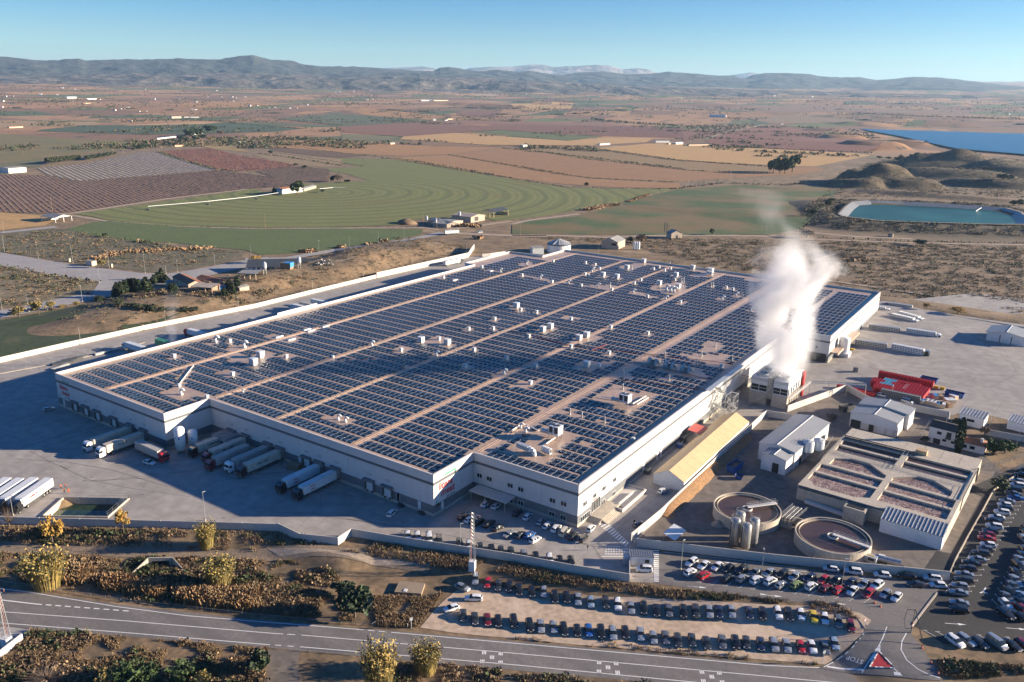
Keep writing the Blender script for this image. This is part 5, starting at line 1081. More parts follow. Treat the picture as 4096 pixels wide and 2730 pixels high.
def semi(label,p_rear,hd,cabcol,body='white',style='reefer',text=None,tractor=True,group=None,name='semi_truck',tcol='ink',sign=False):
 t=thing(name,label,'truck' if tractor else 'trailer',(p_rear[0],p_rear[1],.045),hd,group)
 bm_=BODYM[body];L=13.6;z0,z1=1.25,4.0
 b=MB();b.bb(0,L,-1.27,1.27,z0,z1);bo=b.build('trailer_box',bm_,t)
 rb=MB()
 if style=='container':
  ribs(rb,.3,L-.2,-1.275,z0+.1,z1-.05,44);ribs(rb,.3,L-.2,1.275,z0+.1,z1-.05,44)
  for k in range(26):rb.box((.5+k*.5,0,z1+.01),(.2,2.3,.03))
  rb.build('corrugation',bm_,bo)
 else:
  for y in(-1.28,1.28):rb.bb(0,L,y-.012,y+.012,z0,z0+.12);rb.bb(0,L,y-.012,y+.012,z1-.12,z1)
  rb.bb(-.02,.0,-1.2,1.2,z0+.1,z1-.1);rb.build('trailer_trim',MT['steel'],bo)
  if style=='reefer':MB().box((L+.22,0,3.0),(.42,1.9,1.7)).build('cooling_unit',MT['unit_white'],bo)
  if style=='curtain':
   cu=MB();
   for y in(-1.285,1.285):cu.bb(.1,L-.1,y-.006,y+.006,z0+.15,z1-.15)
   cu.build('side_curtain',BODYM['curtain'],bo)
 if text:
  for s in(-1,1):
   if sign:
    q=text_obj('trailer_lettering','litera\nmeat',1.0,MT['red'],(L*.74,s*1.30,2.65),(R_(90),0,0 if s<0 else math.pi),bo,.15,.005,bold=.02)
   else:text_obj('trailer_lettering',text,.95,MT[tcol],(L*.58,s*1.335,2.85),(R_(90),0,0 if s<0 else math.pi),bo,.0,.005,bold=.015)
 ch=MB();ch.bb(.3,L+.2,-.5,.5,.85,1.2);ch.bb(4.5,9.5,-1.2,-1.12,.55,1.15);ch.bb(4.5,9.5,1.12,1.2,.55,1.15)
 if not tractor:ch.tube((11.2,-.8,.05),(11.2,-.8,1.2),.08,6);ch.tube((11.2,.8,.05),(11.2,.8,1.2),.08,6)
 if tractor:ch.bb(10.2,16,-.45,.45,.6,.9)
 ch.build('chassis',MT['steel_dark'],t);add_wheels(t,(1.9,3.2,4.5))
 if tractor:cab(t,14.15,cabcol);add_wheels(t,(11.7,15.3))
 return t
BODYM={'white':mat('trailer_white',(.66,.67,.67),.45,.05,.5),'cream':overlay(mat('container_cream',(.60,.52,.42),.6,.08,.5),(.33,.22,.14),.7,.62,.75,.6),'grey':mat('trailer_grey',(.42,.40,.37),.6,.08,.5),'curtain':mat('curtain_grey',(.36,.36,.34),.6,.08,.6),'greenish':mat('trailer_green',(.04,.24,.12),.5,.06,.6)}
DG_='trucks backed up to the loading docks'
SD=R_(-90)
semi('white cab truck with cream container, leftmost of the docked trucks',(DOCKS['C5'],-38.9),SD,PAINT['white'],'cream','container',None,group=DG_)
semi('white cab truck whose cream container carries faded lettering, second from left',(DOCKS['C6'],-38.9),SD,PAINT['white'],'cream','container','MAERSK',group=DG_,tcol='ink_grey')
q0,q1=P(1245,1130,'b1'),P(1540,1262,'b1')
semi('red cab truck with grey curtain trailer standing askew by the silos',q0,aim(q0,q1),PAINT['red'],'grey','curtain',None,group='trucks standing in the yard')
semi('black cab truck with pale HAMBURG container beside the two tanks',(DOCKS['C7'],-20.7),SD,PAINT['black'],'cream','container','HAMBURG',group=DG_)
semi('dark red cab truck with CMA CGM container next to the HAMBURG one',(DOCKS['C8'],-20.7),SD,PAINT['dark red'],'cream','container','CMA CGM',group=DG_)
semi('dark red cab truck with plain container, third from the tanks',((DOCKS['C8']+DOCKS['C9'])/2-.3,-23.6),SD,PAINT['dark red'],'grey','container',None,group=DG_)
semi('white cab truck between a red cab and a brown cab',(DOCKS['C9'],-20.7),SD,PAINT['white'],'grey','container',None,group=DG_)
semi('dark brown cab truck with CMA CGM container, last of the five together',(DOCKS['C10'],-20.7),SD,paint('brown',(.06,.025,.022)),'cream','container','CMA CGM',group=DG_)
semi('black cab truck with white logo trailer at dock C12',(DOCKS['C12'],-20.7),SD,PAINT['black'],'white','reefer','x',group=DG_,sign=True)
semi('black cab truck with white logo trailer at dock C13',(DOCKS['C13'],-20.7),SD,PAINT['black'],'white','reefer','x',group=DG_,sign=True)
GL='trailers docked along the left side of the warehouse'
for(t,x,y,lab,bd,tr,cc)in(('b1',1140,150,'white truck docked on the left side, nearest the front corner','white',True,'white'),('b1',1405,120,'green sided white trailer docked on the left side','greenish',False,'white'),('b1',1690,30,'white trailer with red tractor docked on the left side','white',True,'red'),('m2',-60,1500,'grey trailer half hidden behind the left parapet','grey',False,'white'),('m2',335,1380,'white cab truck, first of three docked together on the left','white',True,'white'),('m2',400,1358,'white trailer, middle of three docked together on the left','grey',False,'white'),('m2',500,1332,'white trailer, farthest of three docked together on the left','white',False,'white')):
 g0=P(x,y,t,4.0);semi(lab,(min(g0[0]+14.0,-214.8),g0[1]-.2),math.pi,PAINT[cc],bd,'reefer',None,tr,GL,'semi_truck' if tr else 'semi_trailer')
def livestock(label,p0,p1,L,cabcol=None,group='livestock lorries',drawbar=False,dark=False):
 L=max(L,math.hypot(p1[0]-p0[0],p1[1]-p0[1])-(2.6 if cabcol is not None else 0));hd=aim(p0,p1);t=thing('livestock_truck' if cabcol is not None else 'livestock_trailer',label,'truck' if cabcol is not None else 'trailer',(p0[0],p0[1],.045),hd,group);z0,z1=1.15,4.05
 b=MB();b.bb(0,L,-1.27,1.27,z0,z1);bo=b.build('livestock_box',MT['steel']if dark else BODYM['white'],t);sl=MB();n=int(L/1.15)
 for k in range(n):
  x=.7+k*(L-1.2)/max(1,n-1)
  for z in(1.7,2.55,3.4):
   for s in(-1,1):sl.box((x,s*1.28,z),(.75,.04,.34))
 sl.build('air_slots',MT['louvre'],bo)['kind']='stuff';rf=MB()
 for k in range(n):rf.box((.5+k*(L-1)/max(1,n-1),0,z1+.03),(.12,2.5,.07))
 rf.build('roof_ribs',MT['steel'],bo);ch=MB();ch.bb(.2,L+(1.6 if drawbar else .3),-.45,.45,.75,1.1);ch.build('chassis',MT['steel_dark'],t)
 add_wheels(t,(1.6,2.9,4.2)if L>9 else(1.4,L-1.6))
 if cabcol is not None:cab(t,L+.45,cabcol,3.5);add_wheels(t,(L-2.0,L+1.6))
 return t
b4='b4'
livestock('white livestock truck with black cab in the right yard',P(1105,235,b4),P(1440,300,b4),11.5,PAINT['black']);livestock('ribbed steel livestock trailer hitched behind the black cab truck',P(775,195,b4),P(1060,238,b4),10.6,None,drawbar=True,dark=True)
livestock('white livestock truck with white cab behind the black cab one',P(1235,92,b4),P(1545,140,b4),11.5,PAINT['white']);livestock('ribbed steel livestock trailer hitched behind the white cab truck',P(900,55,b4),P(1180,95,b4),10.6,None,drawbar=True,dark=True)
livestock('long white livestock truck beside the perimeter wall',P(1105,1525,'m4'),P(1335,1580,'m4'),13,PAINT['white']);livestock('long white livestock truck half hidden behind its neighbour',P(1170,1505,'m4'),P(1370,1560,'m4'),13,PAINT['white'])
livestock('steel livestock trailer with dark red cab at the back corner',P(1290,1440,'m4'),P(1040,1405,'m4'),13,PAINT['dark red'],dark=True);livestock('white livestock truck emerging behind the far warehouse corner',P(900,1450,'m4'),P(1085,1475,'m4'),9,PAINT['white'])
livestock('white livestock truck on the road behind the warehouse',P(1690,1045,'m2'),P(1845,1015,'m2'),12.5,PAINT['dark grey'])
for i,(x0,y0,x1,y1,lab,tx)in enumerate(((455,1475,190,1660,'white HAMBURG SUD trailer, nearest the two workers','HAMBURG SUD'),(325,1470,60,1650,'white trailer parked second from the workers',None),(200,1475,-60,1650,'white trailer parked third from the workers',None),(85,1470,-180,1650,'white trailer parked farthest left, cut by the picture edge',None))):
 q0,q1=P(x0,y0,'b1'),P(x1,y1,'b1');semi(lab,q0,aim(q0,q1),PAINT['black'],'white','reefer',tx,True,'trucks parked side by side at the left edge',tcol='red')
b_=MB();p=P(1745,770,'m2');semi('white box trailer standing alone at the road bend',P(1690,765,'m2'),aim(P(1690,765,'m2'),P(1800,758,'m2')),None,'white','plain',None,False,None,'semi_trailer')
# --- treatment plant, cooling building, sheds, stores
def railing(mb,pts,h=1.0,step=2.0,r=.035):
 p=[Vector(q)for q in pts]
 for a,b in zip(p[:-1],p[1:]):
  n=max(1,int((b-a).length/step))
  for i in range(n+1):q=a+(b-a)*i/n;mb.tube(q,q+Vector((0,0,h)),r,4,None,0,False)
  for k in(.5,1.0):mb.tube(a+Vector((0,0,h*k)),b+Vector((0,0,h*k)),r,4,None,0,False)
def rot2(p,o,a):c,s=math.cos(a),math.sin(a);return(o[0]+p[0]*c-p[1]*s,o[1]+p[0]*s+p[1]*c)
def shed(name,label,cat,o,w,d,eave,ridge,rz=0.0,wall='sheet_white',roof='sheet_grey',axis='y',over=.3,base=None,parts=(),group=None,z0=.03,cap=True):
 """gabled shed: footprint w (local x) by d (local y) from its front left corner; ridge along axis"""
 t=thing(name,label,cat,(o[0],o[1],z0),rz,group);b=MB()
 if axis=='y':sec=[(0,0),(w,0),(w,eave),(w/2,ridge),(0,eave)];f=lambda u,v,s:(u,s*d,v)
 elif axis=='x':sec=[(0,0),(d,0),(d,eave),(d/2,ridge),(0,eave)];f=lambda u,v,s:(s*w,u,v)
 elif axis=='mono':sec=[(0,0),(d,0),(d,ridge),(0,eave)];f=lambda u,v,s:(s*w,u,v)
 n=len(sec);b.add([f(u,v,0)for u,v in sec]+[f(u,v,1)for u,v in sec],[tuple(range(n)),tuple(range(n,2*n))[::-1]]+[(i,n+i,n+(i+1)%n,(i+1)%n)for i in range(n)])
 b.build('wall',MT[wall],t);r=MB();k=.12
 if axis=='mono':es=[((-over,eave-.02-over*(ridge-eave)/d),(d+over,ridge+over*(ridge-eave)/d))];L_=w
 else:
  W_=w if axis=='y' else d;L_=d if axis=='y' else w;sl=(ridge-eave)/(W_/2);es=[((-over,eave-over*sl),(W_/2,ridge)),((W_/2,ridge),(W_+over,eave-over*sl))]
 for(u0,v0),(u1,v1)in es:
  e0,e1=-over/L_,1+over/L_;q=[f(u0,v0+.02,e0),f(u1,v1+.02,e0),f(u1,v1+.02,e1),f(u0,v0+.02,e1)]
  r.add(q+[(x,y,z+k)for x,y,z in q],[(0,1,2,3),(7,6,5,4),(0,4,5,1),(1,5,6,2),(2,6,7,3),(3,7,4,0)])
 ro=r.build('roof',MT[roof],t)
 if axis=='mono' and roof=='sheet_grey':
  for k_ in range(int(w/1.0)+1):
   u=w*k_/int(w/1.0);c=MB();c.tube((u,-over,eave+.14-over*(ridge-eave)/d),(u,d+over,ridge+.14+over*(ridge-eave)/d),.1,4);c.build('roof_rib',MT['unit_white'],ro)
 if axis!='mono' and cap:
  c=MB();W_=(w if axis=='y' else d)/2
  q0,q1=f(W_,ridge+.16,-over/L_),f(W_,ridge+.16,1+over/L_);c.tube(q0,q1,.13,5);c.build('ridge_cap',MT['unit_white'],ro)
 if base:
  c=MB();c.bb(-.06,w+.06,-.06,d+.06,0,base);c.build('base_wall',MT['wall_conc'],t)
 for(nm,side,u,v,ww,hh,m_)in parts:
  c=MB()
  if side=='f':c.bb(u-ww/2,u+ww/2,-.14,-.05,v,v+hh)
  elif side=='r':c.bb(w+.05,w+.14,u-ww/2,u+ww/2,v,v+hh)
  elif side=='l':c.bb(-.14,-.05,u-ww/2,u+ww/2,v,v+hh)
  c.build(nm,MT[m_],t)
 return t
cb_=thing('cooling_building','concrete and steel cooling tower building with steam rising from it','cooling tower',(0,0,0))
for x0,x1 in((6.2,13.2),(15.4,21.6)):
 b=MB();b.bb(x0,x1,131.6,153,.03,5.2);b.build('concrete_base',MT['concrete'],cb_)
 b=MB();b.bb(x0,x1,131.9,152.8,5.2,5.6);b.bb(x0+.1,x1-.1,132.0,152.7,8.2,11.3)
 for x in(x0+.12,x1-.12):
  b.bb(x-.12,x+.12,131.95,132.15,5.6,8.2)
  for k in range(6):b.bb(x-.13,x+.13,134+k*3.6,135.6+k*3.6,5.6,11.2)
 b.build('tower_casing',MT['unit_white'],cb_)
 b=MB();b.bb(x0+.3,x1-.3,132.2,152.4,5.6,8.2);co_=b.build('air_intake',MT['dark'],cb_)
 b=MB();xm=(x0+x1)/2;b.bb(xm-.1,xm+.1,131.95,132.1,5.6,8.2);b.bb(x0+.24,x1-.24,131.96,132.06,6.85,6.97);b.build('intake_frame',MT['unit_white'],co_)
 b=MB();b.bb(x0+.06,x1-.06,131.84,131.98,9.9,11.0);b.build('casing_band',MT['unit_grey'],cb_)
 b=MB();railing(b,[(x0+.2,132.1,11.3),(x1-.2,132.1,11.3),(x1-.2,152.5,11.3),(x0+.2,152.5,11.3),(x0+.2,132.1,11.3)],1.0,1.6);b.build('roof_railing',MT['steel'],cb_)
 for y in(135.5,141.5,147.5):
  b=MB();b.lathe(((x0+x1)/2,y,11.3),[(2.3,0),(2.2,1.0),(2.35,1.3),(2.1,1.25),(2.0,.2)],18);b.build('fan_stack',MT['unit_grey'],cb_)
for k in range(6):
 b=MB();x=13.5+k*.34;b.path([(x,131.0+k*.1,3.0),(x,131.0+k*.1,11.9),(x,152,12.2)],.13,6);b.build('pipe',MT['steel'],cb_)
for k in range(7):
 b=MB();y=135+k*2.7;b.bb(21.62,21.72,y,y+1.3,.1,4.4);b.build('side_opening',MT['louvre'],cb_)
for k in range(4):
 b=MB();z=7+k*.45;b.path([(.2,137+k*.5,z),(6.2,137+k*.5,z)],.12,6);b.build('pipe',MT['red_pipe']if k%2 else MT['steel'],cb_)
b=MB();b.bb(21.8,22.6,151,153,0.1,11);b.build('red_panel',MT['red'],cb_)
st_=MB();p0=P(890,1215,'q7');st_.add([(p0[0],p0[1]-.6,.1),(p0[0],p0[1]+.6,.1),(13.6,131.3,4.8),(13.6,130.1,4.8)],[(0,1,2,3)]);railing(st_,[(p0[0],p0[1]-.6,.1),(12.4,130.1,4.6),(15.0,130.1,4.8)],1.1,1.3,.05);st_.build('access_stair',MT['steel'],cb_)
pbr=thing('pipe_bridge','long steel pipe bridge on posts beside the cooling building','pipe bridge',(0,0,0))
a,bq=Vector((22.9,129.5,5.2)),Vector((24.2,156,5.2));cq=Vector((44.5,166.8,5.2));b=MB()
for u,v in((a,bq),(bq,cq)):
 d=(v-u).normalized();n=Vector((-d.y,d.x,0))*.45
 for s in(-1,1):
  for h in(0,.8):b.tube(u+n*s+Vector((0,0,h)),v+n*s+Vector((0,0,h)),.07,5)
 L_=(v-u).length;k=int(L_/1.6)
 for i in range(k):
  for s in(-1,1):b.tube(u+d*(L_*i/k)+n*s,u+d*(L_*(i+1)/k)+n*s+Vector((0,0,.8)),.05,4)
b.build('lattice_beam',MT['steel'],pbr)
for q in(a,a.lerp(bq,.5),bq,bq.lerp(cq,.33),bq.lerp(cq,.66),cq):b=MB();b.tube((q.x,q.y,0),q,.12,6);b.build('post',MT['steel'],pbr)
for k in(-.2,0,.2):b=MB();b.path([a+Vector((k,0,.2)),bq+Vector((k,0,.2)),cq+Vector((k,0,.2))],.09,5);b.build('pipe',MT['rail'],pbr)
def stair_tower(x0,y0,w,d,zs,label):
 t=thing('stair_tower',label,'stair tower',(x0,y0,.03),0,'steel stair towers on the warehouse wall');f=MB();H=zs[-1]
 for x in(0,w):
  for y in(0,d):f.tube((x,y,0),(x,y,H+1.2),.09,5)
 for z in zs:f.path([(0,0,z),(w,0,z),(w,d,z),(0,d,z),(0,0,z)],.07,5)
 for a_,b_ in zip([0]+zs[:-1],zs):f.tube((w,0,a_),(w,d,b_),.05,4);f.tube((0,0,b_),(w,0,a_),.05,4)
 f.build('tower_frame',MT['steel'],t);pz=0
 for i,z in enumerate(zs):
  y0_,y1_=(0.9,d-.9)if i%2==0 else(d-.9,.9)
  for k in range(9):MB().box((w/2,y0_+(y1_-y0_)*(k+.5)/9,pz+(z-pz)*(k+1)/9),(w*.8,abs(y1_-y0_)/9*.95,.06)).build('stair_tread',MT['steel'],t)if False else None
  s=MB()
  for k in range(9):s.box((w/2,y0_+(y1_-y0_)*(k+.5)/9,pz+(z-pz)*(k+1)/9),(w*.8,abs(y1_-y0_)/9*.7,.06))
  s.tube((w*.1,y0_,pz),(w*.1,y1_,z),.07,4);s.tube((w*.9,y0_,pz),(w*.9,y1_,z),.07,4);so=s.build('stair_flight',MT['steel'],t);so['kind']='stuff'
  s=MB();s.tube((w*.9,y0_,pz+1),(w*.9,y1_,z+1),.04,4);s.tube((w*.1,y0_,pz+1),(w*.1,y1_,z+1),.04,4);s.build('handrail',MT['steel'],t)
  s=MB();yy=.45 if y1_<y0_ else d-.45;s.box((w/2,yy,z),(w,.9,.08));s.build('landing',MT['steel'],t);pz=z
 return t
stair_tower(.5,103.0,3.2,6.4,[3.3,6.6,9.9,13.2],'tall steel fire stair reaching the roof on the sunny wall');stair_tower(4.2,108.5,3.0,6.0,[3.0,6.0,9.0],'shorter steel stair tower beside the roof high one')
TX0,TX1,TY0,TY1,TE,TRG=5.7,16.3,39.2,101.5,3.3,6.0
tn=thing('tent_hall','long tan fabric tent hall along the warehouse side','tent hall',(TX0,TY0,.05));w=TX1-TX0;d=TY1-TY0;nb=12
b=MB();b.bb(0,.12,0,d,0,TE);b.bb(w-.12,w,0,d,0,TE);b.add([(0,0,0),(w,0,0),(w,0,TE),(w/2,0,TRG),(0,0,TE)],[(0,1,2,3,4)]);b.add([(0,d,0),(w,d,0),(w,d,TE),(w/2,d,TRG),(0,d,TE)],[(4,3,2,1,0)]);b.build('side_wall',MT['white_paint'],tn)
for k in range(nb):
 y0,y1=d*k/nb+.03,d*(k+1)/nb-.03
 for s in(0,1):
  b=MB();q=[(-.15,y0,TE),(w/2,y0,TRG),(w/2,y1,TRG),(-.15,y1,TE)]if s==0 else[(w/2,y0,TRG),(w+.15,y0,TE),(w+.15,y1,TE),(w/2,y1,TRG)]
  b.add(q+[(x,y,z+.06)for x,y,z in q],[(0,1,2,3),(7,6,5,4),(0,4,5,1),(1,5,6,2),(2,6,7,3),(3,7,4,0)]);b.build('roof_panel',MT['tent'],tn)
p=P(1660,930,'b3',4.4);aw=thing('red_awning','red ribbed awning on posts against the warehouse wall','awning',(p[0],p[1],0));b=MB()
b.add([(-2.3,-3.8,4.7),(2.6,-3.8,4.2),(2.6,3.8,4.2),(-2.3,3.8,4.7)],[(0,1,2,3)]);b.add([(-2.3,-3.8,4.6),(2.6,-3.8,4.1),(2.6,3.8,4.1),(-2.3,3.8,4.6)],[(3,2,1,0)]);b.build('awning_roof',overlay(mat('awning_red',(.42,.07,.06),.6,.05,.5),(.55,.16,.14),1.3,.7,.95,.7,kind='wave'),aw)
for y in(-3.6,3.6):
 for x in(-2.1,2.4):b=MB();b.tube((x,y,0),(x,y,4.2),.08,5);b.build('post',MT['steel'],aw)
for(t,x,y,dx,dy,h,m_,lab)in(('b3',1525,1050,2.2,2.6,2.0,'steel_dark','dark machine under the red awning'),('b3',1500,1100,1.6,2.0,1.4,'blue_skip','small blue bin by the warehouse wall'),('b3',1215,1330,1.6,2.4,1.3,'steel_dark','dark loading platform by the side doors')):
 p=P(x,y,t);q=thing('machine',lab,'machine',(p[0],p[1],.03));b=MB();b.bb(-dx/2,dx/2,-dy/2,dy/2,.2,h);b.build('casing',MT[m_],q);b=MB();railing(b,[(-dx/2,-dy/2,h),(dx/2,-dy/2,h),(dx/2,dy/2,h)],.8,.9);b.build('guard_rail',MT['steel'],q)
BO,BA=(47.0,56.0),R_(-3.2);bs_=thing('aeration_basin','large rectangular concrete basin with brown foaming tanks','treatment basin',(BO[0],BO[1],.03),BA)
BW,BD,BH=42.4,58.5,5.0
CELLS=[(1.0,20.2,2.6,12.6,'foam'),(22.2,41.2,5.0,12.6,'foam'),(1.0,20.2,14.0,20.2,'foam'),(22.2,41.2,14.0,20.2,'foam'),(3.0,20.2,21.8,30.6,'foam'),(22.2,39.2,21.8,30.6,'foam'),(1.0,20.2,34.2,39.6,'sludge'),(22.2,41.2,34.2,39.6,'sludge'),(1.0,20.2,41.0,46.2,'sludge'),(22.2,41.2,41.0,46.2,'sludge')]
b=MB();ys=sorted(set([0,BD]+[c[2]for c in CELLS]+[c[3]for c in CELLS]));xs=sorted(set([0,BW]+[c[0]for c in CELLS]+[c[1]for c in CELLS]))
for i in range(len(xs)-1):
 for j in range(len(ys)-1):
  xm,ym=(xs[i]+xs[i+1])/2,(ys[j]+ys[j+1])/2
  if not any(c[0]<xm<c[1]and c[2]<ym<c[3]for c in CELLS):b.add([(xs[i],ys[j],BH),(xs[i+1],ys[j],BH),(xs[i+1],ys[j+1],BH),(xs[i],ys[j+1],BH)],[(0,1,2,3)])
for c in CELLS:
 x0,x1,y0,y1=c[:4];b.add([(x0,y0,BH),(x1,y0,BH),(x1,y1,BH),(x0,y1,BH),(x0,y0,2),(x1,y0,2),(x1,y1,2),(x0,y1,2)],[(0,4,5,1)[::-1],(1,5,6,2)[::-1],(2,6,7,3)[::-1],(3,7,4,0)[::-1]])
b.add([(0,0,0),(BW,0,0),(BW,BD,0),(0,BD,0),(0,0,BH),(BW,0,BH),(BW,BD,BH),(0,BD,BH)],[(0,1,5,4),(1,2,6,5),(2,3,7,6),(3,0,4,7)]);b.build('basin_wall',MT['concrete'],bs_)
for c in CELLS:b=MB();z=4.35;b.add([(c[0],c[2],z),(c[1],c[2],z),(c[1],c[3],z),(c[0],c[3],z)],[(0,1,2,3)]);b.build('basin_water',MT[c[4]],bs_)
for(x0,y0,x1,y1)in((3.0,30.6,7,30.6),(15,30.6,20.2,26)):
 pass
for tri in([(3.0,30.6),(3.0,27.4),(7.5,30.6)],[(20.2,30.6),(20.2,24.5),(13.5,30.6)],[(22.2,30.6),(28.5,30.6),(22.2,24.5)],[(39.2,30.6),(39.2,26.0),(33,30.6)],[(1.0,2.6),(4.4,2.6),(1.0,6.5)],[(20.2,2.6),(20.2,5.0),(16,2.6)]):
 b=MB();b.prism(tri,3.0,BH-.01);b.build('corner_slab',MT['concrete'],bs_)
for(x0,y0,x1,y1)in((.3,32.2,42,32.2),(.3,33.7,20.5,33.7),(22,33.7,42,33.7),(20.6,32,20.6,47),(21.8,32,21.8,47),(41.9,13,41.9,33),(.2,22,.2,47)):
 b=MB();railing(b,[(x0,y0,BH),(x1,y1,BH)],1.0,2.2,.04);b.build('railing',MT['steel'],bs_)
for(y,z)in((46.9,BH+.35),(47.6,BH+.35),(47.6,BH+.9)):b=MB();b.path([(.5,y,z),(24,y,z)],.2,7);b.build('pipe',MT['steel_dark'],bs_)
b=MB();b.path([(BW+.3,49,BH+.5),(BW+.3,49,.5)],.25,7);b.path([(BW+.25,46,BH+.4),(BW+.25,22,BH+.4),(BW+.25,20,2.0)],.16,6);b.build('pipe',MT['steel_dark'],bs_)
b=MB();b.bb(23.5,27,49,51.5,BH,BH+1.5);b.build('deck_box',MT['tent'],bs_)
for k in range(7):b=MB();b.bb(2+k*5.8,2.04+k*5.8,48.5,58.3,BH+.005,BH+.03);b.build('deck_joint',MT['base_grey'],bs_)
b=MB();b.bb(15.2,21.3,-4.2,-.1,0,4.4);b.build('side_chamber',MT['concrete'],bs_);b=MB();b.bb(15.8,20.7,-3.6,-.8,4.41,4.44);b.build('chamber_opening',MT['dark'],bs_)
b=MB();b.path([(.4,-.25,BH-.3),(40,-.25,BH-.3)],.18,6);b.path([(.4,-.3,BH-.8),(14,-.3,BH-.8)],.14,6);b.build('pipe',MT['steel_dark'],bs_)
shed('control_shed','white shed with ribbed roof at the front corner of the basin','shed',(72.6,49.9),16.4,6.2,4.2,5.4,R_(-3.2),'white_paint','sheet_grey','mono',.2,parts=(('door','f',10.2,.1,1.4,2.4,'unit_white'),('door','f',11.8,.1,1.4,2.4,'unit_white'),('annex','l',2,.1,3.0,3.2,'white_paint')))
def clarifier(pts,label,ang):
 q=[P(x,y,t,3.5)for t,x,y in pts];cx_=(q[0][0]+q[1][0]+q[2][0]+q[3][0])/4;cy_=(q[0][1]+q[1][1]+q[2][1]+q[3][1])/4;r=sum(math.hypot(a[0]-cx_,a[1]-cy_)for a in q)/4
 t=thing('clarifier',label,'clarifier tank',(cx_,cy_,.03),0,'round clarifier tanks');b=MB();n=56
 b.lathe((0,0,0),[(r,0),(r,3.5),(r-.35,3.5),(r-.35,1.5)],n,0,False);b.build('tank_wall',MT['concrete'],t)
 b=MB();b.lathe((0,0,0),[(r-1.0,3.05),(r-1.0,3.3),(r-1.15,3.3),(r-1.15,2.6)],n,0,False);b.build('weir_ring',MT['concrete'],t)
 b=MB();b.add([((r-.36)*math.cos(2*math.pi*i/n),(r-.36)*math.sin(2*math.pi*i/n),2.9)for i in range(n)],[tuple(range(n))]);b.build('tank_water',MT['sludge'],t)
 b=MB();b.lathe((0,0,2.6),[(1.5,0),(1.5,.8),(1.35,.8),(1.35,0)],20,0,False);b.build('feed_well',MT['rail'],t)
 c,s=math.cos(ang),math.sin(ang);g=MB();g.box((c*r/2,s*r/2,3.75),(r,1.2,.3),ang);g.build('bridge',MT['rail'],t);g=MB()
 for k in(-.55,.55):railing(g,[(-s*k,c*k,3.9),(c*r-s*k,s*r+c*k,3.9)],1.0,1.2,.04)
 g.build('bridge_railing',MT['steel'],t);return(cx_,cy_,r)
TILE['c8']=(2800,1950,1.9214)
CL1=clarifier([('c8',110,130),('c8',655,210),('c8',300,30),('c8',400,262)],'round brown clarifier tank beside the white canopy, farther from the basin',R_(50));CL2=clarifier([('c8',735,310),('c8',1328,440),('c8',920,222),('c8',1130,510)],'round brown clarifier tank in front of the foaming basin',R_(-8))
for(dx,dy,h,lab)in((0,0,8.6,'front left steel silo of the four'),(3.3,-.4,8.2,'front right steel silo of the four'),(-.2,4.4,8.6,'back left steel silo of the four'),(4.2,3.6,8.4,'back right steel silo of the four')):
 t=thing('steel_silo',lab+' beside the plant wall','silo',(40.6+dx,17.2+dy,.03),0,'four steel silos');b=MB()
 for a in range(3):b.tube((1.0*math.cos(a*2.1),1.0*math.sin(a*2.1),0),(1.0*math.cos(a*2.1),1.0*math.sin(a*2.1),.8),.1,5)
 b.build('leg',MT['steel'],t)if False else b.build('support',MT['steel'],t);b=MB();b.lathe((0,0,0),[(.3,.35),(1.35,.9),(1.35,h-.5),(1.2,h-.2),(.2,h)],18);b.build('tank',MT['steel'],t,True)
 b=MB();railing(b,[(1.3*math.cos(i*.785),1.3*math.sin(i*.785),h-.4)for i in range(9)],1.1,1.0,.035);b.build('top_railing',MT['steel'],t);b=MB()
 for k in range(24):b.box((0,-1.5,.5+k*.33),(.5,.04,.04))
 b.tube((-.25,-1.5,0),(-.25,-1.5,h+.4),.03,4);b.tube((.25,-1.5,0),(.25,-1.5,h+.4),.03,4);lo_=b.build('ladder',MT['steel_dark'],t);lo_['kind']='stuff';b=MB();b.path([(-.9,-1.15,.4),(-.9,-1.15,h-.8)],.1,5);b.build('drain_pipe',MT['black'],t)
pg_=thing('pipe_gallery','steel pipe gallery and pumps between the two clarifiers','pipework',(0,0,0));p=P(690,270,'c8');b=MB();b.bb(p[0]-4.4,p[0]+1.6,p[1]-4.2,p[1]-3.9,.03,2.4);b.build('pit_wall',MT['concrete'],pg_);b=MB();b.bb(p[0]-1.2,p[0]+4,p[1]-.2,p[1]+.2,.03,2.2);b.build('pit_wall',MT['concrete'],pg_)
for k in range(6):b=MB();x=p[0]-2+k*.55;b.path([(x,p[1]-4.4,1.4),(x,p[1]-4,3.1),(x+1.0,p[1]+5,3.1),(x+1.2,p[1]+5.4,.6)],.13,6);b.build('pipe',MT['steel']if k%2 else MT['steel_dark'],pg_)
b=MB();railing(b,[(p[0]-2.6,p[1]-4,2.2),(p[0]-1.2,p[1]+6,2.2)],1.1,1.2,.05);railing(b,[(p[0]+1.6,p[1]-4,2.2),(p[0]+3,p[1]+6,2.2)],1.1,1.2,.05);b.build('railing',MT['steel'],pg_)
for k in range(15):
 x,y=817+k*21.6,112+k*7.6;q=P(x,y+12,'c8');up=0
 t=thing('liquid_tank','white caged liquid tank in the row along the basin wall','tank',(q[0],q[1],.04),BA,'caged white tanks along the basin');b=MB();b.box((0,0,.65),(.95,1.0,1.0));b.build('tank_body',MT['unit_white'],t);b=MB();b.box((0,0,.07),(1.1,1.1,.14));b.build('pallet',MT['wood'],t)
 g=MB()
 for s in(-1,1):
  for z in(.3,.7,1.1):g.box((0,s*.53,z),(1.05,.03,.04));g.box((s*.53,0,z),(.03,1.05,.04))
 g.build('cage',MT['steel'],t)
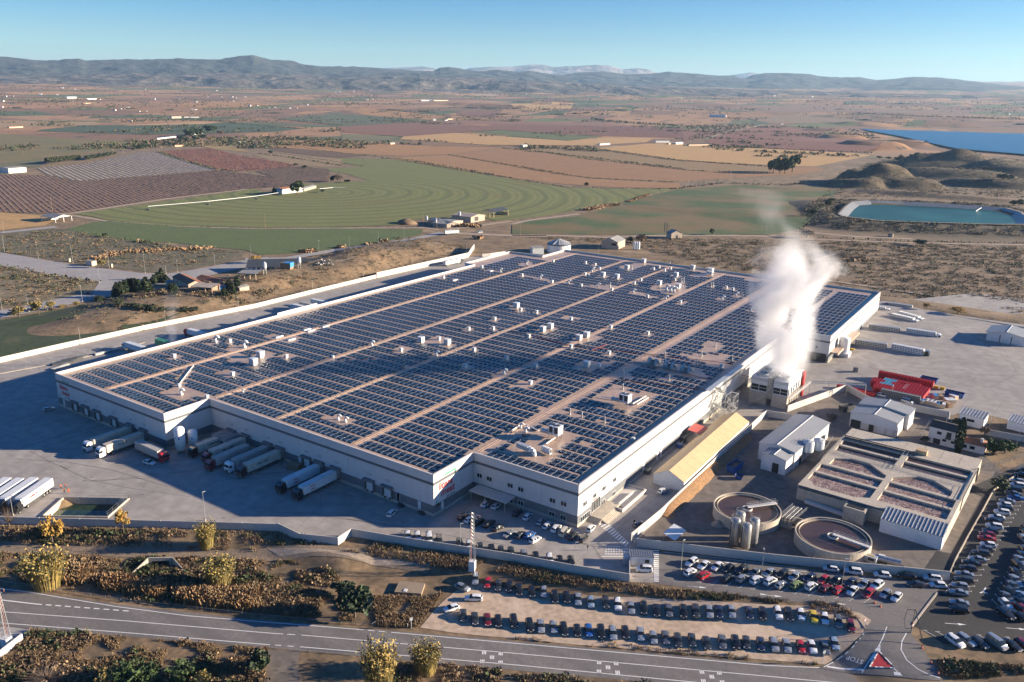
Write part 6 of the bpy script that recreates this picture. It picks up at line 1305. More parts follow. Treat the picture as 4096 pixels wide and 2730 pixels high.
for k in range(3):
 q=P(1132+k*26,200+k*9,'c8');t=thing('liquid_tank','white caged liquid tank stacked by the square concrete chamber','tank',(q[0],q[1],.04),BA,'caged white tanks by the chamber');b=MB();b.box((0,0,.65),(.95,1.0,1.0));b.box((0,0,1.9),(.95,1.0,1.0));b.build('tank_body',MT['unit_white'],t);b=MB();b.box((0,0,.07),(1.1,1.1,.14));b.box((0,0,1.28),(1.1,1.1,.14));b.build('pallet',MT['wood'],t)
shed('process_shed','grey roofed white shed between the tent hall and the basin','shed',(27.6,78.0),12.6,34.5,6.2,7.3,R_(-4.5),'sheet_white','sheet_grey','y',parts=(('door','r',28,.1,2.4,3.2,'dark'),('door','r',6,.1,2.2,3.0,'louvre')))
shed('process_annex','lower white annex with a dark doorway at the shed front','shed',(30.8,71.0),8.4,6.6,5.4,6.4,R_(-4.5),'sheet_white','sheet_grey','y',parts=(('doorway','f',5.0,.1,2.2,3.4,'dark'),))
for k,(dx,dy)in enumerate(((0,0),(2.6,3.6))):
 q=P(345,1215,'b4');t=thing('feed_silo',('front','back')[k]+' white conical silo raised on steel legs by the annex','silo',(q[0]+dx,q[1]+dy,.03),0,'white silos on legs');b=MB();b.lathe((0,0,0),[(.3,2.0),(1.9,3.6),(1.9,7.0),(1.8,7.25),(.3,7.7)],20);b.build('tank',MT['unit_white'],t,False)
 for a in range(4):l=MB();l.tube((1.7*math.cos(a*1.57+.78),1.7*math.sin(a*1.57+.78),0),(1.7*math.cos(a*1.57+.78),1.7*math.sin(a*1.57+.78),4.2),.1,5);l.build('leg',MT['steel'],t)
 b=MB();railing(b,[(1.85*math.cos(i*.785),1.85*math.sin(i*.785),7.1)for i in range(9)],1.0,1.2,.04);b.build('top_railing',MT['steel'],t)
b=MB();q0=P(205,1220,'b4');q1=P(430,1275,'b4');q2=P(590,1150,'b4');railing(b,[(*q0,1.5),(*q1,1.6),(q2[0]-1,q2[1],5.4)],1.0,1.5,.05);gw=b.build('steel_gangway',MT['steel']);tag(gw,'steel gangway rising from the annex to the basin','walkway')
shed('pump_shed','white shed with grey gable roof and dark doorways behind the basin','shed',(46.6,129.0),17.0,9.6,5.6,6.9,R_(-4),'sheet_white','sheet_grey','y',base=2.6,parts=(('doorway','f',2.3,.05,3.6,3.0,'dark'),('doorway','f',8.0,.05,1.8,2.6,'dark'),('door','f',11.5,.05,2.6,2.8,'door_white'),('door','f',14.6,.05,2.2,2.8,'door_white')))
shed('store_shed','taller grey roofed shed joined behind the white pump shed','shed',(47.4,139.3),18.4,8.6,6.2,7.4,R_(-4),'sheet_white','sheet_grey','y')
shed('white_hut','white block hut with ribbed flat roof behind the farmhouse','hut',(80.8,157.6),8.8,6.0,4.2,5.0,R_(-8),'white_paint','sheet_grey','mono',.25,parts=(('window','f',4.2,1.9,2.6,1.0,'glass'),))
q=P(2135,930,'b4');shed('white_hut','low white hut at the right picture edge','hut',q,10,7,3.2,4.0,R_(-8),'white_paint','sheet_grey','mono',.25)
q0=P(1945,165,'b4');q1=P(2290,225,'b4');a=aim(q0,q1);w=math.hypot(q1[0]-q0[0],q1[1]-q0[1])
shed('loading_shed','grey double shed with three loading doors at the right edge','shed',q0,w,16,6.2,7.8,a,'sheet_white','sheet_grey','y',.8,parts=tuple(('loading_door','f',w*k,.6,2.8,3.6,'door_white')for k in(.2,.5,.8))+tuple(('dock_frame','f',w*k,0,.5,5.6,'base_grey')for k in(.35,.65)))
q=P(2290,200,'b4');shed('loading_shed','white shed with arched tank cut by the right edge','shed',(q[0]+3,q[1]+4),10,12,5.5,6.5,a,'sheet_white','sheet_grey','y')
hs=thing('farmhouse','white two storey farmhouse with dark tiled roof and a cypress','house',(73.9,130.6,.03),R_(-7));b=MB()
sec=[(0,0),(6.8,0),(6.8,6.6),(3.6,7.6),(0,6.2)];b.add([(0,u,v)for u,v in sec]+[(9.2,u,v)for u,v in sec],[(0,1,2,3,4)[::-1],(5,6,7,8,9)]+[(i,(i+1)%5,5+(i+1)%5,5+i)for i in range(5)]);b.build('wall',MT['plaster_white'],hs)
b=MB();b.add([(-.1,-.4,6.2),(9.4,-.4,6.2),(9.4,3.6,7.75),(-.1,3.6,7.75),(9.4,7.1,6.75),(-.1,7.1,6.75)],[(0,1,2,3),(3,2,4,5)]);b.build('roof',MT['roof_dark_tile'],hs)
for(u,v,ww,hh,m_,nm)in((3.4,3.9,1.5,1.1,'glass','window'),(6.6,3.3,1.6,2.2,'dark','balcony_door'),(3.0,.1,2.4,2.0,'dark','garage_door'),(5.4,1.7,1.3,.9,'glass','window'),(8.2,1.7,1.2,.9,'glass','window')):b=MB();b.bb(u-ww/2,u+ww/2,-.06,-.02,v,v+hh);b.build(nm,MT[m_],hs)
b=MB();b.bb(5.7,7.5,-1.0,-.02,3.1,3.25);railing(b,[(5.7,-1.0,3.25),(7.5,-1.0,3.25)],.95,.3,.025);b.build('balcony',MT['steel_dark'],hs)
an=thing('house_annex','low white annex with brown tiled roof beside the cypress','house',(84.2,130.4,.03),R_(-4));b=MB();b.bb(0,8.0,0,6,0,2.9);b.build('wall',MT['plaster_white'],an);b=MB();b.add([(-.3,-.3,2.9),(8.3,-.3,2.9),(8.3,6.3,2.9),(-.3,6.3,2.9),(2.2,3,4.4),(6,3,4.4)],[(0,1,5,4),(1,2,5),(2,3,4,5),(3,0,4)]);rr=b.build('roof',MT['roof_tile'],an);b=MB();b.bb(6.2,7.0,1.5,2.3,3.2,5.2);b.build('chimney',MT['plaster_white'],rr)
for u in(1.6,4.2):b=MB();b.bb(u-.8,u+.8,-.06,-.02,1.0,2.2);b.build('window',MT['glass'],an)
t=thing('storage_tank','tall white storage tank by the far loading wall','tank',(23.2,220.5,.03));b=MB();b.lathe((0,0,0),[(2.6,2.4),(2.6,9.2),(2.2,9.8),(.3,10.1)],24);b.build('tank',MT['white_paint'],t,False);b=MB();b.bb(-3.1,3.1,-3.1,3.1,0,2.4);b.build('plinth',MT['white_paint'],t)
for(x,y,h,r,lab)in((1625,1145,9.6,1.75,'taller white gas tank with blue emblem beside the docked trucks'),(1738,1110,7.2,1.6,'shorter white gas tank with blue emblem beside the docked trucks')):
 q=P(x,y,'b1');t=thing('gas_tank',lab,'tank',(q[0],q[1],.03),0,'white gas tanks');b=MB();b.lathe((0,0,0),[(.4,.7),(r,1.2),(r,h-.9),(r*.8,h-.3),(.2,h)],22);b.build('tank',MT['white_paint'],t,True)
 for a in range(4):l=MB();l.tube((r*.8*math.cos(a*1.57),r*.8*math.sin(a*1.57),0),(r*.8*math.cos(a*1.57),r*.8*math.sin(a*1.57),1.4),.12,5);l.build('leg',MT['steel'],t)
 e=MB();n=18;e.add([(math.sin(.5+.45*math.cos(2*math.pi*i/n))*(r+.02),-math.cos(.5+.45*math.cos(2*math.pi*i/n))*(r+.02),h*.62+.62*math.sin(2*math.pi*i/n))for i in range(n)],[tuple(range(n))]);e.build('emblem',MT['blue_tarp'],t)
 text_obj('emblem_lettering','gas',.5,MT['blue_tarp'],(r*.92,-r*.55,h*.60),(R_(90),0,R_(60)),t,extrude=.005)
x0=-141.0;dc=thing('dock_cabin','grey lean-to cabin in the recess beside the gas tanks','cabin',(-133.2,-19.6,.03));b=MB();b.bb(0,7.5,-6.5,-.05,0,4.0);b.build('wall',MT['unit_grey'],dc);b=MB();b.bb(-.15,7.65,-6.65,-.03,4.0,4.2);b.build('roof',MT['roof_grey'],dc);b=MB();b.bb(5.0,6.4,-6.56,-6.51,2.3,3.1);b.build('window',MT['glass'],dc)
q0=P(1200,1405,'q6');q1=P(1625,1425,'q6');a=aim(q0,q1);w=math.hypot(q1[0]-q0[0],q1[1]-q0[1]);gh=thing('gatehouse','white prefabricated gatehouse cabin with ribbed roof at the gate','gatehouse',(q0[0],q0[1],.05),a);b=MB();b.bb(0,w,0,3.2,0,2.7);b.build('wall',MT['unit_white'],gh)
b=MB();b.bb(-.1,w+.1,-.1,3.5,2.7,2.85)
for k in range(11):b.bb(w*k/10-.04,w*k/10+.04,-.1,3.5,2.85,2.95)
b.build('roof',MT['sheet_grey'],gh);b=MB();b.bb(w*.22,w*.38,-.06,-.02,.1,2.1);b.build('door',MT['door_white'],gh);b=MB();b.bb(w*.64,w*.82,-.06,-.02,1.0,2.0);b.build('window',MT['glass'],gh);b=MB();b.bb(w*.42,w*.58,-.06,-.02,1.35,2.2);bo_=b.build('notice_board',MT['frame_white'],gh)
text_obj('notice_lettering','CONTROL',.28,MT['red'],(w*.5,-.08,1.9),(R_(90),0,0),bo_,extrude=.003);b=MB();b.bb(-1.6,-.05,.3,2.6,0,2.2);b.build('cabin_annex',MT['blue_tarp']if False else MT['unit_grey'],gh)
def skip(label,p,L,w,h,a,m_='blue_skip',name='skip_container',fill='dark'):
 t=thing(name,label,'skip',(p[0],p[1],.05),a);b=MB()
 b.add([(-L/2+.5,-w/2,0),(L/2-.5,-w/2,0),(L/2-.5,w/2,0),(-L/2+.5,w/2,0),(-L/2,-w/2-.1,h),(L/2,-w/2-.1,h),(L/2,w/2+.1,h),(-L/2,w/2+.1,h)],[(3,2,1,0),(0,1,5,4),(1,2,6,5),(2,3,7,6),(3,0,4,7)])
 n=int(L/1.1)
 for k in range(n):
  for s in(-1,1):b.box((-L/2+.8+k*(L-1.6)/max(1,n-1),s*(w/2+.08),h*.5),(.12,.1,h*.9))
 b.build('skip_body',MT[m_],t);b=MB();b.bb(-L/2+.25,L/2-.25,-w/2,w/2,h-.5,h-.45);b.build('skip_load',MT[fill],t);return t
skip('long blue skip with dark load against the white process shed',P(1995,1300,'b3'),7.0,2.6,2.4,R_(82));skip('small blue skip in front of the long one',P(2035,1380,'b3'),2.6,2.0,1.4,R_(10));skip('long blue skip standing alone right of the red crates',P(1668,645,'b4'),7.5,2.6,2.3,R_(-6));skip('blue skip behind the tall row of red crates',P(1440,515,'b4'),7.0,2.5,2.3,R_(-6))
skip('dark tipper skip beside the pump shed',P(700,770,'b4'),6.5,2.5,2.4,R_(60),'steel_dark')
t=thing('tanker_trailer','steel tank trailer parked behind the plant wall','trailer',(*P(1020,560,'f4'),.05),aim(P(950,540,'f4'),P(1095,572,'f4')));b=MB();b.tube((-3.2,0,1.5),(3.2,0,1.4),.95,14);b.build('tank',MT['steel'],t,False);b=MB();b.bb(-3.4,4.2,-.4,.4,.5,.8);b.build('chassis',MT['steel_dark'],t);b=MB();b.box((-1.5,0,2.5),(1.6,.8,.3));b.build('hatch',MT['unit_white'],t);add_wheels(t,(-1.6,-.4),.95,.45)
t=thing('work_machine','grey and yellow work machine beside the clarifier wall','machine',(*P(880,548,'f4'),.05),R_(-5));b=MB();b.box((0,0,1.5),(3.0,2.2,1.8));b.build('cab',MT['unit_grey'],t);b=MB();b.box((-.1,0,2.43),(1.8,.5,.06));b.build('roof_light',MT['yellow'],t);b=MB();b.box((.2,-1.12,1.8),(1.6,.05,.8));b.build('window',MT['glass'],t);add_wheels(t,(-1,1),1.0,.45)
q=[P(x,y,'f3',2.6)for x,y in((1300,285),(1400,350),(1495,262),(1392,205))];cx_=sum(a[0]for a in q)/4;cy_=sum(a[1]for a in q)/4;t=thing('white_canopy','white flat roofed canopy on posts beside the orange bank','canopy',(cx_,cy_,0));b=MB();b.prism([(a[0]-cx_,a[1]-cy_)for a in q],2.5,2.62);b.build('canopy_roof',MT['unit_white'],t)
for a in q:b=MB();b.tube(((a[0]-cx_)*.92,(a[1]-cy_)*.92,0),((a[0]-cx_)*.92,(a[1]-cy_)*.92,2.5),.07,5);b.build('post',MT['steel'],t)
b=MB();n=40;vs=[]
for i in range(n):
 y=21+(96-21)*i/(n-1);k=(1-.6*sstep(.3,1,i/(n-1)))*(.15+.85*sstep(0,.07,i/(n-1)));j=.3*math.sin(i*1.7)+.2*math.sin(i*3.1)
 for(x,z)in((17.3,1.9*k),(18.0+j*.2,1.75*k),(19.3+j*.3,.7*k+j*.1),(20.3+j*.5,.03)):vs.append((x,y,z))
b.add(vs,[(i*4+k,i*4+k+1,i*4+k+5,i*4+k+4)for i in range(n-1)for k in range(3)]);o=b.build('soil_bank',MT['bank_orange'],None,True);o['kind']='structure'
b=MB();b.lathe((33,34-8,0),[(2.2,.03),(1.2,1.0),(.2,1.4)],12);o=b.build('gravel_heap',MT['dirt_track']);tag(o,'small pale heap of gravel beside the white canopy','heap')
cr_=thing('crate_stack','x','crate');bpy.data.objects.remove(cr_)
def crate_mesh(m_):
 b=MB();w,d,h,t=1.22,1.02,.76,.06
 b.bb(-w/2,w/2,-d/2,d/2,.12,.20)
 for s in(-1,1):b.bb(-w/2,w/2,s*(d/2)-t/2,s*(d/2)+t/2,.12,h);b.bb(s*(w/2)-t/2,s*(w/2)+t/2,-d/2+.03,d/2-.03,.12,h);b.bb(-w/2,w/2,s*d*.4-.06,s*d*.4+.06,0,.12)
 b.bb(-w/2+.04,w/2-.04,-d/2+.04,d/2-.04,.60,.64);return b.mesh('crate',MT[m_])
CM={k:crate_mesh(k)for k in('crate_red','crate_blue','crate_pink')}
lower=[];ncr=0
def crate_top(x,y,z,m_,a):
 o=bpy.data.objects.new({'crate_red':'red_crate','crate_blue':'blue_crate','crate_pink':'pink_crate'}[m_],CM[m_]);link(o);o.location=(x,y,z);o.rotation_euler=(0,0,a)
 tag(o,{'crate_red':'red plastic crate on top of the big crate block','crate_blue':'pale blue crate on top of the red crate block','crate_pink':'faded pink crate in the red crate block'}[m_],'crate',{'crate_red':'red crates stacked in the yard','crate_blue':'blue crates on the red block','crate_pink':'pink crates in the red block'}[m_])
CA=R_(-3);CO=(43.2,174.6)
for i in range(17):
 for j in range(19):
  u,v=i*1.33+.7,j*1.17+.5;lay=4
  if j in(14,15,16):continue
  if j>=17:lay=5
  if i<2 and(j<6):continue
  if i<3 and 10<j<17:continue
  if 8<=i<=9 and j==10:lay=2
  if j<14 and i>13 and j>11:continue
  m_='crate_red'
  if(3<=i<=6 and 10<=j<=12)or(3<=i<=6 and 5<=j<=6)or(4<=i<=5 and 7<=j<=9):m_='crate_blue'
  if i in(10,11)and 4<=j<=10:m_='crate_pink' if i==10 else 'crate_red'
  x,y=rot2((u,v),CO,CA);crate_top(x,y,.04+(lay-1)*.77,m_,CA);ncr+=1
  for k in range(lay-1):lower.append((x,y,.04+k*.77))
for i in range(12):
 for j in range(2):x,y=rot2((-3.5+i*1.35,-3.6-j*1.2),(36.5,175.5),R_(-4));crate_top(x,y,.04+.77,'crate_red',CA);lower.append((x,y,.04));ncr+=1
me0=CM['crate_red'];v0=np.array([v.co[:]for v in me0.vertices]);f0=np.array([list(p_.vertices)for p_ in me0.polygons]);c_,s_=math.cos(CA),math.sin(CA);R3=np.array([[c_,-s_,0],[s_,c_,0],[0,0,1]])
o=bpy.data.objects.new('red_crates',np_mesh('red_crates',np.concatenate([v0@R3.T+np.array(q)for q in lower]),np.concatenate([f0+len(v0)*k for k in range(len(lower))]),MT['crate_red']));link(o);o['kind']='stuff'
q=P(1270,690,'b4');t=thing('steel_container','dark ribbed container in front of the red crates','container',(49.5,172.4,.04),CA);b=MB();b.bb(0,15.5,0,2.3,0,3.0);b.build('container_body',MT['base_grey'],t);b=MB()
for k in range(24):b.bb(.3+k*.64,.55+k*.64,-.08,0,.1,2.9)
b.build('ribs',MT['steel_dark'],t)
for k,(x,y,m_)in enumerate(((1385,705,'blue_tarp'),(1430,708,'unit_white'),(1465,715,'unit_white'),(1500,725,'unit_white'),(1530,735,'blue_tarp'),(1560,740,'unit_white'),(1500,660,'blue_tarp'),(1540,665,'wood'),(1605,700,'unit_white'),(1645,700,'unit_white'),(1610,735,'wood'),(1660,665,'unit_white'))):
 q=P(x,y,'b4');t=thing('pallet_box','pallet box stored in the cluster beside the grey shed wall','box',(q[0],q[1],.04),R_(-25+k*7),'pallet boxes beside the crates');b=MB();b.bb(-1.0,1.0,-1.6,1.6,.12,1.7);b.build('box_body',MT['wood']if m_=='wood' else MT['plaster_cream'],t);b=MB();b.bb(-1.05,1.05,-1.65,1.65,1.7,1.78);b.build('lid',MT[m_],t)
for x,y in((1505,580),(1560,588)):q=P(x,y,'b4');t=thing('yellow_bin','yellow waste bin between the red crates and the blue skip','bin',(q[0],q[1],.04),0,'yellow bins');b=MB();b.box((0,0,.8),(1.6,1.3,1.4),0,0,1.15);b.build('bin_body',MT['yellow'],t);b=MB();b.box((0,0,1.55),(1.9,1.5,.1));b.build('lid',MT['yellow'],t)
q=P(752,238,'b4');t=thing('yellow_bin','yellow bin beside the tall white storage tank','bin',(q[0],q[1],.04));b=MB();b.box((0,0,.7),(1.8,1.6,1.2),0,0,1.1);b.build('bin_body',MT['yellow'],t);b=MB();b.box((0,0,1.35),(2.1,1.8,.1));b.build('lid',MT['yellow'],t)
q=P(783,430,'b4');t=thing('steel_cabinet','grey steel cabinet on the low kerb in the right yard','cabinet',(q[0],q[1],.04));b=MB();b.box((0,0,1.2),(2.2,1.4,2.4));b.build('cabinet_body',MT['steel_dark'],t);b=MB()
for k in range(4):b.box((-.8+k*.53,-.72,1.2),(.4,.05,2.0))
b.build('cabinet_door',MT['fence_metal'],t)
pit=thing('settling_pit','open concrete pit of dark green water by the front wall','water pit',(0,0,0))
for a_,c_ in zip(PIT,PIT[1:]+PIT[:1]):
 L_=math.hypot(c_[0]-a_[0],c_[1]-a_[1]);b=MB();b.box(((a_[0]+c_[0])/2,(a_[1]+c_[1])/2,-1.2),(L_+.3,.4,3.4),aim(a_,c_));b.build('pit_wall',MT['concrete'],pit)
b=MB();b.add([(a_[0],a_[1],-1.7)for a_ in PIT],[(0,1,2,3)]);b.build('pit_water',MT['green_water'],pit);b=MB();railing(b,[(*a_,.5)for a_ in PIT[1:]],1.5,2.4,.03);b.build('mesh_fence',MT['fence_metal'],pit)
for k,(x,y)in enumerate(((560,350),(600,335),(650,318),(700,300),(930,255),(1010,235),(1060,225),(540,385))):
 q=P(x,y,'b1');t=thing('beam_stack','stack of steel beams on the strip beside the warehouse','beams',(q[0],q[1],.04),R_(75+k*4),'steel beams stored on the left apron');b=MB()
 for i in range(4):b.bb(-4.5,4.5,-.9+i*.5,-.6+i*.5,.1,.4);b.bb(-4.2,4.4,-.7+i*.45,-.4+i*.45,.45,.75)
 b.build('beams',MT['steel']if k>3 else MT['steel_dark'],t)
q=P(350,1290,'b2');t=thing('pallet_pile','brown pile of crates between two docks','crates',(q[0],q[1],.04),R_(15));b=MB();b.bb(-2.2,2.2,-1.5,1.5,0,1.9);b.build('pile',MT['wood'],t);b=MB()
for k in range(5):b.bb(-2.25,2.25,-1.55,1.55,.3+k*.36,.38+k*.36)
b.build('slats',MT['bark'],t)
# --- perimeter walls, poles, barriers, signs, people
def wall(label,pts,top,bot=0.0,seg=11.5,m_='wall_conc',th=.22,cat='wall',name='perimeter_wall',post=True,foot=None,group='perimeter wall sections'):
 t=thing(name,label,cat,(0,0,0),0,group)
 for a,b in zip(pts[:-1],pts[1:]):
  L_=math.hypot(b[0]-a[0],b[1]-a[1]);n=max(1,round(L_/seg));rz=aim(a,b)
  for k in range(n):
   s=(k+.5)/n;c=(a[0]+(b[0]-a[0])*s,a[1]+(b[1]-a[1])*s);w=L_/n
   MB().box((c[0],c[1],(top+bot)/2),(w-.06,th,top-bot),rz).build('wall_panel',MT[m_],t)
   if foot is not None:MB().box((c[0],c[1],(bot+foot)/2),(w-.02,th+.12,bot-foot-.01),rz).build('wall_footing',MT['concrete'],t)
   if post:
    c=(a[0]+(b[0]-a[0])*k/n,a[1]+(b[1]-a[1])*k/n);MB().box((c[0],c[1],(top+.05+(foot if foot is not None else bot))/2),(.28,th+.16,top+.05-(foot if foot is not None else bot)),rz).build('wall_post',MT[m_],t)
 return t
wall('pale concrete wall along the left of the site, from the front to the earth bank',[(-296,-110),(-286.7,-25.9),(-286.2,0),(-284.4,44.1),(-276.4,108.7),(-277,152),(-277,209.4)],2.5,-.3)
wall('taller pale wall holding the earth bank at the far left',[(-277,210),(-275,260),(-273,307),(-292,340)],3.8,-.3)
wall('pale wall closing the yard behind the warehouse',[(-266,316),P(2100,955,'m2',0),P(2240,935,'m2',0),(-196,350),(-20,352)],2.4,-.3)
FW=PP([(-500,192),(0,205),(2080,258)],'f1',0.0)+PP([(200,268)],'f2',0.0)
wall('grey front wall left of the kink, behind the yellow shrubs',FW,2.3,-.2,foot=-2.2)
wall('tall kinked retaining wall with a beige base',PP([(200,268),(375,355),(705,388),(820,312)],'f2',0.0),2.4,-.2,foot=-2.6)
wall('long grey front wall between the kink and the gatehouse',PP([(820,312),(1130,365),(1750,460),(2199,528)],'f2',0.0)+PP([(530,628),(1008,706)],'f3',0.0),2.4,-.2,foot=-2.4)
wall('grey plant wall behind the asphalt car park',PP([(1070,402),(2199,535)],'f3',0.0)+PP([(1555,690)],'f4',0.0),2.6,0)
wall('sunlit white wall along the lane beside the tent hall',[P(1020,360,'f3',0),(17.1,20),(17.1,114),(17.5,119.5),(27,121)],2.7,0)
wall('white wall between the cooling building and the sheds',[(22.8,129.5),(36,170)],2.8,0);wall('grey wall in front of the red crates',[(36.2,170.4)]+PP([(905,705),(1310,775),(1620,838),(1595,880)],'b4',0.0),2.8,0)
wall('grey wall behind the farmhouse at the right edge',PP([(1560,930),(1700,955)],'b4',0.0),2.6,0);wall('grey wall right of the white hut',PP([(1935,985),(2294,1050),(2700,1130)],'b4',0.0),2.4,0)
wall('grey wall along the back of the right yard',PP([(1240,1455),(1640,1520),(2294,1625),(2800,1710)],'m4',0.0),2.4,0)
wall('short grey wall beside the gatehouse car',PP([(1008,540),(1008,706)],'f3',0.0),1.9,0,4.0);wall('low kerb wall between the plant track and the parked cars',[(104.5,122)]+PP([(1690,290),(1480,680),(1230,1120),(1010,1530)],'q1',0.0)+PP([(905,440)],'q2',0.0),.5,0,8,'concrete',.3,'kerb','kerb_wall',False)
wall('white boundary wall of the plot at the lower left edge',PP([(190,1215),(0,1365)],'f1',LOW),0.0,LOW,6,'plaster_white',.3)
kb=wall('concrete kerb curving from the barrier to the entrance',PP([(610,920),(690,955),(765,1010),(815,1075),(835,1110)],'f4'),.12,-.5,3,'concrete',.3,'kerb','kerb_wall',False)
wall('straight kerb dividing the two car parks',PP([(1455,800),(1350,935),(1245,1075)],'f4',0.0),.18,0,6,'concrete',.45,'kerb','kerb_wall',False);wall('kerb in front of the black machine lanes, left apron',PP([(0,440),(600,330),(1000,235),(1300,160)],'b1',0.0),.2,0,10,'concrete',.3,'kerb','kerb_wall',False)
def fence(label,pts,h=1.6,step=3.0,z=None,m_='fence_metal',name='wire_fence',cat='fence',rails=(.33,.66,1.0)):
 t=thing(name,label,cat,(0,0,0),0,'metal fences and barriers');zz=lambda p:float(tz(p[0],p[1]))if z is None else z
 for a,b in zip(pts[:-1],pts[1:]):
  L_=math.hypot(b[0]-a[0],b[1]-a[1]);n=max(1,round(L_/step));A_=Vector((*a,zz(a)));B_=Vector((*b,zz(b)))
  for k in range(n):q=A_.lerp(B_,k/n);o=MB();o.tube((q.x,q.y,q.z-.2),(q.x,q.y,q.z+h),.05,5);o.build('fence_post',MT[m_],t)
  for r in rails:o=MB();o.tube(A_+Vector((0,0,h*r)),B_+Vector((0,0,h*r)),.03,4);o.build('fence_rail',MT[m_],t)
 return t
fence('wire fence along the strip of stored beams',PP([(0,425),(350,360),(700,285),(1250,155),(1900,30)],'b1',0.0),2.0,6);fence('long dark metal barrier along the lower edge of the asphalt car park',PP([(1015,712),(1260,722),(2199,858)],'f3')+PP([(300,885),(615,918)],'f4'),1.0,3.5,rails=(.25,.6,1.0))
fence('green crash barrier beside the road, left of the gravel',PP([(-300,690),(0,712),(400,765),(1040,868),(1960,972),(2199,1000)],'f1',LOW)+PP([(600,1055),(1000,1082),(1035,1060)],'f2',LOW),.8,4,rails=(.75,.9));fence('short crash barrier below the road by the twin canes',PP([(380,1300),(460,1305),(900,1340)],'f2',LOW),.8,4,rails=(.75,.9))
fence('mesh fence on the slope right of the farmhouse',PP([(2294,1180),(2070,1260),(1930,1290)],'b4',0.0)+PP([(2200,1320),(2294,1270)],'b4',0.0),1.4,3);fence('leaning fence between the sheds and the farmhouse',PP([(1450,880),(1340,1040)],'b4',0.0),1.4,2.4);fence('mesh fence round the cattle yard',PP([(500,1010),(880,1010),(650,1060)],'m2',4.0),1.4,3,z=None)
fence('sliding gate bars across the site entrance',PP([(828,1108),(1228,1140)],'f4'),1.1,4.5,rails=(.45,1.0));fence('steel turnstile gate at the corner of the sunlit wall',PP([(1015,345),(1060,400),(1045,425)],'f3',0.0),2.4,1.0,rails=(.2,.4,.6,.8,1.0))
def top_h(b,tp_,t,z0=0.0):
 p=P(*b,t);X,Y=p;ty=T2P(t,*tp_)[1];best=8
 for h in np.arange(1,40,.1):
  v=Vector((X-CAM[0],Y-CAM[1],z0+h-CAM[2]));y=1365+FOC*v.dot(AX_D)/v.dot(AX_F)
  if y<ty:best=h;break
 return p,best
LP=[('m1',(42,918),760),('m1',(343,973),815),('m1',(655,1018),860),('m1',(980,1063),897),('m1',(1303,1105),937),('m1',(1592,1100),982),('m1',(740,1365),1218),('m1',(825,1272),1158),('m1',(893,1195),1065),('m1',(18,1430),1310),('m1',(35,740),645),('m1',(1485,1565),1445),('m1',(2140,1445),1320),('b1',(725,178),28),('m1',(1490,1112),1050),('m1',(1925,1030),920),('m1',(255,1430),1310),('m1',(2250,950),860),('m2',(565,915),815),('m2',(838,880),780),('m2',(1097,828),740),('m2',(1328,810),700),('m2',(1402,1083),975),('m2',(1708,965),908),('m2',(1885,970),870),('m2',(963,1183),1065),('m2',(507,1240),1168),('m4',(1465,1432),1345),('m4',(2030,1518),1420),('b4',(635,562),478),('b4',(1105,656),550),('b4',(1988,905),772),('b4',(2225,1095),955),('f1',(1765,182),-65),('f1',(115,138),-30),('f2',(1757,396),208),('f3',(540,562),368),('f3',(1450,604),350),('f3',(2140,662),430),('f4',(632,746),508)]
LPW={'m1':'along the estate road on the left','m2':'along the road behind the warehouse','m4':'along the back wall of the right yard','b1':'behind the left perimeter wall','b4':'in the right yard','f1':'behind the front wall at the left','f2':'behind the front wall beside the lattice pylon','f3':'in the front car parks','f4':'between the rows at the right of the asphalt car park'}
lpm={}
lpc=defaultdict(int);lpn={t:sum(1 for q in LP if q[0]==t)for t in LPW}
for t,b_,ty in sorted(LP,key=lambda q:(q[0],q[1][0])):
 p,h=top_h(b_,(b_[0],ty),t);h=min(max(h,5),13);lpc[t]+=1;k=lpc[t]
 lab=('slim grey lamp post ' if lpn[t]==1 else('leftmost slim grey lamp post ' if k==1 else '%sslim grey lamp post from the left '%(ORD[k-1]if k<15 else '')))+LPW[t]
 if k>=15:lab=('last' if k==lpn[t]else 'last but %s'%['','one','two','three','four'][lpn[t]-k])+' lamp post to the right '+LPW[t]
 t_=thing('lamp_post',lab,'lamp post',(p[0],p[1],float(tz(*p))),R_(k*40),'lamp posts');key=round(h*2)
 if key not in lpm:
  b=MB();b.tube((0,0,0),(0,0,h),.09,6,.05);c=MB();c.box((.35,0,h+.02),(.9,.3,.12));e=MB();e.box((0,0,.3),(.3,.3,.6));lpm[key]=(b.mesh('pole',MT['steel']),c.mesh('lamp_head',MT['unit_grey']),e.mesh('pole_base',MT['concrete']))
 for nm,me in zip(('pole','lamp_head','pole_base'),lpm[key]):link(bpy.data.objects.new(nm,me),t_)
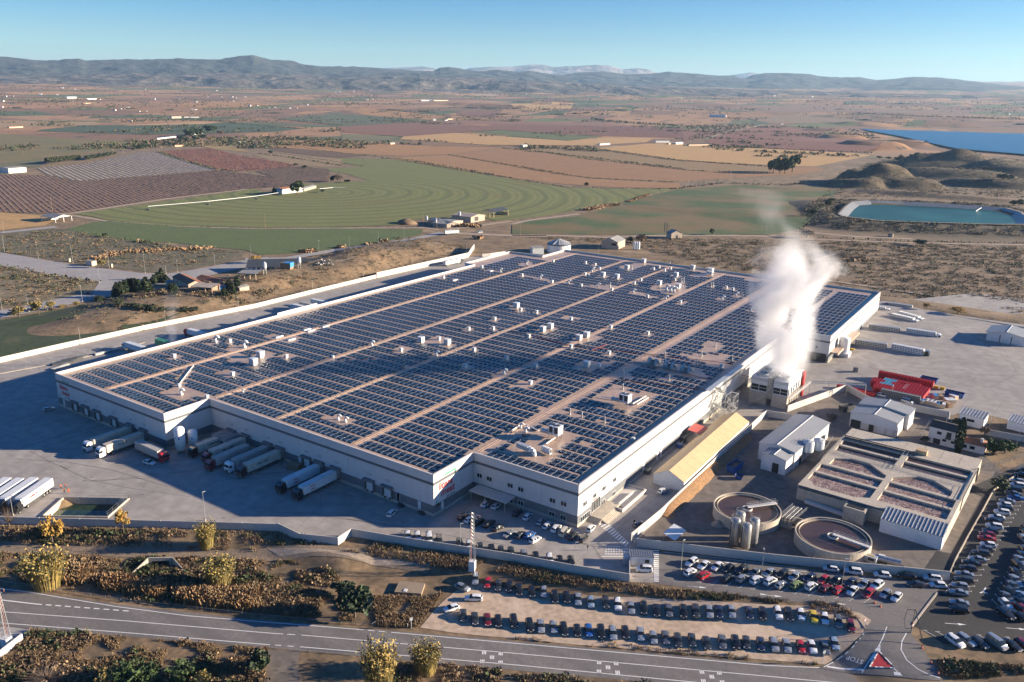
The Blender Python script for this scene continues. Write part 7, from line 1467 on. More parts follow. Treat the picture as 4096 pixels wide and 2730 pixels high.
def pylon(b_,ty,t,label,w=1.5,plinth=3.0):
 p,h=top_h(b_,(b_[0],ty),t,LOW);z=float(tz(*p));r=thing('lattice_pylon',label,'pylon',(p[0],p[1],z-.1),R_(20),'lattice pylons');b=MB();n=16;cs=[(-1,-1),(1,-1),(1,1),(-1,1)]
 W_=lambda z:(w/2)*(1-z/h*.65)
 for k in range(4):
  b.tube((cs[k][0]*W_(0),cs[k][1]*W_(0),0),(cs[k][0]*W_(h),cs[k][1]*W_(h),h),.06,4)
 for i in range(n):
  z0_,z1_=h*i/n,h*(i+1)/n
  for k in range(4):
   a_,c_=cs[k],cs[(k+1)%4];b.tube((a_[0]*W_(z0_),a_[1]*W_(z0_),z0_),(c_[0]*W_(z1_),c_[1]*W_(z1_),z1_),.04,3)
 b.build('lattice_mast',MT['steel'],r);b=MB();b.box((0,0,h-.6),(4.2,.14,.14));b.box((0,0,h-1.6),(2.6,.14,.14));b.build('cross_arm',MT['steel'],r);b=MB();b.box((0,0,plinth/2),(w+.12,w+.12,plinth));b.build('base_panel',MT['unit_white'],r)
 for x in(-2,-.8,.8,2):b=MB();b.tube((x,0,h-.6),(x,0,h-1.2),.09,6);b.build('insulator',MT['roof_tile'],r)
 b=MB();b.path([(-.5,w*.6,h*.85),(-.6,w*.6,h*.3),(-.5,w*.6,1)],.08,5);b.build('cable',MT['red_pipe'],r)
pylon((1858,605),152,'f2','steel lattice pylon in front of the grey front wall');pylon((62,1250),735,'f1','steel lattice pylon beside the road at the lower left',1.6,2.2)
for(t,b_,ty,lab)in(('m2',(85,705),570,'wooden utility pole on the track across the green field'),('m2',(1500,690),560,'dark utility pole beside the barn silo'),('m2',(1622,715),560,'dark utility pole in front of the low barns'),('m3',(75,775),662,'utility pole on the dirt road behind the warehouse'),('m3',(552,497),412,'lone pole in the green field'),('m1',(472,560),395,'tall lattice mast beside the open shed'),('m4',(318,690),590,'utility pole at the foot of the pond bank'),('m2',(2102,555),485,'pole behind the black roofed barn'),('t1',(163,902),845,'thin pole in the striped field at the left'),('t3',(1455,745),690,'pole on the reservoir bank'),('t3',(1635,800),765,'leaning pole on the reservoir bank'),('f4',(1228,1140),935,'thick wooden pole tangled with cables at the entrance')):
 p,h=top_h(b_,(b_[0],ty),t);r=thing('utility_pole',lab,'utility pole',(p[0],p[1],float(tz(*p))),0,'utility poles');h=min(h,16);b=MB();b.tube((0,0,0),(0,0,h),.15,6,.09);b.build('pole',MT['wood'],r);b=MB();b.box((0,0,h-.4),(1.6,.12,.12),R_(40));b.build('cross_arm',MT['wood'],r)
 if 'tangled' in lab:b=MB();b.tube((3.2,-3.6,0),(.1,0,h-.3),.1,5);b.build('strut',MT['wood'],r);b=MB();b.path([(0,0,h-.5),(-1.6,.6,h-1.2),(-1.9,.2,2.5),(-1.2,-.6,.8),(.8,-.4,2.2),(1.4,.4,h-2)],.06,5);b.build('cable',MT['black'],r)
for(t,x,y,h,lab)in(('f4',822,1100,2.2,'round entry sign on the kerb left of the gate'),('f4',1232,1145,2.2,'round entry sign by the tangled pole'),('f4',470,1405,3.0,'tall sign post at the road corner, seen from behind'),('f2',1335,1105,2.6,'white post at the road edge left of the gravel'),('f2',1302,1100,1.2,'short white marker post by the road'),('f3',1013,1285,1.2,'white road marker post in front of the parked cars')):
 p=P(x,y,t);r=thing('road_sign',lab,'road sign',(p[0],p[1],float(tz(*p))),R_(60),'road signs and marker posts');b=MB();b.tube((0,0,0),(0,0,h),.05,5);b.build('post',MT['unit_white'],r)
 if 'round' in lab:b=MB();b.tube((0,-.06,h),(0,-.02,h),.42,16);s_=b.build('sign_face',MT['red'],r);b=MB();b.tube((0,-.09,h),(0,-.061,h),.33,16);b.build('sign_centre',MT['white_paint'],s_);b=MB();b.bb(-.22,.22,-.12,-.091,h-.05,h+.05);b.build('sign_bar',MT['ink'],s_)
 elif h>2:b=MB();b.box((0,0,h),(.8,.05,.8));b.build('sign_face',MT['unit_grey'],r)
for k,(x,y,lab)in enumerate(((918,890,'traffic cone nearest the white car at the end of the front row'),(965,920,'second traffic cone in the open asphalt'),(1322,1278,'traffic cone on the entrance kerb, upper one'),(1400,1405,'traffic cone on the entrance kerb, middle one'),(1462,1502,'traffic cone on the entrance kerb by the road'))):
 p=P(x,y,'f4');r=thing('traffic_cone','orange '+lab,'traffic cone',(p[0],p[1],float(tz(*p))+.1),0,'traffic cones');b=MB();b.lathe((0,0,.04),[(.22,0),(.05,.72)],10);b.build('cone',MT['orange'],r);b=MB();b.box((0,0,.03),(.5,.5,.06));b.build('base',MT['orange'],r);b=MB();b.lathe((0,0,.04),[(.16,.27),(.12,.42)],10);b.build('reflector',MT['frame_white'],r)
q=[P(x,y,'f4',-1.7)for x,y in((942,1352),(868,1468),(1080,1490))];cx_=sum(a[0]for a in q)/3;cy_=sum(a[1]for a in q)/3;zb=max(float(tz(*a))for a in q);r=thing('traffic_island','red triangular traffic island with black and white kerbs','traffic island',(cx_,cy_,0));b=MB();b.add([((a[0]-cx_)*.9,(a[1]-cy_)*.9,float(tz(*a))+.24)for a in q]+[((a[0]-cx_)*.9,(a[1]-cy_)*.9,LOW-.3)for a in q],[(0,1,2),(5,4,3),(0,3,4,1),(1,4,5,2),(2,5,3,0)]);b.build('island_top',plain('island_red',(.60,.05,.05),.7),r)
for a,c in zip(q,q[1:]+q[:1]):
 L_=math.hypot(a[0]-c[0],a[1]-c[1]);n=int(L_/1.0)
 for k in range(n):s=(k+.5)/n;g=(a[0]+(c[0]-a[0])*s,a[1]+(c[1]-a[1])*s);MB().box((g[0]-cx_,g[1]-cy_,float(tz(*g))+.08),(L_/n*.98,.25,.4),aim(a,c)).build('kerb_stone',MT['frame_white']if k%3 else MT['base_grey'],r)
for(t,x,y,axis,lab)in(('f3',968,655,None,'small white notice on the front wall by the gatehouse'),('f3',1345,380,None,'small white notice on the plant wall')):
 p=P(x,y+30,t,0.0);r=thing('notice',lab,'notice',(p[0],p[1]-.35,1.2),R_(5),'notices on the walls');b=MB();b.box((0,0,0),(1.5,.05,.8));b.build('board',MT['frame_white'],r);text_obj('notice_lettering','PRIVADO',.26,MT['red'],(0,-.04,0),(R_(90),0,0),r,extrude=.003)
q=PP([(1232,698),(1452,716),(1420,806),(1188,790)],'f2',LOW+.7);b=MB();b.prism(q,LOW-.2,LOW+.7);o=b.build('concrete_pad',overlay(mat('pad_concrete',(.30,.23,.16),.9,.1,.3),(.2,.16,.11),.3,.5,.8,.5));tag(o,'flat brown concrete pad with a white cover among the weeds','concrete slab');p=P(1270,788,'f2',LOW+.7);b=MB();b.box((p[0],p[1]+.6,LOW+.76),(.9,1.2,.1),R_(20));b.build('cover',MT['unit_white'],o)
p=P(1370,590,'f1',LOW-.3);cu=thing('culvert_head','concrete culvert mouth with splayed walls in the weeds','culvert',(p[0],p[1],LOW-.4),R_(38));b=MB();b.bb(-3.0,3.0,1.2,1.6,0,2.6);b.add([(-3,1.4,2.6),(-3.3,1.4,2.6),(-6.3,-3,.6),(-6,-3,.6),(-3,1.4,0),(-3.3,1.4,0),(-6.3,-3,0),(-6,-3,0)],[(0,1,2,3),(0,3,7,4),(1,5,6,2)]);b.add([(3,1.4,2.6),(3.3,1.4,2.6),(7.3,-2,.6),(7,-2,.6),(3,1.4,0),(3.3,1.4,0),(7.3,-2,0),(7,-2,0)],[(3,2,1,0),(4,7,3,0),(2,6,5,1)]);b.build('wing_wall',MT['concrete'],cu);b=MB();b.bb(-2.2,2.2,1.1,1.19,.1,1.6);b.build('opening',MT['dark'],cu)
iv=thing('pivot_irrigator','long pale pivot irrigation boom crossing the green field','irrigator',(0,0,0));pts=[P(x,y,t,4.0)for t,x,y in(('m1',1325,507),('m1',1860,462),('m1',2294,415),('m2',200,385))];b=MB();b.path([Vector((*a,4.0))for a in pts],.25,6);b.build('boom',MT['unit_white'],iv)
for a in pts[:-1]:b=MB();b.tube((a[0]-2,a[1],0),(a[0],a[1],4),.15,5);b.tube((a[0]+2,a[1],0),(a[0],a[1],4),.15,5);b.bb(a[0]-2.6,a[0]+2.6,a[1]-.3,a[1]+.3,.2,1.2);b.build('wheel_tower',MT['steel_dark'],iv)
pts=[P(x,y,'m2',4.0)for x,y in((570,350),(690,338),(800,338))];iv=thing('pivot_irrigator','short pale irrigation boom right of the white farmhouse','irrigator',(0,0,0));b=MB();b.path([Vector((*a,4.0))for a in pts],.25,6);b.build('boom',MT['unit_white'],iv);a=pts[-1];b=MB();b.tube((a[0]-2,a[1],0),(a[0],a[1],4),.15,5);b.tube((a[0]+2,a[1],0),(a[0],a[1],4),.15,5);b.build('wheel_tower',MT['steel_dark'],iv)
for(x,y,w_,h_,lab)in((820,1035,6,3.2,'cream substation kiosk beside the estate road'),(622,1005,1.6,2.4,'small pale meter box left of the kiosk'),(1000,1055,1.6,2.4,'small pale meter box right of the kiosk')):
 p=P(x,y,'m1');r=thing('kiosk',lab,'kiosk',(p[0],p[1],.05),R_(10),'utility kiosks');b=MB();b.box((0,0,h_/2),(w_,w_*.6+.3,h_));b.build('wall',MT['plaster_cream'],r);b=MB();b.box((0,0,h_+.08),(w_+.3,w_*.6+.6,.16));b.build('roof',MT['roof_grey'],r);b=MB();b.box((0,-(w_*.3+.17),h_*.45),(w_*.4,.05,h_*.75));b.build('door',MT['unit_grey'],r)
def person_mat(name,top,legs):
 M=bpy.data.materials.new(name);M.use_nodes=True;N,Lk=node_chain(M);b=N['Principled BSDF'];b.inputs['Roughness'].default_value=.8;tc=N.new('ShaderNodeTexCoord');sx=N.new('ShaderNodeSeparateXYZ');Lk(tc.outputs['Object'],sx.inputs[0]);mr=N.new('ShaderNodeMapRange');mr.inputs[2].default_value=1.8;Lk(sx.outputs[2],mr.inputs[0])
 cr=N.new('ShaderNodeValToRGB');e=cr.color_ramp;e.interpolation='CONSTANT';e.elements[0].color=(.03,.03,.03,1);e.elements[1].position=.05;e.elements[1].color=(*legs,1)
 for pos,c in((.53,top),(.835,(.42,.25,.17)),(.945,(.03,.02,.015))):q=e.elements.new(pos);q.color=(*c,1)
 n=N.new('ShaderNodeTexNoise');n.inputs['Scale'].default_value=9;mx=N.new('ShaderNodeMix');mx.data_type='RGBA';mx.blend_type='MULTIPLY';mx.inputs[0].default_value=.4;Lk(cr.outputs[0],mx.inputs[6]);Lk(n.outputs['Fac'],mx.inputs[7]);Lk(mr.outputs[0],cr.inputs[0]);Lk(mx.outputs[2],b.inputs['Base Color']);return M
def person(p,face,label,top,legs,z,pose='stand',group=None):
 J={'pel':(0,0,.95,.15),'wst':(0,0,1.12,.135),'chs':(.0,0,1.34,.165),'nck':(.01,0,1.50,.065),'hed':(.03,0,1.62,.095),'top':(.02,0,1.73,.075)};st=pose=='walk'
 for s,k in((-1,'r'),(1,'l')):
  f=s*(.22 if st else .04);J['hip'+k]=(0,s*.10,.90,.10);J['kne'+k]=(f*.6+.03,s*.11,.50,.065);J['ank'+k]=(f-.02,s*.11,.09,.045);J['toe'+k]=(f+.14,s*.13,.04,.04)
  g=-f*1.1;J['sho'+k]=(0,s*.20,1.42,.075);J['elb'+k]=(g*.5-.02,s*.27,1.13,.048);J['wri'+k]=(g+.08,s*.25,.90,.034);J['fin'+k]=(g+.11,s*.25,.76,.028);J['thm'+k]=(g+.14,s*.21,.82,.016)
 names=list(J);E=[('pel','wst'),('wst','chs'),('chs','nck'),('nck','hed'),('hed','top')]
 for k in 'rl':E+=[('pel','hip'+k),('hip'+k,'kne'+k),('kne'+k,'ank'+k),('ank'+k,'toe'+k),('chs','sho'+k),('sho'+k,'elb'+k),('elb'+k,'wri'+k),('wri'+k,'fin'+k),('wri'+k,'thm'+k)]
 me=bpy.data.meshes.new('person');me.from_pydata([J[n][:3]for n in names],[(names.index(a),names.index(b))for a,b in E],[]);me.materials.append(person_mat('clothes_%d'%len(bpy.data.materials),top,legs))
 o=bpy.data.objects.new('person',me);link(o);o.location=(p[0],p[1],z);o.rotation_euler=(0,0,face)
 o.modifiers.new('skin','SKIN');
 for i,n in enumerate(names):me.skin_vertices[0].data[i].radius=(J[n][3],J[n][3]);me.skin_vertices[0].data[i].use_root=n=='pel'
 s=o.modifiers.new('sub','SUBSURF');s.levels=1;s.render_levels=2;return tag(o,label,'person',group)
OG,NV,GY=(.75,.13,.02),(.03,.035,.06),(.20,.21,.23)
person(P(548,1475,'b1'),R_(200),'person in orange vest and dark trousers standing beside the trailers',OG,NV,.05);person(P(590,1466,'b1'),R_(240),'taller person in orange jacket facing the other worker',OG,NV,.05,'walk')
person(P(578,1512,'b1'),R_(10),'person in orange and brown by the pit fence',(.35,.14,.05),NV,.05);person(P(617,1512,'b1'),R_(150),'person in bright orange beside the pit corner',OG,OG,.05)
person(P(450,1130,'q6'),R_(100),'person in dark top and grey trousers crossing the front car park',(.04,.04,.05),GY,.05,'walk');person(P(1284,670,'q6'),R_(-60),'person in dark clothes beside the grey car in the lane',(.03,.03,.035),(.05,.05,.06),.05,'walk')
# --- vegetation
def leaf_quads(pts,size,rng,flat=.4):
 """random leaf-sized quads at the given points"""
 n=len(pts);a=rng.normal(size=(n,3));a[:,2]*=flat+.5;a/=np.linalg.norm(a,axis=1,keepdims=True)
 b=np.cross(a,rng.normal(size=(n,3)));b/=np.linalg.norm(b,axis=1,keepdims=True)
 s=size*(.6+.8*rng.random((n,1)));V=np.stack([pts-a*s-b*s*.55,pts+a*s-b*s*.55,pts+a*s+b*s*.55,pts-a*s+b*s*.55],1).reshape(-1,3)
 return V,np.arange(n*4).reshape(n,4)
def crown_points(n,kind,rng):
 if kind=='column':z=rng.random(n);r=np.sqrt(rng.random(n))*np.sin(np.clip(z*.93+.07,0,1)*math.pi)**.55;t=rng.random(n)*2*math.pi;return np.stack([r*np.cos(t),r*np.sin(t),z],1)
 k=16;c=rng.normal(size=(k,3));c/=np.linalg.norm(c,axis=1,keepdims=True);c*=(.35+.45*rng.random((k,1)));c[:,2]=c[:,2]*.75
 if kind=='umbrella':c[:,2]=np.abs(c[:,2])*.5+.1
 i=rng.integers(0,k,n);d=rng.normal(size=(n,3));d/=np.linalg.norm(d,axis=1,keepdims=True);rr=(.24+.20*rng.random(k))[i];p=c[i]+d*(rr*(rng.random(n)**.4))[:,None]
 p[:,2]=(p[:,2]+1)/2;return p
TREEM={}
def tree_mesh(kind,var):
 key=(kind,var)
 if key in TREEM:return TREEM[key]
 rng=np.random.default_rng(hash(kind)%1000*0+sum(map(ord,kind))*7+var*31)
 def trunk(h,r,limbs,m_='bark',spread=.5):
  b=MB();b.tube((0,0,-.02),(0,0,h),r,7,r*.6)
  for i in range(limbs):a=2.4*i+var;b.tube((0,0,h*(.6+.06*i)),(math.cos(a)*spread,math.sin(a)*spread,h*(1.1+.1*(i%3))),r*.5,5,r*.15)
  return b.mesh('trunk',MT[m_])
 if kind in('pine','bush','yellow','olive','fig','willow','brown'):
  n,sz,m_,m2={'pine':(1800,.07,'leaf_dark','leaf_green'),'bush':(700,.09,'leaf_dark','leaf_olive'),'yellow':(900,.045,'leaf_yellow','leaf_cane'),'olive':(600,.085,'leaf_olive','leaf_dark'),'fig':(700,.07,'leaf_green','leaf_dark'),'willow':(800,.05,'leaf_cane','leaf_olive'),'brown':(700,.06,'twig','grass_brown')}[kind]
  p=crown_points(n,'round',rng)
  if kind=='pine':p[:,2]=.10+p[:,2]*.90
  else:p[:,2]=.12+p[:,2]*.88
  p[:,:2]*=.5;V,F=leaf_quads(p,sz*.7,rng);tr=trunk(.45,.035,5,'bark',.22)
 elif kind=='cypress':p=crown_points(900,'column',rng);p[:,:2]*=.13;p[:,2]=.03+p[:,2]*.97;V,F=leaf_quads(p,.035,rng);m_,m2='leaf_dark','leaf_dark';tr=trunk(.2,.02,0)
 elif kind=='conifer':p=crown_points(900,'column',rng);p[:,:2]*=(.30*(1.08-p[:,2:3]));p[:,2]=.03+p[:,2]*.97;V,F=leaf_quads(p,.045,rng);m_,m2='leaf_dark','leaf_olive';tr=trunk(.2,.02,0)
 elif kind=='bare':
  b=MB();b.tube((0,0,0),(0,0,.55),.022,6,.012)
  for i in range(70):
   a=rng.random()*6.28;h=.2+.5*rng.random();l=.10+.22*rng.random();b.tube((0,0,h),(math.cos(a)*l*.45,math.sin(a)*l*.45,h+l*1.0),.006,3,.002,0,False)
  TREEM[key]=(b.mesh('trunk',MT['bark_pale']),None);return TREEM[key]
 elif kind=='bareround':
  b=MB();b.tube((0,0,0),(0,0,.3),.03,6,.02)
  for i in range(90):a=rng.random()*6.28;e=.3+1.1*rng.random();l=.35+.4*rng.random();b.tube((0,0,.25),(math.cos(a)*l*math.cos(e),math.sin(a)*l*math.cos(e),.28+l*math.sin(e)),.008,3,.003,0,False)
  TREEM[key]=(b.mesh('trunk',MT['twig']),None);return TREEM[key]
 elif kind=='cane':
  n=520;t=rng.random(n)*6.283;r0=np.sqrt(rng.random(n))*.26;h=.55+.45*rng.random(n);ln=r0*.9+(.05+.26*rng.random(n))*h;dx,dy=np.cos(t),np.sin(t);w=.0016+.0018*rng.random(n);px_,py_=-dy,dx;V=[]
  for(f,k)in((0,1.0),(.55,1.6),(1.0,.35)):
   rr=r0+(ln-r0)*f**1.6;z=h*(f-.12*f*f)
   V.append(np.stack([dx*rr+px_*w*k,dy*rr+py_*w*k,z],1));V.append(np.stack([dx*rr-px_*w*k,dy*rr-py_*w*k,z],1))
  V=np.stack(V,1).reshape(-1,3);i=np.arange(n)*6;F=np.concatenate([np.stack([i,i+1,i+3,i+2],1),np.stack([i+2,i+3,i+5,i+4],1)])
  p=np.concatenate([np.stack([dx*ln*q_*.9,dy*ln*q_*.9,h*q_*.92],1)+rng.normal(size=(n,3))*.04 for q_ in(.3,.42,.54,.66,.75,.84,.92,1.0)]);V2,F2=leaf_quads(p,.019,rng,1.2);F=np.concatenate([F,F2+len(V)]);V=np.concatenate([V,V2]);m_,m2='leaf_cane','leaf_olive';tr=trunk(.1,.05,0)
 mi=(rng.random(len(F))<.33).astype(int);TREEM[key]=(tr,np_mesh('crown',V,F,[MT[m_],MT[m2]],mi));return TREEM[key]
TN={'pine':('pine_tree','pine'),'bush':('bush','bush'),'yellow':('yellow_tree','tree'),'olive':('olive_bush','bush'),'fig':('leafy_tree','tree'),'willow':('willow_tree','tree'),'brown':('bare_bush','bush'),'cypress':('cypress_tree','cypress'),'conifer':('conifer_tree','conifer'),'bare':('bare_poplar','tree'),'bareround':('bare_tree','tree'),'cane':('giant_cane','cane clump')}
tcount=0
def tree(kind,p,h,w,label,group=None,z=None):
 """w: crown width in metres, h: height in metres"""
 global tcount;tcount+=1;nm,cat=TN[kind];tr,cr=tree_mesh(kind,tcount%3);z=float(tz(p[0],p[1]))if z is None else z
 r=thing(nm,label,cat,(p[0],p[1],z-.05),tcount*1.7,group);bw={'cypress':.26,'conifer':.5,'bare':.5,'bareround':1.2,'cane':1.0}.get(kind,1.0);sc=(w/bw,w/bw,h)
 for m_,n in((tr,'trunk'),(cr,'crown')):
  if m_ is not None:o=bpy.data.objects.new(n,m_);link(o,r);o.scale=sc
 return r
def px_tree(kind,t,x,y,ytop,wpx,label,group=None):
 p,h=top_h((x,y),(x,ytop),t,float(tz(*P(x,y,t))));s=TILE[t][2];d=math.hypot(p[0]-CAM[0],p[1]-CAM[1],CAM[2]);w=wpx/s*d/FOC;return tree(kind,p,max(h,.8),max(w,.5),label,group)
G1='yellow trees and canes below the front wall'
px_tree('yellow','f1',455,385,95,190,'orange and yellow leaved tree in front of the left wall',G1);px_tree('yellow','f1',1065,290,60,130,'thin yellow tree beside the pit, in front of the wall',G1);px_tree('cane','f1',1775,405,185,215,'yellow cane clump close under the grey front wall',G1);px_tree('cane','f1',410,735,435,400,'widest yellow cane clump above the road at the left',G1);px_tree('cane','f1',1890,735,485,330,'yellow cane clump beside the culvert stream',G1);px_tree('bareround','f1',85,245,60,130,'thin grey bare tree by the wall at the left edge',G1)
px_tree('cane','f2',1065,1690,1215,380,'large yellow cane clump below the road, left of the pair','canes below the road');px_tree('cane','f2',1455,1470,1225,340,'smaller yellow cane clump below the road, right of the pair','canes below the road')
for k,(x,y,yt,w,lab)in enumerate(((955,1590,1440,210,'first low yellow green bush at the bottom edge'),(1125,1570,1400,230,'second low yellow green bush at the bottom edge'),(1295,1560,1400,230,'third low yellow green bush at the bottom edge'),(1565,1560,1385,220,'taller pale green bush at the bottom edge'),(1735,1610,1470,170,'small bright yellow bush at the bottom edge'))):px_tree('willow' if k in(0,4)else 'fig','f1',x,y,yt,w,lab,'bushes at the bottom edge')
px_tree('bush','f2',40,1480,1290,240,'dark green bush beside the dirt lane under the road');px_tree('bush','f2',850,1010,760,330,'dense dark bush filling the ditch bend');px_tree('bush','f2',760,820,700,200,'dark green bush higher up in the ditch');px_tree('bareround','f1',400,1580,1440,400,'bare thorny bush at the bottom left corner')
for k,(x,y,yt,w)in enumerate(((175,1505,1378,130),(350,1478,1335,130),(470,1440,1345,100),(690,1408,1345,60),(565,1432,1378,70),(915,1060,975,70))):px_tree('willow','m1',x,y,yt,w,('yellow willow nearest the left edge on the estate road','larger yellow willow on the estate road','pale thin willow on the estate road','small yellow green tree by the lamp post','low yellow bush on the estate road','small yellow tree behind the kiosk')[k],'yellow trees on the estate road')
px_tree('yellow','m2',0,1020,935,110,'round yellow tree behind the black roofed shed')
for k,(x,y,yt,w,kd)in enumerate(((1050,1300,1190,90,'conifer'),(1085,1295,1180,90,'conifer'),(1125,1285,1170,60,'cypress'),(1160,1275,1155,50,'cypress'),(1187,1270,1150,45,'cypress'),(1215,1275,1150,55,'cypress'),(1250,1275,1160,60,'cypress'),(1315,1290,1140,130,'conifer'),(1410,1190,1100,90,'conifer'),(1450,1170,1060,80,'conifer'),(1490,1190,1120,80,'conifer'),(1380,1200,1120,80,'conifer'),(1540,1300,1195,55,'cypress'),(1575,1298,1200,45,'cypress'),(2130,1260,1130,50,'cypress'),(2050,1240,1160,90,'conifer'),(2085,1290,1190,80,'conifer'),(2010,1310,1230,80,'conifer'),(1040,1320,1240,70,'conifer'))):
 px_tree(kd,'m1',x,y,yt,w,'dark %s, %s from the left in the farm garden'%('cypress' if kd=='cypress' else 'conifer',('first','second','third','fourth','fifth','sixth','seventh','eighth','ninth','tenth','eleventh','twelfth','thirteenth','fourteenth','fifteenth','sixteenth','seventeenth','eighteenth','nineteenth')[k]),'conifers round the farmhouse')
px_tree('bareround','m1',1270,1345,1255,110,'pale bare tree in front of the cypresses');px_tree('bareround','m1',1405,1305,1225,110,'brown bare tree left of the paired cypresses');px_tree('bareround','m2',640,1150,1075,120,'grey bare tree on the cut bank');px_tree('bareround','m2',460,1180,1110,110,'brown bare bush below the cattle shed')
rngv=np.random.default_rng(5)
for k in range(64):
 s=rngv.random();x=840+960*s+rngv.normal()*12;y=1335+(115*math.sin(min(s*1.25,1)*1.6))+rngv.random()*30-10;px_tree('olive','m1',x,y,y-34-rngv.random()*14,48+rngv.random()*22,'dark olive bush in the dense row beside the dark green field','olive bushes in the curved row')
for k,(x,yb,yt)in enumerate(((1577,335,222),(1665,340,265),(1715,335,270),(1835,328,248),(1857,328,250),(1950,310,148),(1995,300,190))):px_tree('bare','m3',x,yb,yt,24,'%s bare pale poplar from the left along the field corner'%('first','second','third','fourth','fifth','sixth','seventh')[k],'bare poplars at the field corner')
for k,x in enumerate((1362,1384,1405)):px_tree('bare','m3',x,780,620+k*8,34,'%s tall bare poplar left of the small hut'%('first','second','third')[k],'bare poplars by the hut')
px_tree('bush','m3',668,326,288,50,'single dark round tree at the edge of the green field');px_tree('brown','m3',1155,838,742,130,'brown thorny bush beside the grey roofed barn');px_tree('bush','m3',1060,830,775,70,'dark bush behind the grey roofed barn');px_tree('bush','m3',1790,765,700,50,'bush at the edge of the dark green field')
for k,(x,yb,yt,w)in enumerate(((45,215,72,105),(105,215,60,110),(150,215,45,120),(215,205,32,135))):px_tree('pine','m4',x,yb,yt,w,'%s round pine from the left in the clump by the tan field'%('first','second','third','fourth')[k],'clump of stone pines')
for k,(x,yb,yt,w)in enumerate(((400,590,525,60),(535,510,445,75),(570,480,430,60),(1185,105,40,60),(1150,100,60,60),(1290,70,35,50),(1340,60,20,60),(1400,60,25,50),(1000,80,55,60),(1080,85,60,60),(2170,290,220,70),(2100,270,210,110),(2250,500,440,90),(2200,500,450,80),(1360,860,800,110),(1720,215,150,120),(1850,220,160,120),(1960,225,165,110))):px_tree('brown' if x in(1720,1850,1960)else 'bush','m4',x,yb,yt,w,'%s scrub bush on the slopes round the lined pond'%(ORD[k].strip()or 'first')if k<15 else '%s grey bare bush on the hill above the pond'%('first','second','third')[k-15],'bushes round the pond')
px_tree('willow','m4',1418,1428,1362,70,'yellow green bush behind the right yard wall');px_tree('yellow','m4',1700,1470,1405,160,'orange reed clump behind the right yard wall');px_tree('brown','m4',345,790,705,140,'brown brushwood heap beside the pond track')
px_tree('cypress','b4',1697,1150,838,66,'tall dark cypress in front of the white farmhouse');px_tree('fig','b4',2020,1170,1005,170,'bright leafy tree right of the white annex, left one');px_tree('fig','b4',2120,1150,1015,170,'bright leafy tree right of the white annex, right one');px_tree('brown','b4',1935,1000,900,90,'thin grey green tree by the white hut');px_tree('olive','b4',1690,905,835,90,'grey green bush between farmhouse and white hut');px_tree('olive','b4',1400,1050,985,80,'bush at the leaning fence');px_tree('olive','q1',1800,260,60,330,'pale green bush at the top of the plant track');px_tree('brown','b4',575,850,790,120,'heap of branches beside the dark skip')
px_tree('pine','m2',370,405,268,130,'umbrella pine in front of the white farmhouse in the field');px_tree('brown','m2',735,290,212,110,'reddish brown tree behind the irrigation boom');px_tree('bush','m2',680,290,230,45,'dark bush beside the reddish tree');px_tree('bush','m2',815,295,262,70,'low dark bush near the reddish tree');px_tree('bush','m2',165,400,335,55,'dark bush at the left of the white farmhouse');px_tree('bush','m2',595,388,345,50,'dark bush at the end of the white farmhouse lane');px_tree('bush','m1',940,785,740,45,'round bush in the lower green field corner');px_tree('bush','m2',435,165,140,50,'dark bush above the staked vineyard');px_tree('bush','m2',355,140,118,50,'second dark bush above the staked vineyard')
farm=[('t1',1250,800,760,'bush'),('t1',1290,805,770,'bush'),('t1',1310,775,710,'pine'),('t1',1340,770,705,'pine'),('t1',1370,768,710,'pine'),('t1',1440,740,682,'pine'),('t1',1470,742,692,'pine'),('t1',1400,790,750,'bush'),('t1',1350,800,755,'bush'),('t1',1200,815,780,'olive'),('t1',1150,825,795,'olive'),('t1',1060,835,800,'olive'),('t1',1000,850,815,'bush'),('t1',970,855,820,'bush'),('t1',1520,760,720,'brown'),('t1',1450,805,765,'willow'),('t1',1865,890,862,'bush'),('t1',2100,990,965,'bush'),('t1',1630,810,785,'bush'),('t1',920,870,840,'olive')]
for k,(t,x,yb,yt,kd)in enumerate(farm):px_tree(kd,t,x,yb,yt,(yb-yt)*1.25,'%s %s counting along the tree line of the distant left farm'%(('first',)+tuple(o.strip()for o in ORD[1:])+('sixteenth','seventeenth','eighteenth','nineteenth','twentieth'))[k:k+1]+()if False else '%s at the distant left farm, number %d of the tree line'%(TN[kd][1],k+1)if False else '%s %s along the tree line of the distant left farm'%((('first',)+tuple(o.strip()for o in ORD[1:])+('sixteenth','seventeenth','eighteenth','nineteenth','twentieth'))[k],TN[kd][1]),'trees of the distant left farm')
for k in range(5):px_tree('bare','t1',770+k*7+(k>2)*60,905-k*4,858-k*3,9,'%s thin bare poplar above the netted orchard'%('first','second','third','fourth','fifth')[k],'bare poplars above the netted orchard')
for k in range(26):
 x=330+k*8.6;px_tree('olive','t1',x,965-k*1.4,905-k*.6+rngv.random()*6,40,'olive tree in the block above the netted orchard','olive trees in the left block')
for k in range(18):px_tree('bush','t1',600+k*11,935-k*2.2,893-k*1.4+rngv.random()*6,38,'dark green tree in the block left of the bare poplars','dark green trees in the second block')
def blob_line(pts,t,w,h,step,mats,rng,V,F,MI,dens=2.0):
 p=np.array(resample(PP(pts,t,0.0),step));n=int(len(p)*dens);i=rng.integers(0,len(p),n);c=p[i]+rng.normal(size=(n,2))*w*.35
 zz=tz(c[:,0],c[:,1]);q=np.stack([c[:,0],c[:,1],zz+h*rng.random(n)*.8],1);v,f=leaf_quads(q,h*.42,rng,.9);F.append(f+sum(len(a)for a in V));V.append(v);MI.append(rng.integers(0,mats,n))
V,F,MI=[],[],[];rg=np.random.default_rng(3)
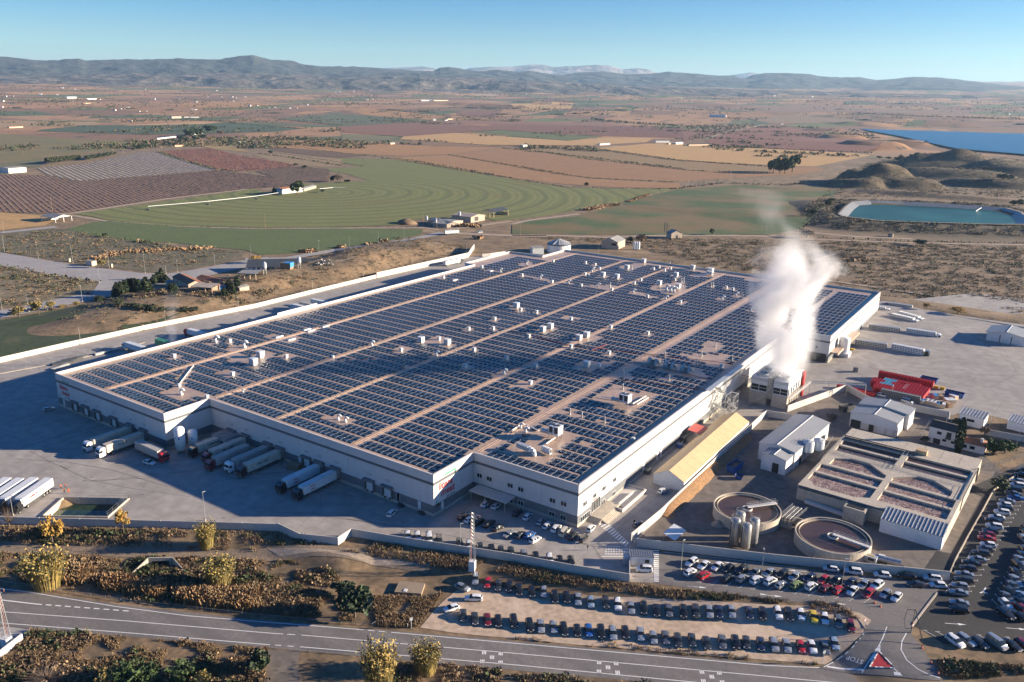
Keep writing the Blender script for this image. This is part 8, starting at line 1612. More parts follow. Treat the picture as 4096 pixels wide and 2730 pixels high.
HEDGE=[('m3',[(0,150),(350,210),(700,256),(1500,298)],2.4),('m3',[(0,262),(250,300),(480,338),(950,352),(1470,352)],2.4),('m3',[(100,15),(300,25),(700,88),(1150,138),(1600,188),(2294,214)],3.0),('m3',[(760,0),(1400,92),(2294,153)],2.6),('m2',[(640,72),(1130,88)],1.8),('m2',[(240,36),(500,75),(950,147)],2.0),('m2',[(1300,95),(1450,120),(1850,188),(2294,255)],2.8),('m2',[(1720,45),(2294,148)],2.2),('m3',[(1470,350),(1900,300),(2294,315)],3.0),('m4',[(0,310),(180,320),(300,300),(700,290)],3.0),('t2',[(420,790),(1000,832),(1700,838)],2.5),('t2',[(870,742),(1090,726),(1800,774)],2.5),('t2',[(800,744),(1200,775),(1560,800)],2.5),('t2',[(1110,852),(1300,868),(1700,915),(2353,995)],3.5),('t2',[(1720,850),(2353,938)],3.0),('t2',[(0,886),(280,912)],2.5),('t2',[(740,898),(1560,1034)],2.5),('t2',[(280,918),(450,930),(1040,1034)],3),('t2',[(850,655),(1000,662),(1180,668)],8),('t2',[(1730,652),(1900,672),(2353,700)],12),('t2',[(620,840),(1100,842)],1.8),('t2',[(0,742),(420,775)],2),('t1',[(1600,680),(1900,702),(2090,718)],4),('t1',[(1090,874),(1250,930),(1480,998),(1640,1012)],3.0),('t1',[(1880,645),(2050,665),(2353,694)],4),('t1',[(1780,890),(2000,915),(2353,972)],3),('t1',[(1840,770),(2353,794)],2.5),('t1',[(0,742),(500,748),(1080,762)],2),('t1',[(650,667),(1000,660),(1400,655)],5),('t1',[(1450,660),(1640,680)],7),('t1',[(1910,825),(2353,884)],2),('t3',[(0,936),(350,965),(620,980)],3),('t3',[(380,845),(700,862),(1300,885)],4),('t3',[(550,705),(900,715)],10),('t3',[(0,705),(420,700)],7),('t3',[(1190,610),(1500,628),(2353,655)],9),('m1',[(-100,1040),(150,1065),(400,1112),(870,1182)],2.2),('m1',[(720,738),(930,772),(1300,832)],1.8),('m1',[(1250,825),(1500,868)],3.5),('m1',[(1960,190),(1450,40)],2.5),('m1',[(960,640),(1600,692),(2290,706)],1.0),('m2',[(0,705),(700,700),(1400,700)],.9),('m4',[(500,520),(270,740)],2.0),('m4',[(480,790),(1000,815),(1700,830),(2294,840)],2.2),('m4',[(700,860),(1400,870)],1.2)]
for t,pts,h in HEDGE:blob_line(pts,t,h*1.8,h*.75,1.6 if h<5 else 3,3,rg,V,F,MI,1.7)
o=bpy.data.objects.new('hedgerow',np_mesh('hedgerow',np.concatenate(V),np.concatenate(F),[MT['grass_green'],MT['leaf_dark'],MT['grass_brown']],np.concatenate(MI)));link(o);tag(o,'dark broken hedges and scrub along the field edges',kind='stuff')
V,F,MI=[],[],[]
for t,pts,w,h in(('m1',[(850,990),(1000,935),(1250,915),(1500,900),(1850,885)],10,1.8),('m2',[(1730,690),(2000,690)],5,3.0),('m3',[(650,545),(850,505),(960,495)],6,2.6),('m3',[(1050,470),(1220,405)],3,2.0),('m2',[(1000,870),(1010,870)],4,3),('m2',[(1130,850),(1150,845)],5,4),('m2',[(730,880),(780,880)],4,2.6),('m2',[(400,920),(520,915)],4,2.4),('m2',[(1980,800),(2020,800)],4,3),('m4',[(600,1000),(900,990)],6,2.0),('t2',[(870,645),(960,655)],14,4),('t2',[(1180,655),(1230,660)],12,5)):blob_line(pts,t,w,h,.6,2,rg,V,F,MI,5)
o=bpy.data.objects.new('reeds',np_mesh('reeds',np.concatenate(V),np.concatenate(F),[MT['reed'],MT['grass_straw']],np.concatenate(MI)));link(o);tag(o,'orange reeds along the ditches',kind='stuff')
def row_lines(name,poly,p0,p1,pitch,w,h,mats,gap=0.0,jit=.25,label=None,seg=3.0):
 a=aim(p0,p1);c,s=math.cos(a),math.sin(a);q=[(x*c+y*s,-x*s+y*c)for x,y in poly];y0,y1=min(v for _,v in q),max(v for _,v in q);V,F,MI=[],[],[];rg=np.random.default_rng(9);nv=0;v=y0+pitch/2
 while v<y1:
  xs=[];n=len(q)
  for i in range(n):
   (ax,ay),(bx,by)=q[i],q[(i+1)%n]
   if(ay>v)!=(by>v):xs.append(ax+(bx-ax)*(v-ay)/(by-ay))
  xs.sort()
  for x0,x1 in zip(xs[::2],xs[1::2]):
   m_=max(2,int((x1-x0)/seg));u=np.linspace(x0+1,x1-1,m_+1);hh=h*(1+jit*rg.normal(size=m_+1));off=jit*rg.normal(size=m_+1)*.5
   P3=np.stack([np.stack([u,np.full(m_+1,v)-w/2,np.full(m_+1,.25)],1),np.stack([u,v+off,.25+np.maximum(hh,.12)],1),np.stack([u,np.full(m_+1,v)+w/2,np.full(m_+1,.25)],1)],1).reshape(-1,3)
   X,Y=P3[:,0]*c-P3[:,1]*s,P3[:,0]*s+P3[:,1]*c;V.append(np.stack([X,Y,P3[:,2]],1));i=np.arange(m_)*3+nv;F.append(np.concatenate([np.stack([i,i+3,i+4,i+1],1),np.stack([i+1,i+4,i+5,i+2],1)]));MI.append(np.tile((rg.random(m_)<.35).astype(int),2));nv+=len(P3)
  v+=pitch
 o=bpy.data.objects.new(name,np_mesh(name,np.concatenate(V),np.concatenate(F),mats,np.concatenate(MI)));link(o);o['kind']='stuff';o['label']=label or name
VINE=leaf('vine_dark',(.22,.11,.065),(.15,.08,.052));VINE2=leaf('vine_grey',(.34,.21,.13),(.24,.15,.095));NET=mat('pale_netting',(.75,.68,.60),.8,.1,.5);ORC=leaf('orchard_red',(.42,.15,.065),(.29,.10,.05));ORC2=leaf('orchard_purple',(.22,.085,.055),(.16,.062,.042))
d0,d1=P(340,170,'m1',0.0),P(500,258,'m1',0.0)
row_lines('vine_rows',polyD,d0,d1,5.2,2.4,.42,[VINE,VINE2],label='rows of dark bare vines');row_lines('netting_rows',polyE,d0,d1,7.5,2.0,.38,[NET,NET],.0,.18,'rows of orchard under pale rolled nets');row_lines('orchard_rows',polyF,d0,d1,5,3.0,.5,[ORC,VINE2],0,.35,'rows of reddish fruit trees',2.5);row_lines('vine_rows',polyG,P(0,205,'m2',0.0),P(290,300,'m2',0.0),5.5,1.8,.4,[VINE2,VINE],0,.2,'rows of staked vines')
row_lines('orchard_rows',polyN,P(0,720,'t2',0.0),P(30,690,'t2',0.0),9,4.5,.6,[ORC2,ORC2],0,.3,'rows of purple fruit trees',6);row_lines('orchard_rows',polyR,P(300,800,'t3',0.0),P(340,760,'t3',0.0),9,4.5,.6,[ORC2,ORC2],0,.3,'rows of purple fruit trees',6);row_lines('orchard_rows',polyQ,P(300,800,'t3',0.0),P(340,760,'t3',0.0),9,4.5,.6,[ORC2,ORC2],0,.3,'rows of purple fruit trees',6)
def scl2(k):return[(pcx+(p[0]-pcx)*k,pcy+(p[1]-pcy)*k)for p in pond_rim]
def scatter(name,polys,n,hmin,hmax,mats,label,rng,kind='tuft',z=None,thr=None,per=6,skip=None):
 V,F,MI=[],[],[];nv=0
 for poly,share in polys:
  xs=[p[0]for p in poly];ys=[p[1]for p in poly];k=int(n*share);c=rng.random((k*3,2))*np.array([max(xs)-min(xs),max(ys)-min(ys)])+np.array([min(xs),min(ys)])
  ins=np.zeros(len(c),bool);j=len(poly)-1
  for i in range(len(poly)):
   xi,yi,xj,yj=poly[i][0],poly[i][1],poly[j][0],poly[j][1];m_=((yi>c[:,1])!=(yj>c[:,1]))&(c[:,0]<(xj-xi)*(c[:,1]-yi)/(yj-yi+1e-12)+xi);ins^=m_;j=i
  c=c[ins]
  if skip is not None:c=np.array([q for q in c if not inpoly(q[0],q[1],skip)]).reshape(-1,2)
  nz=_noise2(c[:,0],c[:,1],7,31)*.6+_noise2(c[:,0],c[:,1],2.5,33)*.4
  if thr is not None:keep=nz>thr;c,nz=c[keep],nz[keep]
  c,nz=c[:k],nz[:k];m_=len(c)
  if not m_:continue
  zz=tz(c[:,0],c[:,1]);h=hmin+(hmax-hmin)*rng.random(m_)*(.5+nz)
  if kind=='tuft':
   r=np.repeat(np.arange(m_),per);q=len(r);t=rng.random(q)*6.283;dx,dy=np.cos(t),np.sin(t);b=np.stack([c[r,0]+rng.normal(size=q)*h[r]*.3,c[r,1]+rng.normal(size=q)*h[r]*.3,zz[r]-.05],1);w=h[r]*(.06+.08*rng.random(q));tip=b+np.stack([dx*h[r]*.4,dy*h[r]*.4,h[r]*(.7+.4*rng.random(q))],1);s=np.stack([-dy*w,dx*w,np.zeros(q)],1)
   v=np.stack([b-s,b+s,tip+s*.35,tip-s*.35],1).reshape(-1,3)
  else:
   r=np.repeat(np.arange(m_),per);q=len(r);pts=np.stack([c[r,0]+rng.normal(size=q)*h[r]*.45,c[r,1]+rng.normal(size=q)*h[r]*.45,zz[r]+h[r]*rng.random(q)*.7],1);v,_=leaf_quads(pts,.0,rng);a=rng.normal(size=(q,3));a/=np.linalg.norm(a,axis=1,keepdims=True);bb=np.cross(a,rng.normal(size=(q,3)));bb/=np.linalg.norm(bb,axis=1,keepdims=True);s=(h[r]*.15*(.6+.8*rng.random(q)))[:,None]
   v=np.stack([pts-a*s-bb*s,pts+a*s-bb*s,pts+a*s+bb*s,pts-a*s+bb*s],1).reshape(-1,3)
  V.append(v);F.append(np.arange(q*4).reshape(q,4)+nv);nv+=len(v);sel=np.clip(((_noise2(c[:,0],c[:,1],9,51)*.75+rng.random(m_)*.5-.12)*len(mats)).astype(int),0,len(mats)-1);MI.append(sel[r])
 o=bpy.data.objects.new(name,np_mesh(name,np.concatenate(V),np.concatenate(F),mats,np.concatenate(MI)));link(o);o['kind']='stuff';o['label']=label
rs=np.random.default_rng(11);GM=[MT['grass_green'],MT['grass_brown'],MT['grass_straw'],MT['grass_brown'],MT['grass_straw']]
zone_top=PP([(-300,215),(0,225),(2080,275)],'f1',0.0)+PP([(300,350),(700,440)],'f2',LOW)+PP([(350,440),(0,415)],'f2',LOW)+PP([(2199,455),(900,410),(0,385),(-300,380)],'f1',LOW)
zone_mid=PP([(-300,450),(0,455),(900,480),(2199,520)],'f1',LOW)+PP([(300,530),(700,640),(760,720),(650,760),(300,690),(0,620)],'f2',LOW)+PP([(2199,620),(2199,970),(1960,950),(1040,850),(400,745),(0,690),(-300,670)],'f1',LOW)
zone_mound=PP([(0,630),(350,710),(600,800),(780,930),(850,1050),(500,1030),(0,985)],'f2',LOW);zone_mid2=PP([(1000,830),(1200,830),(1480,850),(1600,800),(1400,1080),(1330,1100),(1040,1085)],'f2',LOW)
zone_bank=PP([(750,470),(1100,400),(1750,500),(2199,570)],'f2',-.8)+PP([(500,680),(980,745),(2199,870)],'f3',-.8)+PP([(300,900),(600,930),(780,1060),(800,1085),(690,1050),(500,1000),(300,960),(0,920)],'f4',-1.2)+PP([(2199,930),(1400,905),(900,830),(300,760),(0,700)],'f3',LOW)+PP([(2150,680),(1700,640),(1250,560)],'f2',LOW)
zone_low=PP([(280,1125),(1200,1195),(2199,1275)],'f1',LOW)+PP([(100,1270),(60,1568),(60,1700)],'f2',LOW)+PP([(1500,1700),(-200,1800),(0,1380),(190,1225)],'f1',LOW);zone_low2=PP([(1230,1390),(1620,1400),(2199,1480)],'f2',LOW)+PP([(1200,1580),(1200,1700)],'f3',LOW)+PP([(1000,1750)],'f2',LOW)
zone_verge=PP([(0,1175),(800,1225),(1500,1290),(2199,1370)],'f3',LOW)+PP([(460,1400),(440,1430),(0,1390)],'f4',LOW)+PP([(2199,1390),(1500,1335),(0,1200)],'f3',LOW);zone_br=PP([(1450,1370),(1600,1400),(2199,1430),(2300,1500),(1560,1540),(1490,1500)],'f4')
scatter('dry_grass',[(zone_top,.16),(zone_mid,.32),(zone_mound,.12),(zone_mid2,.06),(zone_bank,.30),(zone_low,.3),(zone_low2,.06),(zone_verge,.05),(zone_br,.04)],46000,.22,.85,GM,'dry grass and weeds on the banks by the road',rs,thr=.36)
scatter('undergrowth',[(zone_top,.18),(zone_mid,.5),(zone_mound,.06),(zone_low,.30),(zone_low2,.1),(zone_br,.03)],3000,.5,1.4,[MT['leaf_dark'],MT['grass_green'],MT['grass_brown'],MT['grass_straw']],'low brambles and weeds among the grass',rs,'shrub',None,.5,26)
scatter('reeds',[(PP([(850,700),(1000,690),(1430,770),(1380,830),(900,770)],'f1',LOW),.3),(PP([(1480,780),(2199,800),(2199,950),(1560,880)],'f1',LOW),.5),(PP([(640,590),(780,610),(760,720),(560,720)],'f1',LOW),.15)],4200,1.0,2.3,[MT['reed'],MT['grass_straw']],'tall golden reeds above the road',rs)
bank_l=[(-283,40),(-283,300),(-300,350),(-380,350),(-360,150),(-340,20)];back_s=[(-150,345),(-20,345),(200,420),(420,470),(420,620),(40,640),(-150,500)];plots=PP([(-100,790),(500,710),(1300,840),(2150,920),(1700,1060),(900,1035),(0,915)],'m1',0.0);plot2=PP([(-100,1030),(400,1120),(870,1190),(350,1360),(-100,1450)],'m1',0.0);plot3=PP([(700,1395),(1000,1310),(1500,1295),(2294,1300)],'m1',0.0)+PP([(250,1250),(-50,1380)],'m2',0.0);hills_=PP([(480,430),(620,270),(900,120),(1300,60),(2294,90),(2294,430)],'m4',0.0);behind=PP([(0,780),(1000,850),(2294,1160),(2294,800)],'m3',0.0)+PP([(480,1150),(2294,1520),(2294,870),(300,810)],'m4',0.0)
scatter('scrub',[(bank_l,.12),(back_s,.22),(plots,.14),(plot2,.08),(plot3,.1),(hills_,.10),(behind,.5)],15000,.45,1.5,[MT['grass_green'],MT['grass_brown'],MT['leaf_olive'],MT['grass_straw'],MT['grass_brown']],'low scrub on the waste ground round the site',rs,'shrub',None,.42,13)
pslope=scl2(1.5)
scatter('scrub',[(hills_,.62),(pslope,.38)],12000,.9,2.6,[MT['leaf_dark'],MT['grass_brown'],MT['leaf_olive'],MT['grass_brown']],'dark scrub on the pond bank and the hills',rs,'shrub',None,.40,8,skip=scl2(1.06))
V,F=[],[];rg=np.random.default_rng(21);n=44000;dd=1900*(8800/1900)**rg.random(n);aa=math.pi/2+YAW+np.radians(rg.uniform(-37,37,n));X=CAM[0]+dd*np.cos(aa);Y=CAM[1]+dd*np.sin(aa);nz=_noise2(X,Y,260,71)*.6+_noise2(X,Y,70,73)*.4;k=nz>.59+.10*(dd<3600);X,Y,dd=X[k],Y[k],dd[k]
WOODS=[('t2',350,590,60,5),('t2',400,600,50,5),('t2',900,575,60,8),('t2',1050,580,90,8),('t2',1200,580,50,6),('t2',1690,610,25,8),('t2',1610,615,25,5),('t2',1410,585,25,5),('t2',1900,590,50,5),('t1',250,530,110,10),('t1',420,530,60,8),('t1',120,575,25,7),('t1',770,570,25,6),('t1',900,580,40,5),('t1',1420,410,50,5),('t1',2020,460,60,6),('t1',1970,430,50,5),('t1',600,360,200,4),('t2',640,450,80,5),('t2',850,455,90,5),('t2',1250,470,120,5),('t3',900,530,120,4),('t3',1500,550,60,5),('t3',1080,585,30,5),('t3',1250,660,40,8),('t3',2330,690,30,10),('t2',1100,620,60,4),('t2',560,600,40,4),('t1',1880,610,80,5),('t1',1170,590,40,4),('t2',1480,620,60,6),('t1',230,430,12,8)]
xs,ys=[X],[Y]
for t,x,y,w,h in WOODS:
 c=np.array(P(x,y,t,0.0));e=np.array(P(x+w,y,t,0.0));u=e-c;m_=60;s=rg.normal(size=(m_,2))*.5;per_=np.array([-u[1],u[0]]);xs.append(c[0]+u[0]*s[:,0]+per_[0]*s[:,1]*.5);ys.append(c[1]+u[1]*s[:,0]+per_[1]*s[:,1]*.5)
X,Y=np.concatenate(xs),np.concatenate(ys);RES=PP([(1040,694),(3200,780),(3200,990),(1900,858),(1340,745),(1150,718)],'t3',4.0);k=np.array([not inpoly(a,b,RES)for a,b in zip(X,Y)]);X,Y=X[k],Y[k];zz=far_relief(X,Y)+tz(X,Y);h=3.0+5.0*rg.random(len(X))**2;r=np.repeat(np.arange(len(X)),14);q=np.stack([X[r]+rg.normal(size=len(r))*h[r]*.35,Y[r]+rg.normal(size=len(r))*h[r]*.35,zz[r]+h[r]*(.15+.7*rg.random(len(r)))],1);V,F=leaf_quads(q,1.0,rg,.8);c=np.repeat(q,4,0);V=c+(V-c)*np.repeat(h[r]*.25,4)[:,None]
o=bpy.data.objects.new('far_trees',np_mesh('far_trees',V,F,[MT['leaf_dark'],MT['grass_green'],MT['grass_brown']],rg.integers(0,3,len(F))));link(o);tag(o,'far scattered trees and woods of the plain',kind='stuff')
# --- reservoir, lined pond
o=area_sheet('reservoir_water',PP([(1075,697),(1180,698),(1500,713),(2353,748),(3200,790),(3200,985),(2353,892),(1900,855),(1650,803),(1500,768),(1340,740),(1200,715)],'t3',4.0),MT['reservoir'],z=4.0)
def ring(poly_a,za,poly_b,zb,name,m_):
 n=len(poly_a);b=MB();b.add([(*p,za)for p in poly_a]+[(*p,zb)for p in poly_b],[(i,(i+1)%n,n+(i+1)%n,n+i)for i in range(n)]);o=b.build(name,m_,None,False);o['kind']='structure';return o
RIM=resample(pond_rim+pond_rim[:1],6.0)[:-1]
def scl(k):return[(pcx+(p[0]-pcx)*k,pcy+(p[1]-pcy)*k)for p in RIM]
ring(scl(1.0),6.35,scl(.89),2.9,'pond_liner',MT['liner']);ring(scl(1.022),6.2,scl(1.0),6.36,'pond_path',MT['dirt_track']);o=area_sheet('pond_water',scl(.90),MT['pond'],z=3.15)
fence('thin fence round the rim of the lined pond',scl(1.03)+scl(1.03)[:1],1.4,9.0,6.1,rails=(1.0,));p=P(1912,520,'m4',6.0);b=MB();b.tube((*p,6.2),(p[0]-4,p[1]-12,3.2),.4,6);o=b.build('white_pipe',MT['unit_white']);tag(o,'white pipe running down the liner of the pond','pipe')
p=P(1097,780,'m4');t=thing('small_hut','tiny dark hut at the foot of the pond bank','hut',(p[0],p[1],0));b=MB();b.bb(-2,2,-1.5,1.5,0,3);b.build('wall',MT['barn_wall'],t);b=MB();b.bb(-2.3,2.3,-1.8,1.8,3,3.2);b.build('roof',MT['roof_dark_tile'],t)
# --- farm buildings behind the site
def px_shed(name,label,cat,t,a,c,depth,eave,ridge,wall='barn_wall',roof='roof_grey',axis='x',parts=(),group=None,over=.4):
 """front wall between two ground pixels"""
 q0,q1=P(*a,t),P(*c,t);return shed(name,label,cat,q0,math.hypot(q1[0]-q0[0],q1[1]-q0[1]),depth,eave,ridge,aim(q0,q1),wall,roof,axis,over,None,parts,group,float(tz(*q0)),cap=False)
def open_shed(label,t,a,c,depth,eave,ridge,roof='roof_grey',wall='plaster_white',n=4,axis='y'):
 q0,q1=P(*a,t),P(*c,t);w=math.hypot(q1[0]-q0[0],q1[1]-q0[1]);r=thing('open_barn',label,'barn',(*q0,float(tz(*q0))),aim(q0,q1),'open barns');sec=[(-.5,eave),(w/2,ridge),(w+.5,eave)];b=MB();d=depth
 if axis=='y':b.add([(u,y,z)for y in(-.5,d+.5)for u,z in sec]+[(u,y,z-.2)for y in(-.5,d+.5)for u,z in sec],[(0,1,4,3),(1,2,5,4),(9,10,7,6),(10,11,8,7),(0,6,7,1),(1,7,8,2)])
 else:b.add([(-.5,-.5,eave),(w+.5,-.5,eave),(w+.5,d+.5,ridge),(-.5,d+.5,ridge),(-.5,-.5,eave-.2),(w+.5,-.5,eave-.2),(w+.5,d+.5,ridge-.2),(-.5,d+.5,ridge-.2)],[(0,1,2,3),(7,6,5,4),(0,4,5,1),(2,6,7,3)])
 b.build('roof',MT[roof],r)
 for k in range(n+1):
  for y in(0,d):p_=MB();p_.box((w*k/n,y,(eave if axis=='y' else(eave if y==0 else ridge))/2),(.35,.35,eave if axis=='y' else(eave if y==0 else ridge)-.3));p_.build('post',MT[wall],r)
 p_=MB();p_.bb(0,w,d-.3,d-.1,0,eave*.55);p_.build('back_wall',MT[wall],r)
 if axis=='y':p_=MB();p_.add([(0,-.1,eave-.1),(w,-.1,eave-.1),(w/2,-.1,ridge-.2),(0,.1,eave-.1),(w,.1,eave-.1),(w/2,.1,ridge-.2)],[(0,1,2),(5,4,3)]);p_.build('gable',MT[wall],r)
 return r
W8=lambda u,v,ww,hh,m_='glass',nm='window':(nm,'f',u,v,ww,hh,m_)
px_shed('farm_house','pink two storey farmhouse with orange tiled roof among cypresses','house','m1',(1555,1225),(1690,1235),9,6.4,8.0,'plaster_pink','roof_tile','x',(W8(2.5,4,1.0,1.2),W8(8,4,1.0,1.2),W8(11,.1,1.3,2.2,'dark','door'),('window','r',4.5,4,1.0,1.3,'glass')))
px_shed('house_wing','low blue shuttered wing left of the pink farmhouse','house','m1',(1488,1230),(1550,1232),6,3.0,4.0,'plaster_cream','roof_grey','x',(W8(3,.2,1.8,2.2,'blue_tarp','shutter'),));px_shed('house_wing','low cream wing behind the pink farmhouse, long tiled roof','house','m1',(1770,1185),(2070,1195),7,3.2,4.2,'plaster_cream','roof_tile','x',tuple(W8(u,1,1.2,1.2)for u in(5,12,20,27)))
open_shed('tiled porch on square posts in front of the pink farmhouse','m1',(1720,1270),(1900,1285),8,3.2,4.0,'barn_wall','plaster_pink',3,'x');px_shed('blue_store','low store with blue doors at the end of the farm porch','house','m1',(1905,1262),(2005,1255),6,3.2,3.8,'plaster_cream','roof_tile','x',(W8(6,.1,3.4,2.6,'blue_tarp','shutter'),));px_shed('shed','small whitewashed shed right of the cypress garden','shed','m1',(2150,1275),(2235,1262),5,2.6,3.2,'plaster_pink','roof_grey','x')
open_shed('grey flat roofed canopy beside the cattle yard','m1',(2140,1165),(2294,1180),10,4.5,5.2,'roof_grey','plaster_cream',3,'x')
open_shed('long black roofed open cattle shed behind the left wall','m2',(-80,1112),(505,1015),15,4.6,7.0,'roof_black','plaster_white',14,'x')
rc=np.random.default_rng(8)
for k in range(24):
 p=P(540+rc.random()*150,1045-rc.random()*50,'m2');r=thing('cow','black and white cow standing in the fenced cattle yard','cow',(p[0],p[1],float(tz(*p))),rc.random()*6.28,'cows in the cattle yard')
 if k==0:
  me=bpy.data.meshes.new('cow_body');J=[(-.85,0,1.15,.30),(0,0,1.10,.36),(.75,0,1.18,.30),(1.15,0,1.4,.17),(1.55,0,1.38,.13),(1.8,0,1.22,.09)];E=[(0,1),(1,2),(2,3),(3,4),(4,5)]
  for x in(-.8,.7):
   j0=0 if x<0 else 2
   for s in(-1,1):J+=[(x,s*.2,.8,.13),(x-.06*(x<0)-.0,s*.2,.45,.075),(x+.04,s*.2,.02,.06)];n=len(J);E+=[(j0,n-3),(n-3,n-2),(n-2,n-1)]
  J+=[(-1.15,0,1.1,.04),(-1.2,0,.6,.04)];n=len(J);E+=[(0,n-2),(n-2,n-1)]
  me.from_pydata([q[:3]for q in J],E,[]);me.materials.append(mat('cow_hide',(.72,.68,.62),.8,.05,1.2,col2=(.02,.018,.016),mix=(.5,.53)));o=bpy.data.objects.new('cow_body',me);link(o,r);o.modifiers.new('skin','SKIN')
  for i,q in enumerate(J):me.skin_vertices[0].data[i].radius=(q[3],q[3]);me.skin_vertices[0].data[i].use_root=i==1
  dg=bpy.context.evaluated_depsgraph_get();cow_me=bpy.data.meshes.new_from_object(o.evaluated_get(dg));o.modifiers.clear();o.data=cow_me
 else:link(bpy.data.objects.new('cow_body',cow_me),r)
def silo(label,t,x,y,ytop,r=1.3):
 p,h=top_h((x,y),(x,ytop),t,float(tz(*P(x,y,t))));h=max(h,5);s=thing('feed_silo',label,'silo',(p[0],p[1],float(tz(*p))),0,'farm feed silos');b=MB();b.lathe((0,0,0),[(.25,h*.28),(r,h*.5),(r,h*.85),(.3,h)],14);b.build('tank',MT['unit_grey'],s)
 for a in range(4):l=MB();l.tube((r*.9*math.cos(a*1.57),r*.9*math.sin(a*1.57),0),(r*.9*math.cos(a*1.57),r*.9*math.sin(a*1.57),h*.55),.09,5);l.build('leg',MT['steel'],s)
silo('left feed silo in front of the black cattle shed','m2',82,1115,1003);silo('right feed silo in front of the black cattle shed','m2',390,1060,955);silo('grey feed silo left of the low field barns','m2',1530,660,590);silo('white feed silo in front of the tan barn','m2',1825,640,550);silo('dark feed silo between the field barns','m2',1612,690,615)
p=P(285,1160,'m2');t=thing('straw_stack','straw bales under a blue tarpaulin by the cattle shed','straw stack',(p[0],p[1],float(tz(*p))),.4);b=MB();b.bb(-3.5,3.5,-2.5,2.5,0,4.2);b.build('bales',MT['grass_straw'],t);b=MB();b.bb(-1.5,3.7,-2.7,2.7,4.2,4.4);b.bb(3.5,3.7,-2.7,2.7,1.5,4.2);b.build('tarpaulin',MT['blue_tarp'],t)
px_shed('field_barn','low tan barn nearest in the group by the big green field','barn','m2',(1545,655),(1710,700),12,3.4,4.8,'barn_wall','roof_grey','x');px_shed('field_barn','second low tan barn, gable towards the dirt road','barn','m2',(1710,700),(1855,665),16,3.4,5.0,'barn_wall','roof_grey','y');px_shed('field_barn','tan barn with dark doorway right of the low barns','barn','m2',(1925,655),(2050,632),24,5.5,7.2,'barn_wall','barn_wall','y',(W8(9,1,6,4,'dark','doorway'),))
open_shed('black roofed open barn at the back of the field barns','m2',(2025,600),(2130,612),26,6.0,8.5,'roof_black','plaster_cream',3);p=P(1350,660,'m2');t=thing('manure_heap','brown heap left of the field barns','heap',(p[0],p[1],0));b=MB();b.lathe((0,0,0),[(11,0),(7,3),(2,4.6),(.3,4.8)],14);b.build('heap',MT['grass_brown'],t,True)
px_shed('grey_barn','grey roofed barn with white end wall behind the warehouse','barn','m3',(800,880),(945,895),18,6.0,8.8,'barn_wall','roof_grey','y',(W8(11,3,4,2,'dark','opening'),));px_shed('stone_hut','small stone hut beside the bare poplars','hut','m3',(1425,800),(1522,795),8,5.0,7.4,'barn_wall','roof_grey','y',(W8(6,.1,2,3,'dark','door'),))
p=P(420,912,'m3');t=thing('water_tank','round white tank with conical ribbed cap behind the roof edge','tank',(p[0],p[1],0));b=MB();b.lathe((0,0,0),[(9.4,0),(9.4,6.6)],32,0,False);b.build('tank_wall',MT['white_paint'],t);b=MB();b.lathe((0,0,0),[(9.6,6.0),(9.6,6.8)],32,0,False);b.build('tank_band',MT['ink'],t);b=MB();b.lathe((0,0,0),[(9.5,6.8),(1.0,10.0),(1.0,10.5),(.1,10.7)],32);b.build('tank_roof',MT['sheet_grey'],t)
for k in range(12):b=MB();a=k*math.pi/6;b.tube((9.4*math.cos(a),9.4*math.sin(a),6.95),(1.0*math.cos(a),1.0*math.sin(a),10.1),.14,4);b.build('roof_rib',MT['white_paint'],t)
b=MB();p=P(225,935,'m3',0);px_shed('plant_box','grey plant room behind the roof edge left of the round tank','shed','m3',(185,945),(285,940),6,5.6,5.9,'unit_grey','roof_grey','mono')
for k,x in enumerate((1095,1115,1132)):p=P(x,895,'m3');t=thing('white_tank','%s upright white tank beside the barn yard'%('left','middle','right')[k],'tank',(p[0],p[1],0),0,'white tanks at the barn');b=MB();b.tube((0,0,.5),(0,0,6),1.2,12);b.build('tank',MT['unit_white'],t);b=MB();b.lathe((0,0,6),[(1.2,0),(.2,.8)],12);b.build('cap',MT['unit_white'],t)
open_shed('open shed with white gable and arched holes at the left','m1',(500,655),(645,635),20,4.6,6.8,'roof_grey','plaster_white',2);px_shed('white_store','long white store with grey roof at the left edge','barn','m1',(80,212),(240,200),24,7,8,'plaster_white','roof_grey','x')
px_shed('farm_house','white farmhouse in the middle of the green field','house','m2',(235,398),(420,378),12,6,7.5,'plaster_white','roof_tile','x',tuple(W8(u,2.5,1.6,1.6)for u in(8,16,24,32)));px_shed('farm_store','tan low store right of the white farmhouse','barn','m2',(430,375),(540,345),8,3.5,4.5,'barn_wall','roof_grey','x')
